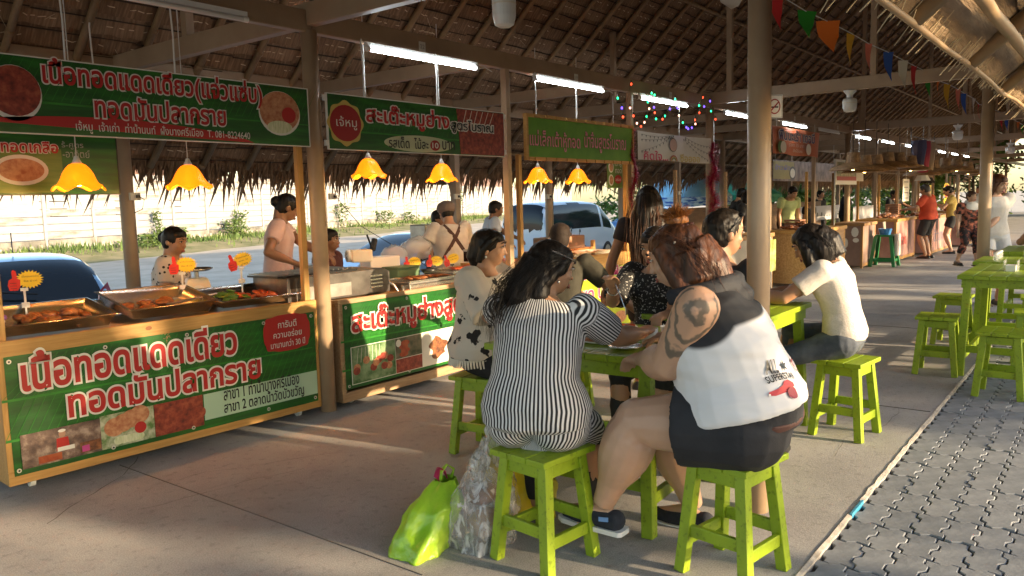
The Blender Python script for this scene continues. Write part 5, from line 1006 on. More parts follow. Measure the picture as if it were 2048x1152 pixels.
for (px, py, c_, hp, wd), p in zip(fl_, pts):
    d = (p - EYE).dot(RW @ V((0, 0, -1))); h = hp / FPX * d; w_ = .19 * wd; q = MB(); n = 6; sw = random.uniform(.1, .35); tw = random.uniform(-.5, .5)
    for i in range(n + 1): t_ = i / n; ww = w_ * (1 - .05 * t_) if t_ < .45 else w_ * (1 - (t_ - .45) / .55) + .002; cxn = sw * t_ * t_ * h * .6; q.v += [(cxn - ww / 2, tw * .05 * t_, -h * t_), (cxn + ww / 2, .03 * sin(t_ * 3) + tw * .05, -h * t_)]
    for i in range(n): q.f.append((2 * i, 2 * i + 1, 2 * i + 3, 2 * i + 2)); q.mi.append(0)
    q.build('pennant', mat('pennant_' + c_, FL[c_], rough=.8), bn, loc=p, rz=random.uniform(-.9, -.2), smooth=True)
fx = thing('fairy_lights', 'strings of coloured fairy light bulbs draped by the white cloth banner', 'fairy lights')
FLB = {'r': (1, .06, .02), 'g': (.02, .9, .25), 'b': (.12, .06, 1), 'w': (1, .45, .3)}
def z8(a, c_): return 1200 + .2734 * a, .2734 * c_
bl = [(130, 718, 'g'), (160, 790, 'b'), (168, 856, 'r'), (228, 615, 'r'), (220, 790, 'w'), (245, 848, 'r'), (270, 902, 'w'), (300, 925, 'r'), (325, 895, 'w'), (340, 852, 'g'), (350, 747, 'g'), (360, 795, 'w'), (378, 682, 'g'), (400, 695, 'g'), (395, 785, 'b'), (401, 825, 'r'), (410, 870, 'g'), (458, 872, 'r'), (475, 848, 'g'), (512, 797, 'b'), (550, 725, 'g'), (568, 790, 'b'), (578, 845, 'w'), (606, 897, 'g'), (632, 932, 'b'), (645, 942, 'b'), (672, 935, 'b'), (695, 877, 'r'), (698, 907, 'w'), (727, 825, 'r'), (752, 712, 'r'), (725, 772, 'g'), (762, 780, 'b'), (805, 740, 'b'), (812, 813, 'g'), (845, 872, 'r')]
prev = None; q = MB()
for k, (a, c_, m_) in enumerate(bl):
    p = PY(*z8(a, c_), 4.42); s_ = MB(); s_.ell((0, 0, 0), (.011, .011, .014), n=8, m=6); s_.build('bulb', mat('fairy_' + m_, FLB[m_], es=1.5, ec=FLB[m_]), fx, loc=p, smooth=True)
    s_ = MB(); s_.tube([(0, 0, .016), (0, 0, .04)], .008, 6); s_.build('bulb_base', BLACKP, fx, loc=p)
    if prev is not None: q.tube([prev + V((0, 0, .04)), (prev + p) / 2 + V((0, 0, -.01)), p + V((0, 0, .04))], .0022, 4)
    prev = p
q.build('wire', mat('dark_green_wire', (.02, .05, .02), rough=.6), fx)
TIN = mat('red_tinsel', (.36, .008, .05), (.62, .05, .14), scale=60, rough=.3, metal=.15)
for x, y, z0_, z1_, r, lab in ((8.27, 4.55, .95, 2.3, .055, 'red tinsel garland wound round the post beside the lime board'), (10.5, 4.53, 1.25, 2.22, .10, 'thick red tinsel garland on the column by the white cloth banner')):
    q = MB(); rr = random.Random(int(x))
    for i in range(2200): t_ = rr.random(); a = rr.uniform(0, 6.28); z = z0_ + (z1_ - z0_) * t_; k = r * (.5 + .7 * abs(sin(t_ * 9))); c_ = V((x + .03 * sin(t_ * 14), y + .03 * cos(t_ * 14), z)); d = V((cos(a), sin(a), rr.uniform(-.6, .6))) * k * rr.uniform(.6, 1.2); s_ = V((-sin(a), cos(a), .3)) * .004; q.add([c_ - s_, c_ + d - s_ * .3, c_ + d + s_ * .3, c_ + s_], [(0, 1, 2, 3)])
    tag(q.build('tinsel_garland', TIN), lab, 'garland')
# ================================================================ green plastic stool with a bag, near the far stalls
GP = mat('green_plastic', (.008, .17, .05), rough=.35); t = thing('plastic_stool', 'tall dark green plastic stool with a carrier bag by the far stalls', 'stool', (17.3, 3.80, 0)); q = MB(); q.bb(-.16, .16, -.16, .16, .60, .64); bevel(q.build('seat', GP, t), .012)
for i, j in ((-1, -1), (1, -1), (1, 1), (-1, 1)): q = MB(); q.bar((i * .22, j * .22, 0), (i * .14, j * .14, .61), .06); q.build('leg', GP, t)
for i in (-1, 1): q = MB(); q.bar((-.2, i * .2, .13), (.2, i * .2, .13), .02, .05); q.build('rail', GP, t); q = MB(); q.bar((i * .2, -.2, .13), (i * .2, .2, .13), .02, .05); q.build('rail', GP, t)
q = MB(); q.bb(-.14, .14, -.27, -.2, .22, .66); bevel(tag(q.build('carrier_bag', mat('pale_printed_bag', (.45, .36, .33), (.6, .55, .5), scale=6, rough=.5), loc=(17.3, 3.8, 0)), 'pale printed carrier bag hung on the green plastic stool', 'bag'), .02)
t = thing('bucket', 'blue bucket of sticks on the green plastic stool', 'bucket', (17.3, 3.8, .64)); q = MB(); q.lathe([(.1, 0), (.13, .12), (.12, .12), (.09, .01)], 14); q.build('body', mat('blue_plastic', (.03, .16, .4), rough=.4), t)
for k in range(6): q = MB(); q.tube([(.02 * k - .05, 0, .02), (.04 * k - .12, .02, .26)], .008, 5); q.build('stick', CREAM, t)
# ================================================================ people
import numpy as np
TMP = bpy.data.scenes.new('build_space')                # modifiers are evaluated in an empty scene, then it is removed
def bake(o):
    COL.objects.unlink(o); TMP.collection.objects.link(o); 
    with bpy.context.temp_override(scene=TMP, view_layer=TMP.view_layers[0]):
        dg = bpy.context.evaluated_depsgraph_get(); m2 = bpy.data.meshes.new_from_object(o.evaluated_get(dg))
    TMP.collection.objects.unlink(o); COL.objects.link(o); return m2
def remesh(mb, name, m, parent, voxel, smooth=3, wr=None, grooves=None, post=None):
    me = bpy.data.meshes.new(name); me.from_pydata(mb.v, [], mb.f); b = bmesh.new(); b.from_mesh(me); bmesh.ops.remove_doubles(b, verts=b.verts, dist=1e-6); bmesh.ops.recalc_face_normals(b, faces=b.faces); b.to_mesh(me); b.free()
    o = bpy.data.objects.new(name, me); COL.objects.link(o); md = o.modifiers.new('r', 'REMESH'); md.mode = 'VOXEL'; md.voxel_size = voxel; md.adaptivity = 0
    if smooth: sm = o.modifiers.new('s', 'SMOOTH'); sm.factor = .5; sm.iterations = smooth
    m2 = bake(o); o.modifiers.clear(); o.data = m2; bpy.data.meshes.remove(me); m2.name = name
    if wr or grooves or post:
        n = len(m2.vertices); co = np.empty(n * 3, 'f'); m2.vertices.foreach_get('co', co); co = co.reshape(n, 3); no = np.empty(n * 3, 'f'); m2.vertices.foreach_get('normal', no); no = no.reshape(n, 3); d = np.zeros(n, 'f')
        for i in range(n):
            x, y, z = co[i]
            if wr: amp, fx, fz = wr; w_ = NZ.noise((x * fx, y * fx, z * fz)); d[i] += amp * (w_ + .5 * NZ.noise((x * fx * 2.1 + 7, y * fx * 2.1, z * fz * 2.3 + x * fx)))
            if grooves: amp, fx, fz = grooves; d[i] += amp * (NZ.noise((x * fx, y * fx, z * fz)) + .6 * NZ.noise((x * fx * 2.3, y * fx * 2.3, z * fz * 1.5)))
        co += no * d[:, None]
        if post: co = post(co)
        m2.vertices.foreach_set('co', co.ravel()); m2.update()
    m2.materials.clear(); m2.materials.append(m); m2.polygons.foreach_set('use_smooth', [True] * len(m2.polygons)); o.parent = parent; return o
def ik(a, c, l1, l2, hint):
    a, c, hint = V(a), V(c), V(hint); d = c - a; L = min(d.length, (l1 + l2) * .995); d.normalize(); c = a + d * L
    x = (l1 * l1 - l2 * l2 + L * L) / (2 * L); h = sqrt(max(0, l1 * l1 - x * x)); p = hint - d * hint.dot(d)
    if p.length < 1e-5: p = V((0, 0, -1))
    return a + d * x + p.normalized() * h, c
def skin_mat(name, c): return mat(name, tuple(x * .88 for x in c), c, scale=9, rough=.48, sss=.12, bump=.03, bscale=90, lo=.3, hi=.7)
SK = {'tan': skin_mat('skin_tan', (.44, .235, .135)), 'fair': skin_mat('skin_fair', (.56, .335, .22)), 'brown': skin_mat('skin_brown', (.29, .145, .08)), 'dark': skin_mat('skin_dark', (.20, .095, .055))}
HAIRB = mat('black_hair', (.005, .004, .0035), (.016, .011, .008), scale=40, stretch=(1, 1, .12), rough=.48, bump=.2, bscale=90, spec=.3)
HAIRR = mat('brown_hair', (.022, .009, .005), (.13, .045, .016), scale=34, stretch=(1, 1, .12), rough=.45, bump=.25, bscale=80, lo=.35, hi=.7, spec=.35)
HAIRO = mat('dyed_orange_hair', (.12, .035, .008), (.42, .15, .03), scale=40, stretch=(1, 1, .15), rough=.4, bump=.4, bscale=90)
HAIRG = mat('dark_grey_hair', (.02, .018, .017), (.07, .06, .055), scale=40, rough=.4)
LIPM = mat('lip', (.30, .085, .07), rough=.4); EYEM = mat('eye_dark', (.012, .008, .006), rough=.15); EYEW = mat('eye_white', (.6, .56, .52), rough=.3); BROW = mat('eyebrow', (.02, .013, .01), rough=.8)
def cloth(name, c, c2=None, scale=12, rough=.85, bump=.15): return mat(name, c, c2 or tuple(min(1, x * 1.25 + .004) for x in c), scale=scale, rough=rough, bump=bump, bscale=60)
RINGS = [(-.15, .050, .045), (-.08, .092, .072), (.06, .104, .080), (.18, .098, .074), (.32, .086, .066), (.5, .091, .067), (.7, .100, .069), (.84, .106, .060), (.93, .088, .050), (.985, .052, .042), (1.05, .034, .037), (1.15, .032, .036), (1.25, .03, .034)]
class Person:
    def __init__(s, label, loc, face, H=1.58, seat=None, girth=1.0, lean=(.05, .1), side=0.0, skin='tan', yaw=0.0, pitch=0.0, voxel=.009, wrists=None, ankles=None, elbow_hint=None, knee_hint=None, shoulder=1.0, limb=1.0, twist=0.0, fingers=True, hunch=0.0, group=None, belly=0.0, curl=.5, armlimb=None, toe=None, grip=None):
        s.H, s.g, s.vox, s.skin = H, girth, voxel, SK[skin]; s.limb = limb; s.armlimb = armlimb or limb
        s.rz = atan2(-face[0], face[1]); s.t = thing('person', label, 'person', (loc[0], loc[1], loc[2] if len(loc) > 2 else 0), s.rz, group)
        s.inv = (Matrix.Translation(s.t.location) @ Matrix.Rotation(s.rz, 4, 'Z')).inverted(); R = s.inv
        L = lambda p: R @ V(p)
        hz = (.535 * H) if seat is None else seat + .088 * H * (.6 + .4 * girth)
        s.P0 = V((0, 0, hz)); TL = .30 * H; s.sp = []; p = s.P0.copy(); n = 20
        for i in range(-4, n + 6):
            u = i / n; th = lean[0] + (lean[1] - lean[0]) * max(0, min(1, u)) + (hunch * max(0, u - .55)); sd_ = side * max(0, min(1, u)); s.sp.append((u, None, th, sd_))
        pts = {}; q = s.P0.copy()
        for (u, _, th, sd_) in [x for x in s.sp if x[0] >= 0]: pts[round(u, 4)] = q.copy(); q = q + V((sin(sd_), sin(th) * cos(sd_), cos(th) * cos(sd_))) * (TL / n)
        q = s.P0.copy()
        for (u, _, th, sd_) in reversed([x for x in s.sp if x[0] < 0]): q = q - V((sin(sd_), sin(lean[0]) * .4, cos(lean[0] * .4))) * (TL / n); pts[round(u, 4)] = q.copy()
        s.pts = pts; s.lean = lean; s.hunch = hunch; s.side = side; s.n = n; s.tw = twist; s.belly = belly
        sh = s.spine(.90); hw = .112 * H * shoulder; s.sho = [sh[0] + sh[1] * (-hw) - sh[3] * .004 , sh[0] + sh[1] * hw - sh[3] * .004]
        l1, l2 = .172 * H, .150 * H; s.arms = []
        for k in (0, 1):
            sg = -1 if k == 0 else 1
            wt = (wrists or {}).get(k); w_ = L(wt) if wt is not None else s.sho[k] + V((sg * .05, .03, -(l1 + l2) * .985))
            hh = (elbow_hint or {}).get(k, (sg * .6, -.7, -.6)); e, w_ = ik(s.sho[k], w_, l1, l2, hh); s.arms.append((s.sho[k], e, w_))
        t1, t2 = .245 * H, .245 * H; s.legs = []; pv = s.spine(.0)
        for k in (0, 1):
            sg = -1 if k == 0 else 1; hp = pv[0] + pv[1] * (sg * .056 * H * (.55 + .45 * girth)) - V((0, 0, .02 * H)); an = (ankles or {}).get(k)
            if an is not None: a_ = L(an)
            elif seat is None: a_ = V((sg * .055 * H, 0, .05 * H))
            else: a_ = hp + V((sg * .03, t1 * .95, 0)); a_.z = .05 * H
            hh = (knee_hint or {}).get(k, (sg * .15, 1, .3)); kn, a_ = ik(hp, a_, t1, t2, hh); s.legs.append((hp, kn, a_))
        hd = s.spine(1.2); s.hr = Matrix.Rotation(-yaw, 3, 'Z') @ Matrix.Rotation(pitch, 3, 'X'); s.hc = s.spine(1.04)[0] + V((sin(side) * .08, 0, 0)) + s.hr @ V((0, .016 * H, .074 * H)); s.toe = toe or {}; s.curl = curl
        s.body(fingers, grip or {})
    def spine(s, u):
        us = sorted(s.pts); a = max([x for x in us if x <= u + 1e-9], default=us[0]); b = min([x for x in us if x >= u - 1e-9], default=us[-1]); f = 0 if b == a else (u - a) / (b - a); p = s.pts[a].lerp(s.pts[b], f)
        th = s.lean[0] + (s.lean[1] - s.lean[0]) * max(0, min(1, u)) + s.hunch * max(0, u - .55) if u >= 0 else s.lean[0] * .4; sd_ = s.side * max(0, min(1, u)); tw = s.tw * max(0, min(1, u))
        fw = V((0, cos(th), -sin(th))); up = V((sin(sd_), sin(th), cos(th))).normalized(); rt = V((cos(sd_), 0, -sin(sd_))); Rz = Matrix.Rotation(tw, 3, up); return p, Rz @ rt, up, Rz @ fw
    def gf(s, u): return 1 + (s.g - 1) * (1.0 if u < .5 else max(.15, 1 - (u - .5) * 1.7))
    def loft(s, q, u0, u1, e=0.0, n=26, flare=0.0, capflat=True, neckw=0.0):
        us = [u0] + [r[0] for r in RINGS if u0 + .015 < r[0] < u1 - .015] + [u1]; o = len(q.v)
        for u in us:
            for (a, b) in zip(RINGS, RINGS[1:]):
                if a[0] <= u <= b[0]: f = (u - a[0]) / (b[0] - a[0]); hw = a[1] + (b[1] - a[1]) * f; hd = a[2] + (b[2] - a[2]) * f
            k = s.gf(u) * s.H; hw = hw * k + e; hd = hd * k + e; p, rt, up, fw = s.spine(u)
            if neckw and u > .93: hw = max(hw, neckw); hd = max(hd, neckw * .8)
            if flare: f = max(0, (.5 - u) / (.5 - u0)); hw += flare * f; hd += flare * f
            by = s.belly * s.H * exp(-((u - .25) / .22) ** 2) + (.012 * s.H * exp(-((u - .68) / .12) ** 2))
            for k2 in range(n):
                a = 2 * pi * k2 / n; cx_, cy_ = cos(a), sin(a); pw = .82; ex = abs(cx_) ** pw * (1 if cx_ > 0 else -1); ey_ = abs(cy_) ** pw * (1 if cy_ > 0 else -1)
                q.v.append(tuple(p + rt * (hw * ex) + fw * (hd * ey_ + (by if ey_ > 0 else 0) * abs(ey_) ** .7)))
        for i in range(len(us) - 1):
            for k2 in range(n): q.f.append((o + i * n + k2, o + i * n + (k2 + 1) % n, o + (i + 1) * n + (k2 + 1) % n, o + (i + 1) * n + k2)); q.mi.append(0)
        q.f.append(tuple(o + k2 for k2 in range(n - 1, -1, -1))); q.f.append(tuple(o + (len(us) - 1) * n + k2 for k2 in range(n))); q.mi += [0, 0]
    def limb_tube(s, q, P, rs, n=14, ends=True):
        """tapered limb through 3 joints"""
        a, b, c = P; pts, rr = [], []
        for i in range(7): f = i / 6; pts.append(a.lerp(b, f)); rr.append(rs[0] + (rs[1] - rs[0]) * f)
        pts = pts[:-1]; rr = rr[:-1]
        for i in range(8):
            f = i / 7; pts.append(b.lerp(c, f)); v = rs[1] + (rs[3] - rs[1]) * f; v += (rs[2] - (rs[1] + rs[3]) / 2) * max(0, sin(pi * min(1, f * 1.35))) * 1.2; rr.append(v)
        q.tube(pts, rr, n)
        if ends: q.ell(a, (rs[0],) * 3, n=12, m=8); q.ell(b, (rs[1] * 1.0,) * 3, n=12, m=8)
    def body(s, fingers, grip):
        H, g = s.H, s.g; q = MB(); s.loft(q, -.15, 1.22); L_ = s.limb; A_ = s.armlimb
        s.ar = [.031 * H * A_, .0255 * H * A_, .0245 * H * A_, .0155 * H * (.5 + .5 * A_)]; s.lr = [.056 * H * L_, .036 * H * L_, .036 * H * L_, .022 * H * (.6 + .4 * L_)]
        for k, P in enumerate(s.arms):
            s.limb_tube(q, P, s.ar); sg = -1 if k == 0 else 1; w_ = P[2]; d = (P[2] - P[1]).normalized(); gv = grip.get(k); d2 = (s.inv.to_3x3() @ V(gv)).normalized() if gv else (d + V((0, .15, -.1))).normalized()
            hl = .105 * H; sidev = d2.cross(V((0, 0, 1))); sidev = sidev.normalized() if sidev.length > .05 else V((1, 0, 0)); pn = sidev.cross(d2).normalized()
            if pn.z > 0: pn = -pn
            R = Matrix((sidev, d2, pn)).transposed(); c = w_ + d2 * hl * .30; q.ell(c, (.026 * H, .034 * H, .0125 * H), R=R, n=12, m=8); q.tube([w_ - d * .02, c], [.0155 * H, .017 * H], 10)
            fr = .0054 * H if s.vox < .012 else .0075 * H
            for f in range(4):
                off = (f - 1.5) * .0125 * H; b0 = w_ + d2 * hl * .52 + sidev * off; ln = hl * (.40, .46, .44, .34)[f]; cu = s.curl; pts = [b0 - d2 * .02]; dirv = d2.copy(); pp = b0
                for seg in range(3): pts.append(pp.copy()); dirv = (dirv * cos(cu) + pn * sin(cu)).normalized(); pp = pp + dirv * ln / 3
                pts.append(pp); q.tube(pts, [fr * 1.15, fr * 1.1, fr, fr * .95, fr * .8], 7)
            th = sidev * (-sg if sidev.x > 0 else sg); b0 = w_ + d2 * hl * .18 + th * .018 * H; q.tube([b0, b0 + (th * .5 + d2 * .5) * hl * .24, b0 + (th * .35 + d2 * .8 + pn * .3) * hl * .46], [fr * 1.6, fr * 1.3, fr * .9], 7)
        s.feet = []
        for k, P in enumerate(s.legs):
            s.limb_tube(q, P, s.lr); an = P[2]; fd = s.toe.get(k); fd = (s.inv.to_3x3() @ V(fd)).normalized() if fd else V((0, 1, 0)); heel = an + V((0, 0, -.034 * H)) - fd * .03 * H; s.feet.append((an, fd)); toe = an + fd * .105 * H + V((0, 0, -.036 * H))
            q.tube([heel, an + V((0, 0, -.02 * H)) + fd * .02 * H, toe - fd * .03 * H, toe], [.017 * H, .024 * H, .02 * H, .012 * H], 10); q.ell(heel, (.018 * H,) * 3, n=10, m=6)
        hs = H / 1.58; C = s.hc; R = s.hr
        def E(c, r): q.ell(C + R @ (V(c) * hs), tuple(x * hs for x in r), R=R, n=18, m=12)
        s.E_ = E; E((0, -.008, .02), (.074, .094, .088)); E((0, .022, -.03), (.060, .066, .075)); E((0, .035, -.072), (.036, .042, .032)); E((0, .052, .02), (.055, .036, .045)); E((0, -.03, -.05), (.05, .05, .05))
        for sx in (-1, 1): E((sx * .076, -.012, -.008), (.010, .019, .030)); E((sx * .036, .058, -.022), (.023, .022, .022))
        E((0, .082, .036), (.045, .012, .010)); E((0, .094, -.012), (.0085, .012, .024)); E((0, .102, -.028), (.013, .012, .010))
        E((0, .083, -.058), (.020, .010, .0065)); E((0, .081, -.070), (.018, .010, .0070))
        p0 = s.spine(1.0)[0]; q.tube([p0, C + R @ V((0, -.02, -.05)) * hs], [.036 * H, .033 * H], 14)
        s.bodyo = remesh(q, 'body', s.skin, s.t, s.vox, 3)
    def face_parts(s, brow=True):
        hs = s.H / 1.58; C, R = s.hc, s.hr
        def pt(*c): return C + R @ (V(c) * hs)
        for sx in (-1, 1):
            q = MB(); q.ell(pt(sx * .032, .083, .012), (.015 * hs, .007 * hs, .0055 * hs), R=R, n=10, m=6); q.build('eye', EYEW, s.t, smooth=True); q = MB(); q.ell(pt(sx * .032, .0875, .012), (.0062 * hs, .004 * hs, .0058 * hs), R=R, n=8, m=6); q.build('iris', EYEM, s.t, smooth=True)
            q = MB(); q.tube([pt(sx * .015, .090, .018), pt(sx * .032, .0915, .0205), pt(sx * .05, .083, .015)], [.0015, .0025, .0012], 5); q.build('eyelash', EYEM, s.t)
            q = MB(); q.tube([pt(sx * .014, .096, .034), pt(sx * .034, .0945, .041), pt(sx * .055, .080, .034)], [.003, .004, .002], 6); q.build('eyebrow', BROW, s.t)
        for z, r in ((-.0585, .0046), (-.0690, .0055)): q = MB(); q.tube([pt(-.023, .084, -.064), pt(-.009, .0925, z), pt(.009, .0925, z), pt(.023, .084, -.064)], [.001, r, r, .001], 6); q.build('lip', LIPM, s.t, smooth=True)
    def top(s, m, u0=-.02, u1=.965, e=.012, sleeve=.55, name='shirt', voxel=None, wr=(.006, 9, 7), flare=0.0, sl_e=None, neckw=None, tube=None):
        q = MB(); s.loft(q, u0, u1, e, flare=flare, neckw=(neckw or .058) * s.H)
        if sleeve:
            for P in s.arms:
                r = [x + (sl_e or e * 1.3) for x in s.ar]; a, b, c = P
                if sleeve <= 1: end = a.lerp(b, sleeve); q.tube([a + (a - b) * .06, a.lerp(b, sleeve * .5), end], [r[0] * 1.12, r[0] * 1.1, r[0] + (r[1] - r[0]) * sleeve + (sl_e or 0)], 16)
                else: end = b.lerp(c, sleeve - 1); q.tube([a + (a - b) * .06, a.lerp(b, .5), b, end], [r[0] * 1.12, r[0] * 1.06, r[1] * 1.1, r[2] + (sl_e or 0)], 16); q.ell(b, (r[1] * 1.08,) * 3)
                q.ell(a, (r[0] * 1.14,) * 3)
        return remesh(q, name, m, s.t, voxel or s.vox, 3, wr)
    def bottom(s, m, length=1.0, e=.010, u1=.04, name='trousers', wr=(.005, 9, 7), flare=0.0, voxel=None, legs=(0, 1), skirt=False):
        q = MB(); s.loft(q, -.14, u1, e)
        for k in legs:
            a, b, c = s.legs[k]; r = [x + e for x in s.lr]; q.ell(a, (r[0] * 1.04,) * 3)
            if length <= 1: q.tube([a, a.lerp(b, length * .5), a.lerp(b, length)], [r[0] * 1.04, r[0] + (r[1] - r[0]) * length * .5 + flare * .6, r[0] + (r[1] - r[0]) * length + flare], 18)
            else: q.tube([a, a.lerp(b, .5), b, b.lerp(c, (length - 1) * .5), b.lerp(c, length - 1)], [r[0] * 1.04, (r[0] + r[1]) / 2, r[1] * 1.03, r[2] + flare * .5, r[3] + .006 + flare], 18); q.ell(b, (r[1] * 1.04,) * 3)
        if skirt:
            (a, b, c), (a2, b2, c2) = s.legs; f = min(1, length); q.tube([(a + a2) / 2, (a.lerp(b, f) + a2.lerp(b2, f)) / 2], [s.lr[0] * 1.35, s.lr[0] * 1.15], 18)
        return remesh(q, name, m, s.t, voxel or s.vox, 3, wr)
    def shoes(s, m=BLACKP, sole=WHITE, which=(0, 1)):
        for k in which:
            an, fd = s.feet[k]; H = s.H; up = V((0, 0, 1)); c0 = an + V((0, 0, -.043 * H)); q = MB(); q.tube([c0 - fd * .045 * H, c0 + fd * .02 * H + up * .010 * H, c0 + fd * .07 * H, c0 + fd * .118 * H], [.024 * H, .029 * H, .026 * H, .016 * H], 14); q.ell(c0 - fd * .036 * H + up * .008 * H, (.025 * H, .025 * H, .026 * H)); sh = remesh(q, 'shoe', m, s.t, max(s.vox, .006), 3)
            sd_ = fd.cross(up).normalized(); q = MB(); z = c0 - up * .024 * H; out = [(-.062, .018), (-.055, .026), (0, .027), (.06, .031), (.11, .026), (.13, .012)]; P = [z + fd * (a * H) + sd_ * (b * H) for a, b in out] + [z + fd * (a * H) - sd_ * (b * H) for a, b in reversed(out)]; n = len(P); q.add(P + [p + up * .012 * H for p in P], [tuple(range(n)), tuple(range(n, 2 * n))] + [(i, (i + 1) % n, (i + 1) % n + n, i + n) for i in range(n)]); o = q.build('sole', sole, sh); 
    def hair(s, m=HAIRB, kind='short', vol=1.0, extra=None, gro=(.0025, 55, 6)):
        hs = s.H / 1.58; C, R = s.hc, s.hr; q = MB()
        def E(c, r): q.ell(C + R @ (V(c) * hs), tuple(x * hs for x in r), R=R, n=18, m=12)
        def T(pts, rs, flat=1.0): q.tube([C + R @ (V(p) * hs) for p in pts], [r * hs for r in rs], 12, flat=flat)
        v = vol
        E((0, -.020, .030), (.082 * v, .096 * v, .090 * v)); E((0, -.042, -.005), (.074 * v, .070 * v, .085 * v))
        if kind in ('long', 'bob', 'pony', 'bun'): E((0, .012, .060), (.072, .076, .052))
        else: E((0, .010, .066), (.070, .074, .044))
        if kind in ('short',):
            for sx in (-1, 1): E((sx * .072, -.005, .012), (.010, .022, .034))
        if kind in ('bob', 'long'):
            for sx in (-1, 1): T([(sx * .070, .022, .03), (sx * .082, .012, -.05), (sx * .078, .0, -.13)], [.026, .034, .022])
            T([(0, -.06, .03), (0, -.085, -.06), (0, -.08, -.14)], [.08, .085, .06])
            for sx in (-1, 1): T([(sx * .05, -.05, 0), (sx * .06, -.06, -.08), (sx * .05, -.055, -.15)], [.05, .055, .03])
        if extra: extra(q, E, T, C, R, hs)
        return remesh(q, 'hair', m, s.t, max(.006, s.vox * .8), 2, grooves=gro)
    def locks(s, m, paths, n, spread, r=.0035, seed=0, name='hair_strand'):
        rr = random.Random(seed); hs = s.H / 1.58; q = MB()
        for i in range(n):
            P = rr.choice(paths); o1 = V((rr.gauss(0, 1), rr.gauss(0, 1), rr.gauss(0, .5))) * spread; o2 = V((rr.gauss(0, 1), rr.gauss(0, 1), rr.gauss(0, .6))) * spread * 1.5; k = len(P) - 1
            pts = [s.hc + s.hr @ ((V(p) + o1.lerp(o2, j / k)) * hs) for j, p in enumerate(P)]; q.tube(pts, [r * (1 - .8 * abs(2 * j / k - .8)) + .0004 for j in range(k + 1)], 4, cap=False, flat=.5)
        o = q.build(name, m, s.t, smooth=True); o['kind'] = 'stuff'; return o
    def w2l(s, p): return s.inv @ V(p)
    def l2w(s, p): return s.inv.inverted() @ V(p)
# ================================================================ lime green tables and stools
def make_stool(name='stool'):
    t = bpy.data.objects.new('stool', None); COL.objects.link(t); s, h = .155, .48; tp, bt = .105, .145
    for k in range(3): q = MB(); y = -s + 2 * s * k / 3; q.bb(-s - .008, s + .008, y + .0015, y + 2 * s / 3 - .0015, h - .026, h); bevel(q.build('seat_plank', LIME, t), .004)
    for i, j in ((-1, -1), (1, -1), (1, 1), (-1, 1)): q = MB(); q.bar((i * bt, j * bt, 0), (i * tp, j * tp, h - .027), .046, .046, up=(1, 0, 0)); bevel(q.build('leg', LIME, t), .003)
    def at(z): return bt + (tp - bt) * z / h
    for z, hh, ax in ((h - .062, .055, 0), (h - .062, .055, 1), (.13, .05, 0), (.175, .05, 1)):
        for sg in (-1, 1):
            a = at(z); q = MB(); P = ((-a, sg * a, z), (a, sg * a, z)) if ax == 0 else ((sg * a, -a, z), (sg * a, a, z)); q.bar(P[0], P[1], .022, hh); bevel(q.build('apron' if z > .3 else 'stretcher', LIME, t), .003)
    return t
def make_table(L, W, h=.81):
    t = bpy.data.objects.new('table', None); COL.objects.link(t); n = max(4, int(W / .11))
    for k in range(n): q = MB(); y = W * k / n; q.bb(0, L, y + .0015, y + W / n - .0015, h - .032, h); bevel(q.build('top_plank', LIME, t), .004)
    for a in ((.03, L - .03, .03, .05), (.03, L - .03, W - .05, W - .03)): q = MB(); q.bb(a[0], a[1], a[2], a[3], h - .10, h - .033); q.build('apron', LIME, t)
    for x in (.05, L - .07): q = MB(); q.bb(x, x + .02, .05, W - .05, h - .10, h - .033); q.build('apron', LIME, t)
    for i in (0, 1):
        for j in (0, 1): x, y = (.07 if i == 0 else L - .07), (.07 if j == 0 else W - .07); q = MB(); q.bar((x + (.05 if i else -.05) * 1.0, y + (.03 if j else -.03), 0), (x, y, h - .034), .055, .055, up=(1, 0, 0)); bevel(q.build('leg', LIME, t), .003)
    for y in (.05, W - .05): q = MB(); q.bar((.04, y, .16), (L - .04, y, .16), .03, .055); bevel(q.build('stretcher', LIME, t), .003)
    for x in (.05, L - .05): q = MB(); q.bar((x, .05, .22), (x, W - .05, .22), .03, .055); bevel(q.build('stretcher', LIME, t), .003)
    return t
sp = make_stool(); first_s = True
for x, y, z, rz, lab in ((2.625, 1.886, 0, -.12, 'lime green wooden stool under the striped shirt woman'), (2.95, 1.19, 0, -.16, 'lime green wooden stool under the woman in the hooded vest'), (5.10, 1.33, 0, -.12, 'lime green wooden stool under the woman in the white top'), (3.62, 3.02, 0, .1, 'lime green wooden stool under the woman in the floral blouse'), (4.42, 2.2, 0, 0, 'lime green wooden stool under the woman in the black patterned top'),
        (4.45, 1.98 - .75, 0, .0, None), (4.66, 3.14, 0, .2, 'lime green wooden stool under the olive shirt boy'), (7.25, 1.17, 0, .04, 'free lime green stool on the concrete before the paving tables'), (8.72, 1.28, 0, -.05, 'free lime green stool half hidden behind another stool'), (6.72, .66, 0, -.04, 'lime green stool standing on the grey pavers at the slab edge'), (7.9, .55, 0, .1, 'lime green stool tucked under the long paving table'), (9.0, .6, 0, .1, 'lime green stool between the paving tables'), (10.6, .55, 0, -.1, 'lime green stool under the seated person in black')):
    if lab is None: continue
    o = sp if first_s else copy_tree(sp); first_s = False; o.location = (x, y, (-.012 if y < .9 else 0)); o.rotation_euler = (0, 0, rz); tag(o, lab, 'stool', 'lime green stools')
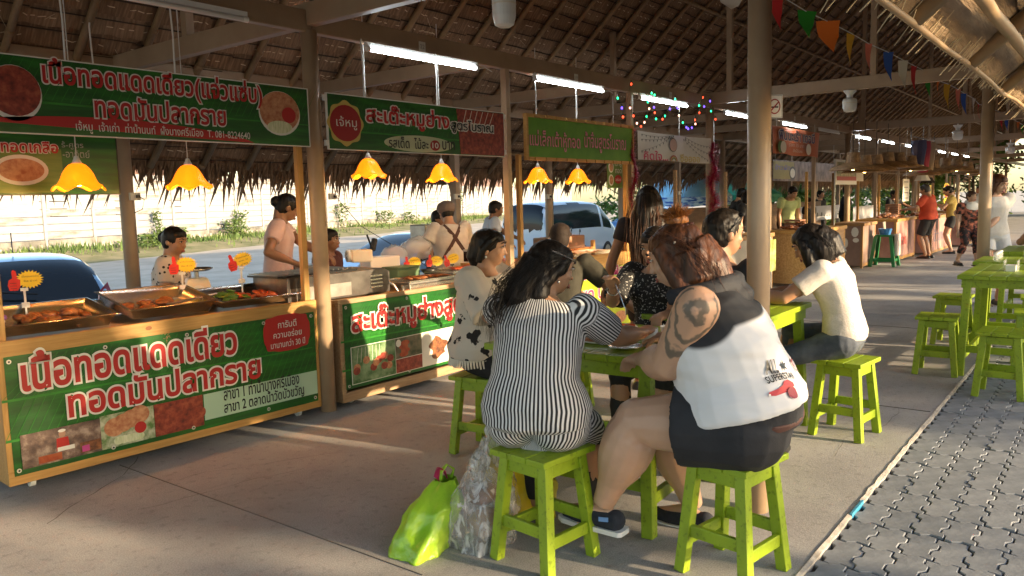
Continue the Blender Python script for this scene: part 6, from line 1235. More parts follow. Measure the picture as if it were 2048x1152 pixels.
for L, W, x, y, rz, lab in ((.86, .92, 3.02, 1.57, .04, 'lime green wooden table shared by the eating women'), (.95, .72, 4.22, 1.56, 0, 'lime green wooden table in front of the white top woman'), (1.25, .8, 7.2, .24, 0, 'nearest lime green table standing half on the grey pavers'), (.75, .8, 8.62, .32, 0, 'middle lime green table on the paving with clear holders'), (1.1, .7, 10.1, .38, 0, 'far lime green table beside the seated person in black')):
    t = make_table(L, W, .81 if x < 6 else .82); t.location = (x, y, 0 if x < 6 else -.004); t.rotation_euler = (0, 0, rz); tag(t, lab, 'table', 'lime green tables')
CLR = mat('clear_acrylic', (.8, .8, .8), rough=.08, alpha=.28)
for x, y, lab in ((7.75, .72, 'clear acrylic napkin holder on the nearest paving table'), (8.95, .68, 'clear acrylic napkin holder on the middle paving table'), (10.55, .7, 'clear acrylic napkin holder on the far paving table')):
    t = thing('napkin_holder', lab, 'holder', (x, y, .815)); q = MB(); q.bb(-.08, .08, -.05, -.044, 0, .09); q.build('pane', CLR, t); q = MB(); q.bb(-.08, .08, .044, .05, 0, .09); q.build('pane', CLR, t); q = MB(); q.bb(-.07, .07, -.035, .035, 0, .05); q.build('napkins', WHITE, t)
for k in range(5):
    x = 8.8 + .1 * k; t = thing('condiment_jar', 'small clear condiment jar in the line on the middle paving table', 'jar', (x, .95, .815), 0, 'condiment jars on the paving table'); q = MB(); q.lathe([(.02, 0), (.022, .05), (.018, .06)], 10); q.build('body', CLR, t); q = MB(); q.lathe([(.02, .06), (.02, .075), (.001, .077)], 10); q.build('lid', WHITE, t)
# ================================================================ vehicles in the car park
def car(label, st, W, loc, rz, paint, belts, glassz, pillars, wheels, name='parked_car', rear=True, wheel_r=.29, cat='car'):
    """st: stations (y from the tail, z sill, z belt, z roof, half width scale)"""
    t = thing(name, label, cat, loc, rz); q = MB(); m = 12
    for (y, z0, zb, zr, k) in st:
        w = W / 2 * k; wr = w * (.80 if zr - zb > .15 else .93)
        half = [(w * .90, z0), (w * .99, z0 + .12), (w, z0 + (zb - z0) * .55), (w * .985, zb), (wr + (w - wr) * .15, zb + (zr - zb) * .75), (wr * .9, zr - .01)]
        for x, z in half: q.v.append((x, y, z))
        for x, z in reversed(half): q.v.append((-x, y, z))
    n = len(st)
    for i in range(n - 1):
        for k in range(m): q.f.append((i * m + k, i * m + (k + 1) % m, (i + 1) * m + (k + 1) % m, (i + 1) * m + k)); q.mi.append(0)
    q.f.append(tuple(range(m))); q.f.append(tuple((n - 1) * m + k for k in range(m))); q.mi += [0, 0]
    o = q.build('body', paint, t, smooth=True); md = o.modifiers.new('s', 'SUBSURF'); md.levels = 2; md.render_levels = 2
    me = bake(o); o.modifiers.clear(); o.data = me
    # glass: faces of the upper body lifted out as parts
    b_ = bmesh.new(); b_.from_mesh(me); groups = {}
    import bisect
    for f in b_.faces:
        c = f.calc_center_median(); nn = f.normal; y = c.y
        zb = None
        for (a, b2) in zip(st, st[1:]):
            if a[0] <= y <= b2[0]: u = (y - a[0]) / max(1e-6, b2[0] - a[0]); zb = a[2] + (b2[2] - a[2]) * u; zr = a[3] + (b2[3] - a[3]) * u
        if zb is None: continue
        side = abs(nn.x) > .55
        if side and glassz[0] < y < glassz[1] and zb + .03 < c.z < zr - .07 and all(abs(y - p) > .04 for p in pillars): groups.setdefault('side_window', []).append(f)
        elif not side and nn.y < -.25 and c.z > belts[0] and abs(c.x) < W * .40 and nn.z > -.1 and c.z < belts[2]: groups.setdefault('rear_window', []).append(f)
        elif not side and nn.y > .2 and c.z > belts[1] and abs(c.x) < W * .40 and c.z < belts[2]: groups.setdefault('windscreen', []).append(f)
    for nm, fs in groups.items():
        g = MB()
        for f in fs: g.add([v.co + v.normal * .004 for v in f.verts], [tuple(range(len(f.verts)))])
        g.build(nm, GLASS, t, smooth=True, clean=True)
    b_.free()
    for y in wheels:
        for sx in (-1, 1):
            w_ = bpy.data.objects.new('wheel', None); COL.objects.link(w_); w_.parent = t; w_.location = (sx * (W / 2 - .09), y, wheel_r)
            g = MB(); g.tube([(-.09, 0, 0), (.09, 0, 0)], wheel_r, 22); g.build('tyre', TYRE, w_); g = MB(); g.tube([(-.095, 0, 0), (.095, 0, 0)], wheel_r * .62, 16); g.build('rim', DSTEEL, w_)
    return t
BLUE = mat('light_blue_paint', (.24, .40, .58), (.27, .43, .61), scale=2, rough=.22, metal=.1, coat=.6)
BLUED = mat('deep_blue_paint', (.06, .16, .34), rough=.2, metal=.3, coat=.6); VANW = mat('silver_white_paint', (.46, .54, .62), rough=.25, metal=.15, coat=.5)
TAIL = mat('tail_lamp_red', (.36, .01, .02), rough=.15, coat=.5)
hst = [(0, .28, .50, .58, .86), (.03, .25, .70, .82, .95), (.10, .22, .92, .99, .98), (.50, .2, .96, 1.38, 1.0), (.85, .2, .95, 1.47, 1.0), (1.7, .2, .93, 1.49, 1.0), (2.3, .2, .92, 1.42, 1.0), (2.95, .2, .95, 1.0, .99), (3.6, .22, .80, .86, .96), (3.88, .26, .5, .56, .84)]
hc = car('blue hatchback with tinted rear window parked behind the pine stall', hst, 1.72, (3.62, 9.35, LOT + .03), -.22, BLUE, (.965, 1.02, 1.40), (.55, 2.75), (1.55,), (.65, 3.15))
for sx in (-1, 1):
    q = MB(); q.add([(sx * .85, .10, .86), (sx * .62, .02, .88), (sx * .66, .12, 1.02), (sx * .80, .28, 1.12), (sx * .872, .34, .92)], [(0, 1, 2, 3, 4)]); q.build('tail_lamp', TAIL, hc)
q = MB(); q.tube([(.05, .10, 1.06), (-.25, .12, 1.10), (-.42, .15, 1.14)], .012, 6); q.build('rear_wiper', BLACKP, hc); q = MB(); q.tube([(0, 1.2, 1.49), (-.02, 1.05, 1.72)], .007, 5); q.build('aerial', BLACKP, hc)
q = MB(); 
for rx, rz_ in ((.07, .046), (.028, .044), (.05, .02)): q.tube([(rx * cos(a), .012 - .0 * a, .80 + (.012 if rx == .05 else 0) + rz_ * sin(a)) for a in [2 * pi * k / 20 for k in range(21)]], .006, 5)
q.build('emblem', STEEL, hc); q = MB(); q.bb(-.26, .26, -.012, .01, .55, .66); q.build('number_plate', WHITE, hc); q = MB(); q.bar((-.8, .02, .40), (.8, .02, .40), .05, .16); q.build('bumper', BLUE, hc)
for sg in (-1, 1): q = MB(); q.tube([(sg * (.10 + .02 * k), .02, .81 + .012 * sin(k * 1.1)) for k in range(12)], .004, 4); q.build('decal', STEEL, hc)
sst = [(0, .3, .55, .62, .86), (.06, .25, .80, .90, .95), (.75, .2, .93, .98, .99), (1.25, .2, .95, 1.36, 1.0), (1.9, .2, .93, 1.46, 1.0), (2.6, .2, .92, 1.44, 1.0), (3.3, .2, .93, .99, .99), (4.15, .22, .80, .86, .96), (4.4, .28, .5, .56, .84)]
sc_ = PY(800, 456, 11); car('blue sedan with dark side windows parked behind the skewer stall', sst, 1.74, (sc_.x + 2.3, 11.0, LOT), pi / 2 + .12, BLUE, (1.0, 1.02, 1.40), (.95, 3.15), (1.95, 2.9), (.8, 3.5))
vst = [(0, .3, 1.0, 1.05, .94), (.04, .25, 1.02, 1.85, .97), (.3, .22, 1.02, 1.95, 1.0), (2.0, .22, 1.02, 1.98, 1.0), (3.4, .22, 1.02, 1.95, 1.0), (3.75, .22, 1.0, 1.82, 1.0), (4.55, .24, .98, 1.05, .97), (4.72, .28, .7, .76, .9)]
vp = PY(1215, 450, 14); car('silver white van with long side windows parked behind the tofu stall', vst, 1.75, (vp.x - 4.6, 14.2, LOT), -pi / 2 + .06, VANW, (1.1, 1.05, 1.88), (.2, 4.2), (1.3, 2.45, 3.5), (.9, 3.8), name='parked_van', cat='van')
p = PY(1225, 440, 19); car('dark blue pickup bonnet showing beyond the silver van', sst, 1.75, (p.x + 1.0, 19, LOT), -pi / 2, BLUED, (1.0, 1.02, 1.40), (.95, 3.15), (1.95, 2.9), (.8, 3.5)); p = PY(1330, 440, 22); car('pale car parked under the blue striped umbrella', sst, 1.75, (p.x - 2.4, 22, LOT), -pi / 2, VANW, (1.0, 1.02, 1.40), (.95, 3.15), (1.95, 2.9), (.8, 3.5)); 
def motorbike(label, loc, rz):
    t = thing('motorbike', label, 'motorbike', loc, rz)
    for y in (-.62, .62): q = MB(); q.tube([(-.05, y, .29), (.05, y, .29)], .29, 20); q.build('wheel', TYRE, t)
    q = MB(); q.tube([(0, -.75, .72), (0, -.3, .76), (0, .0, .70), (0, .25, .62)], [.09, .13, .12, .08], 10); q.build('seat', BLACKP, t, smooth=True); q = MB(); q.tube([(0, -.6, .5), (0, -.1, .42), (0, .35, .6), (0, .5, .85)], [.10, .14, .12, .10], 10); q.build('fairing', BLUED, t, smooth=True)
    q = MB(); q.tube([(0, .62, .29), (0, .52, .7), (0, .45, 1.0)], .03, 8); q.build('fork', DSTEEL, t); q = MB(); q.tube([(-.34, .36, 1.04), (-.1, .45, 1.0), (.1, .45, 1.0), (.34, .36, 1.04)], .014, 8); q.build('handlebar', BLACKP, t)
    q = MB(); q.ell((0, .56, .92), (.09, .07, .08)); q.build('headlamp', STEEL, t, smooth=True)
    for s_ in (-1, 1): q = MB(); q.tube([(s_ * .24, .4, 1.03), (s_ * .30, .42, 1.22)], .006, 5); q.ell((s_ * .32, .42, 1.26), (.055, .012, .04)); q.build('mirror', BLACKP, t, smooth=True)
p = PY(1110, 470, 8.9); motorbike('dark motorbike with raised mirrors parked in front of the silver van', (p.x, 8.9, LOT + .1), -2.3); p = PY(1345, 440, 10.5); motorbike('dark motorbike parked by the post under the blue umbrella', (p.x, 10.5, LOT + .1), -1.2)
# market umbrellas
def umbrella(label, px, py, d, R, h, cols):
    p = EYE + ray(px, py) * d; t = thing('market_umbrella', label, 'umbrella', (p.x, p.y, LOT)); zt = p.z - LOT
    prof = [(.001, zt), (R * .35, zt - h * .12), (R * .7, zt - h * .42), (R, zt - h)]
    for k, (a, b_) in enumerate(zip(prof, prof[1:])): q = MB(); q.lathe([a, b_], 16); q.f = q.f[:16]; q.mi = q.mi[:16]; q.build('canopy', cols[min(k, 1)], t)
    q = MB(); q.lathe([(R, zt - h), (R * 1.01, zt - h - .22)], 32, wob=lambda r, z, a: (r, z - .03 * (abs(sin(4 * a))) if z < zt - h - .1 else z)); q.f = q.f[:32]; q.mi = q.mi[:32]; q.build('valance', cols[2], t); q = MB(); q.tube([(0, 0, 0), (0, 0, zt)], .02, 8); q.build('pole', WHITE, t)
    for k in range(8): a = 2 * pi * k / 8; q = MB(); q.tube([(0, 0, zt - .02)] + [(r * cos(a), r * sin(a), z - .015) for r, z in prof[1:]], .008, 4); q.build('rib', DSTEEL, t)
UB = mat('sky_blue_canvas', (.22, .48, .66), (.34, .6, .74), scale=3, rough=.7); UV_ = mat('blue_wave_canvas', (.02, .10, .42), (.4, .6, .75), scale=5, stretch=(1, 1, 5), rough=.7, lo=.45, hi=.55); UG = mat('green_canvas', (.008, .17, .08), rough=.7)
umbrella('pale blue market umbrella with wavy valance beyond the car park posts', 1372, 345, 21, 1.15, .62, (UB, UB, UV_)); umbrella('dark green market umbrella behind the pale blue one', 1450, 352, 26, 1.7, .6, (UG, UG, UG))
# ================================================================ bags on the floor, food on the tables
LB = mat('lime_bag_plastic', (.26, .50, .02), (.42, .62, .05), scale=6, rough=.3, bump=.5, bscale=12); PKB = mat('magenta_bag_panel', (.40, .02, .08), rough=.3)
def tall_bag(name, label, base, lean, h, r0, m, seed, cat='bag', open_=False, alpha=False, parts=()):
    t = thing(name, label, cat, base); q = MB(); n, mm = 44, 40
    for i in range(mm + 1):
        u = i / mm; z = h * u; k = 1.0 if u < .65 else 1 - (u - .65) / .35 * .62
        for j in range(n):
            a = 2 * pi * j / n; sq = 1 / max(abs(cos(a)), abs(sin(a))) ** .45; f = NZ.noise(V((cos(a) * 1.8, sin(a) * 1.8, z * 7 + seed))) ; f2 = NZ.ridged_multi_fractal(V((cos(a) * 1.6 + seed, sin(a) * 1.6, z * 7)), 1.0, 2.0, 4, 1.0, 2.0) - 1
            r = sq * k * (1 + .22 * f + .13 * f2); x, y = r0[0] * r * cos(a), r0[1] * r * sin(a); q.v.append((x + lean[0] * u * h, y + lean[1] * u * h, z + (.02 * f if 0 < i < mm else 0)))
    for i in range(mm):
        for j in range(n): q.f.append((i * n + j, i * n + (j + 1) % n, (i + 1) * n + (j + 1) % n, (i + 1) * n + j)); q.mi.append(0)
    q.f.append(tuple(range(n))); q.mi.append(0)
    o = q.build('sheet', m, t, smooth=True)
    for s_ in (-1, 1): q = MB(); bx, by = lean[0] * h + s_ * r0[0] * .3, lean[1] * h; q.tube([(bx, by, h * .96), (bx + s_ * .02, by, h * 1.1), (bx - s_ * .01, by + .015, h * 1.2), (bx - s_ * .05, by + .02, h * 1.1), (bx - s_ * .06, by + .01, h * .97)], [.012, .014, .01, .014, .012], 6, flat=.35); q.build('handle', m, t, smooth=True)
    return t
gb = tall_bag('shopping_bag', 'slumped lime green shopping bag with magenta side on the floor', (2.36, 2.37, 0), (.70, .02), .27, (.125, .10), LB, 5)
ob = gb.children[0].data
ob.materials.append(PKB)
for p_ in ob.polygons:
    c = p_.center
    if c.y > .012 * (1) - .35 * (c.z - .2) and c.z > .10 and c.x < .72 * c.z + .02: p_.material_index = 1
CB = mat('clear_carrier_bag', (.76, .74, .72), rough=.14, bump=.7, bscale=11, bstretch=(2, 2, .7), spec=.8)
n_ = CB.node_tree.nodes; l_ = CB.node_tree.links; tc = n_.new('ShaderNodeTexCoord'); mp_ = n_.new('ShaderNodeMapping'); mp_.inputs['Scale'].default_value = (3, 3, .9); nz = n_.new('ShaderNodeTexNoise'); nz.inputs['Scale'].default_value = 9; nz.inputs['Detail'].default_value = 6; nz.inputs['Distortion'].default_value = 1.2; rp = n_.new('ShaderNodeValToRGB'); l_.new(tc.outputs['Object'], mp_.inputs[0]); l_.new(mp_.outputs[0], nz.inputs['Vector']); l_.new(nz.outputs[0], rp.inputs[0]); l_.new(rp.outputs[0], n_['Principled BSDF'].inputs['Alpha']); e0 = rp.color_ramp.elements; e0[0].position = .46; e0[0].color = (.22, .22, .22, 1); e0[1].position = .66; e0[1].color = (.75, .75, .75, 1)   # creased film
tall_bag('shopping_bag', 'bulging clear plastic bag of brown food boxes leaning by the stool', (2.58, 2.20, 0), (.05, .02), .33, (.14, .12), CB, 8); tall_bag('shopping_bag', 'clear plastic bag of fruit behind the bulging clear bag', (2.78, 2.29, 0), (.02, -.02), .42, (.12, .1), CB, 14)
for k, (x, y, z, s_, c_, lab) in enumerate(((2.60, 2.19, .075, (.17, .15, .13), (.36, .20, .11), 'brown cardboard food box in the bottom of the clear bag'), (2.61, 2.21, .20, (.15, .13, .09), (.22, .10, .05), 'dark brown food box stacked in the clear bag'), (2.78, 2.27, .20, (.12, .11, .2), (.55, .42, .08), 'yellow fruit pack in the rear clear bag'))):
    crumple('food_pack', lab, (x, y, z - s_[2] / 2 + .012), tuple(a * .5 for a in s_), mat('food_pack_%d' % k, tuple(v * .7 for v in c_), c_, scale=14, rough=.4), 'food pack', seed=k * 3 + 1, amp=.3)
YB = mat('yellow_bag_plastic', (.62, .46, .01), (.75, .6, .03), scale=6, rough=.3, bump=.4, bscale=10)
yb = tall_bag('shopping_bag', 'yellow shopping bag with black lettering standing behind the striped woman\'s stool', (2.92, 2.20, 0), (.0, .0), .42, (.13, .07), YB, 21); yb.rotation_euler = (0, 0, -.9); text(yb, 'IMPORT', SBLACK, -.07, .06, .31, .345, -.082, .02); text(yb, 'LAND', SBLACK, -.06, .03, .26, .295, -.084, .02)
# on the shared table
TZ = .811
def plate(x, y, r, m, label, z=TZ): t = thing('plate', label, 'plate', (x, y, z)); q = MB(); q.lathe([(r * .6, 0), (r, .014), (r * .97, .018), (r * .6, .006), (.001, .006)], 24); q.build('dish', m, t, smooth=True); return t
plate(3.30, 2.0, .13, WHITE, 'white plate of noodles in front of the striped woman'); pile((3.30, 2.0, TZ), 0, .16, .16, 18, .026, CHICK, 'fried noodles on the white plate before the striped woman', 'noodles', seed=61, name='noodles', z=.008, heap=.03)
plate(3.62, 2.12, .13, WHITE, 'white plate with grilled food before the woman in black'); pile((3.62, 2.12, TZ), 0, .16, .16, 16, .028, FOODR, 'grilled food on the plate before the woman in black', 'grilled food', seed=62, name='grilled_food', z=.008, heap=.03)
plate(3.18, 1.80, .08, STEEL, 'small steel dish at the near corner of the shared table')
cup((3.30, 1.74, TZ), .042, .085, WHITE, 'white foam cup gripped by the striped woman'); cup((3.42, 1.70, TZ), .04, .08, WHITE, 'white paper cup standing beside the foam cup')
plate(4.75, 1.86, .12, CREAM, 'cream plate with salad before the white top woman'); pile((4.75, 1.86, TZ), 0, .14, .14, 20, .024, GREENV, 'green salad leaves on the cream plate', 'salad', seed=63, name='salad', z=.008, heap=.05, sz=.25); pile((4.60, 1.84, TZ), 0, .12, .1, 10, .024, FOODR, 'red chopped food beside the salad plate', 'food', seed=64, name='food', z=.002, heap=.03)
t = thing('handbag', 'dark brown open handbag standing on the white top woman\'s table', 'handbag', (4.93, 2.12, TZ), -.5); q = MB(); q.prism([(-.13, 0), (.13, 0), (.11, .17), (-.12, .18)], -.05, .05); bevel(q.build('body', mat('dark_brown_leather', (.018, .008, .007), rough=.5), t), .012); q = MB(); q.tube([(-.1, 0, .17), (-.06, 0, .23), (.05, 0, .23), (.09, 0, .17)], .006, 6); q.build('strap', MATS['dark_brown_leather'], t)
for z in (.12, .06): q = MB(); q.tube([(-.125, -.02, z), (-.14, -.02, z), (-.14, .02, z), (-.125, .02, z)], .004, 5); q.build('ring', GOLD, t)
from mathutils.bvhtree import BVHTree
def set_attr(o, fn, name='s'):
    me = o.data; a = me.attributes.new(name, 'FLOAT', 'POINT'); a.data.foreach_set('value', [fn(v.co) for v in me.vertices])
def print_on(person, shirt, body_txt, m, c_world, w_, h_, name='print', shapes=None, off=.006, bold=0.0, tilt=0.0):
    """flat print laid on the cloth, pressed along the cloth's own normal"""
    me = shirt.data; bv = BVHTree.FromPolygons([v.co for v in me.vertices], [tuple(p.vertices) for p in me.polygons]); eye_l = person.w2l(EYE); c = person.w2l(c_world); hit = bv.ray_cast(eye_l, (c - eye_l).normalized())
    if hit[0] is None: return
    p0, nn = hit[0], hit[1]; up = V((0, 0, 1)) - nn * nn.z; up.normalize(); rt = up.cross(nn).normalized(); up, rt = up * cos(tilt) - rt * sin(tilt), rt * cos(tilt) + up * sin(tilt)
    if shapes: vs, fs = shapes
    else:
        vs, fs = glyphs(body_txt, bold); x0, x1 = min(v[0] for v in vs), max(v[0] for v in vs); y0, y1 = min(v[1] for v in vs), max(v[1] for v in vs); vs = [((v[0] - x0) / (x1 - x0) - .5, (v[1] - y0) / (y1 - y0) - .5) for v in vs]
    P = []
    for v in vs:
        q_ = p0 + rt * (v[0] * w_) + up * (v[1] * h_) + nn * .12; h2 = bv.ray_cast(q_, -nn, .4); P.append((h2[0] + nn * off) if h2[0] is not None else q_ - nn * .12)
    b = MB(); b.add(P, fs); me2 = bpy.data.meshes.new(name); me2.from_pydata(b.v, [], b.f); me2.materials.append(m); o = bpy.data.objects.new(name, me2); COL.objects.link(o); o.parent = shirt; return o
# ---- woman in the striped dress
p1 = Person('seated woman in a black and white striped dress seen from behind, dark hair tied low', (2.60, 1.90), (.94, .30), 1.58, .48, girth=1.20, lean=(.12, .44), skin='tan', yaw=.75, pitch=-.18, voxel=.0065, wrists={1: (3.22, 1.73, .885), 0: (3.16, 2.10, .86)}, elbow_hint={1: (.35, .0, -1), 0: (-.2, -.2, -1)}, limb=1.15, armlimb=1.12, shoulder=1.02, grip={1: (.8, .1, .1)}, curl=.75)
STR = attr_mat('striped_cotton', ((.016, .016, .018), (.66, .65, .64)), period=.0175, duty=.46, rough=.85)
d1 = p1.top(STR, -.13, .962, .016, sleeve=.72, name='dress', voxel=.0065, wr=(.009, 6, 7), flare=.03, sl_e=.014)
def s1f(v):
    z = v.z; yc = 0.0
    for k in (0, 1):
        a, b, c = p1.arms[k]; ax = (b - a).normalized(); t_ = (v - a).dot(ax); rv = v - a - ax * t_
        if t_ > .015 and rv.length < .15 and abs(v.x) > .16: e1 = ax.cross(V((0, 1, .2))).normalized(); e2 = ax.cross(e1); return atan2(rv.dot(e1), rv.dot(e2)) * .105 + .7
    u = max(0, min(1, (z - p1.P0.z) / (.30 * 1.58 * .96))); c = p1.spine(u)[0]; return atan2(v.x - c.x, -(v.y - c.y)) * .205
set_attr(d1, s1f)
d1b = p1.bottom(STR, .84, .020, .0, 'dress_skirt', skirt=True, voxel=.0075, wr=(.004, 8, 6)); set_attr(d1b, lambda v: v.x + (v.z - p1.P0.z) * .8 if v.y > .06 else atan2(v.x, -(v.y - .0)) * .205)
p1.bottom(cloth('black_legging', (.012, .012, .014)), 1.9, .002, -.06, 'leggings', voxel=.01)
def h1(q, E, T, C, R, hs):
    T([(0, -.07, .03), (-.01, -.105, -.06), (-.02, -.125, -.14), (-.03, -.12, -.23), (-.03, -.10, -.285)], [.070, .072, .074, .066, .035]); T([(.03, -.06, -.02), (.045, -.07, -.12), (.03, -.08, -.2)], [.05, .045, .02])
    for sx in (-1, 1): T([(sx * .068, .025, .05), (sx * .078, -.01, .0), (sx * .06, -.06, -.06)], [.02, .024, .03])
p1.hair(HAIRB, 'pony', 1.05, h1); p1.locks(HAIRB, [[(0, -.09, .03), (-.02, -.18, -.08), (-.03, -.20, -.2), (-.03, -.17, -.31)], [(.05, .03, .07), (.06, -.07, .03), (.04, -.15, -.1), (0, -.17, -.26)]], 260, .03, r=.0014, seed=1)
q = MB(); hs = 1.0; C, R = p1.hc, p1.hr; q.tube([C + R @ V(p) for p in ((.088, .06, .045), (.096, .0, .06), (.088, -.06, .075))], .0032, 6); q.build('glasses_arm', STEEL, p1.t); q = MB(); q.ell(C + R @ V((.08, -.005, -.05)), (.006,) * 3); q.build('earring', STEEL, p1.t); p1.face_parts()
p1.shoes(BLACKP, BLACKP)
# ---- woman in the hooded vest
p3 = Person('large seated woman in a black and white hooded vest with a tattooed arm, back turned', (2.985, 1.155), (-.34, .94), 1.70, .48, girth=1.62, lean=(.24, .56), skin='fair', yaw=.1, pitch=-.30, voxel=.007, wrists={0: (2.93, 1.58, .83), 1: (3.32, 1.66, .86)}, elbow_hint={0: (-.55, -.15, -1), 1: (.8, -.3, -.7)}, ankles={0: (2.78, 1.69, .225), 1: (3.25, 1.5, .10)}, knee_hint={0: (-.05, .55, 1), 1: (.3, 1, .5)}, limb=1.62, armlimb=1.6, shoulder=1.30, toe={0: (.02, 1, .0), 1: (0, 1, 0)}, belly=.02)
VW = mat('white_jersey', (.60, .59, .60), (.66, .65, .66), scale=5, rough=.85, bump=.1, bscale=70); VB = mat('black_jersey', (.013, .014, .018), (.022, .023, .028), scale=5, rough=.8, bump=.1, bscale=70)
v3 = p3.top(VW, .02, .955, .026, sleeve=0, name='vest', voxel=.0065, wr=(.010, 4.5, 13), neckw=.07); v3.data.materials.clear(); v3.data.materials.append(attr_mat('two_tone_jersey', ((.74, .73, .74), (.014, .015, .019)), duty=.5, soft=.006))
zc = p3.spine(.66)[0]; upv = p3.spine(.66)[2]
set_attr(v3, lambda c: max(.02, min(.95, max(.5 + (c - zc).dot(upv) * .8 - .012 * sin(c.x * 14), max(.5 + (.15 - (c - sh_).length) * .8 for sh_ in p3.sho)))))
q = MB(); s90 = p3.spine(.86); 
q.tube([s90[0] + s90[1] * (.155 * sin(a)) - s90[3] * (.168 * cos(a) - .02) + s90[2] * (.075 - .055 * cos(a)) for a in [pi * (k / 14 - .5) * 1.25 for k in range(15)]], [.030 + .014 * sin(pi * k / 14) for k in range(15)], 12)
q.tube([s90[0] + s90[1] * (.120 * sin(a)) - s90[3] * (.182 * cos(a) - .03) - s90[2] * (.045 * cos(a) - .01) for a in [pi * (k / 14 - .5) * .95 for k in range(15)]], [.020 + .026 * sin(pi * k / 14) for k in range(15)], 12)
remesh(q, 'hood', VB, p3.t, .0075, 6, (.007, 9, 16))
sh3 = p3.bottom(VB, .60, .018, .07, 'shorts', wr=(.007, 7, 5), flare=.030, voxel=.0075)
q = MB(); p3.loft(q, -.145, -.02, .017); remesh(q, 'undershorts', mat('brown_jersey', (.07, .028, .022), rough=.7), p3.t, .009, 2)
p3.shoes(mat('navy_canvas', (.014, .017, .026), (.022, .026, .036), scale=60, rough=.9), WHITE)
fa, ff = p3.feet[0]; q = MB(); q.box(fa + V((-.062, -.012, -.045)), (.006, .04, .018)); q.build('shoe_tag', mat('shoe_tag_blue', (.12, .25, .5), rough=.5), p3.t)
def h3(q, E, T, C, R, hs):
    for sx in (-1, 1): T([(sx * .066, .035, .05), (sx * .085, .01, -.03), (sx * .092, -.02, -.12), (sx * .07, -.03, -.18)], [.026, .035, .042, .022])
    T([(0, -.06, .02), (0, -.095, -.07), (.01, -.10, -.16), (.02, -.085, -.215)], [.085, .09, .085, .045]); T([(.05, -.06, 0), (.07, -.07, -.1), (.06, -.07, -.19)], [.06, .06, .03]); T([(-.05, -.06, 0), (-.07, -.07, -.1), (-.06, -.06, -.18)], [.06, .06, .03])
p3.hair(HAIRR, 'bun', 1.10, h3, gro=(.0045, 34, 6))
p3.locks(HAIRR, [[(sx * .05, .02, .09), (sx * .085, -.06, .03), (sx * .09, -.12, -.08), (sx * .06, -.13, -.22)] for sx in (-1, -.3, .3, 1)], 320, .022, r=.0016, seed=2)
q = MB(); C, R = p3.hc, p3.hr; hs = 1.70 / 1.58; rr = random.Random(4)
q.ell(C + R @ (V((.0, -.045, .125)) * hs), (.046, .046, .036)); remesh(q, 'hair_bun', HAIRO, p3.t, .006, 2, grooves=(.006, 60, 20))
q = MB()
for i in range(700):
    a = rr.uniform(0, 6.28); el = rr.uniform(.5, 1.5); L = rr.uniform(.045, .095); d = V((cos(a) * cos(el), sin(a) * cos(el), sin(el))); b0 = V((0, -.045, .11)); q.tube([C + R @ ((b0 + d * .02) * hs), C + R @ ((b0 + d * L * .7) * hs), C + R @ ((b0 + d * L + V((0, 0, -.012))) * hs)], [.0014, .0014, .0005], 4, cap=False)
o = q.build('bun_strand', HAIRO, p3.t, smooth=True); o['kind'] = 'stuff'
q = MB(); 
for k in range(16): a = 2 * pi * k / 16; q.ell(C + R @ (V((.045 * cos(a), -.05 + .045 * sin(a), .098)) * hs), (.007, .007, .007), n=6, m=4)
q.build('hair_tie', mat('dark_bead', (.10, .03, .03), rough=.3), p3.t, smooth=True); q = MB(); q.ell(C + R @ (V((-.088, -.012, -.03)) * hs), (.006,) * 3); q.build('earring', WHITE, p3.t); q = MB(); q.ell(C + R @ (V((-.082, -.03, .05)) * hs), (.013, .006, .006)); q.build('hair_clip', CREAM, p3.t); p3.face_parts()
# tattoo: ink follows the upper arm
a_, e_, w_ = p3.arms[0]; ax = (e_ - a_); La = ax.length; ax.normalize(); g = MB()
for poly in p3.bodyo.data.polygons:
    c = poly.center; t_ = (c - a_).dot(ax) / La; rad = (c - a_ - ax * ((c - a_).dot(ax))).length
    if -.25 < t_ < .85 and rad < .14 and c.x < a_.x + .03: g.add([p3.bodyo.data.vertices[i].co + p3.bodyo.data.vertices[i].normal * .0015 for i in poly.vertices], [tuple(range(len(poly.vertices)))])
INK = bpy.data.materials.new('tattooed_skin'); INK.use_nodes = True; n_ = INK.node_tree.nodes; l_ = INK.node_tree.links; bs = n_['Principled BSDF']; bs.inputs['Roughness'].default_value = .5
tc = n_.new('ShaderNodeTexCoord'); wv = n_.new('ShaderNodeTexWave'); wv.inputs['Scale'].default_value = 9; wv.inputs['Distortion'].default_value = 7; wv.inputs['Detail'].default_value = 3; wv.inputs['Detail Scale'].default_value = 1.2; l_.new(tc.outputs['Object'], wv.inputs['Vector']); ns_ = n_.new('ShaderNodeTexNoise'); ns_.inputs['Scale'].default_value = 11; ns_.inputs['Detail'].default_value = 5; l_.new(tc.outputs['Object'], ns_.inputs['Vector']); mu = n_.new('ShaderNodeMath'); mu.operation = 'MULTIPLY'; l_.new(wv.outputs[1], mu.inputs[0]); l_.new(ns_.outputs[0], mu.inputs[1]); rp = n_.new('ShaderNodeValToRGB'); l_.new(mu.outputs[0], rp.inputs[0]); e0 = rp.color_ramp.elements; e0[0].position = .08; e0[0].color = (.15, .115, .085, 1); e0[1].position = .30; e0[1].color = (.52, .31, .20, 1); q9 = e0.new(.2); q9.color = (.34, .22, .15, 1); l_.new(rp.outputs[0], bs.inputs['Base Color'])
g.build('tattoo', INK, p3.bodyo, smooth=True, clean=True)
star = ([(0, 0)] + [((.5 if k % 2 == 0 else .2) * sin(pi * k / 5), (.5 if k % 2 == 0 else .2) * cos(pi * k / 5)) for k in range(10)], [(0, k + 1, (k + 1) % 10 + 1) for k in range(10)])
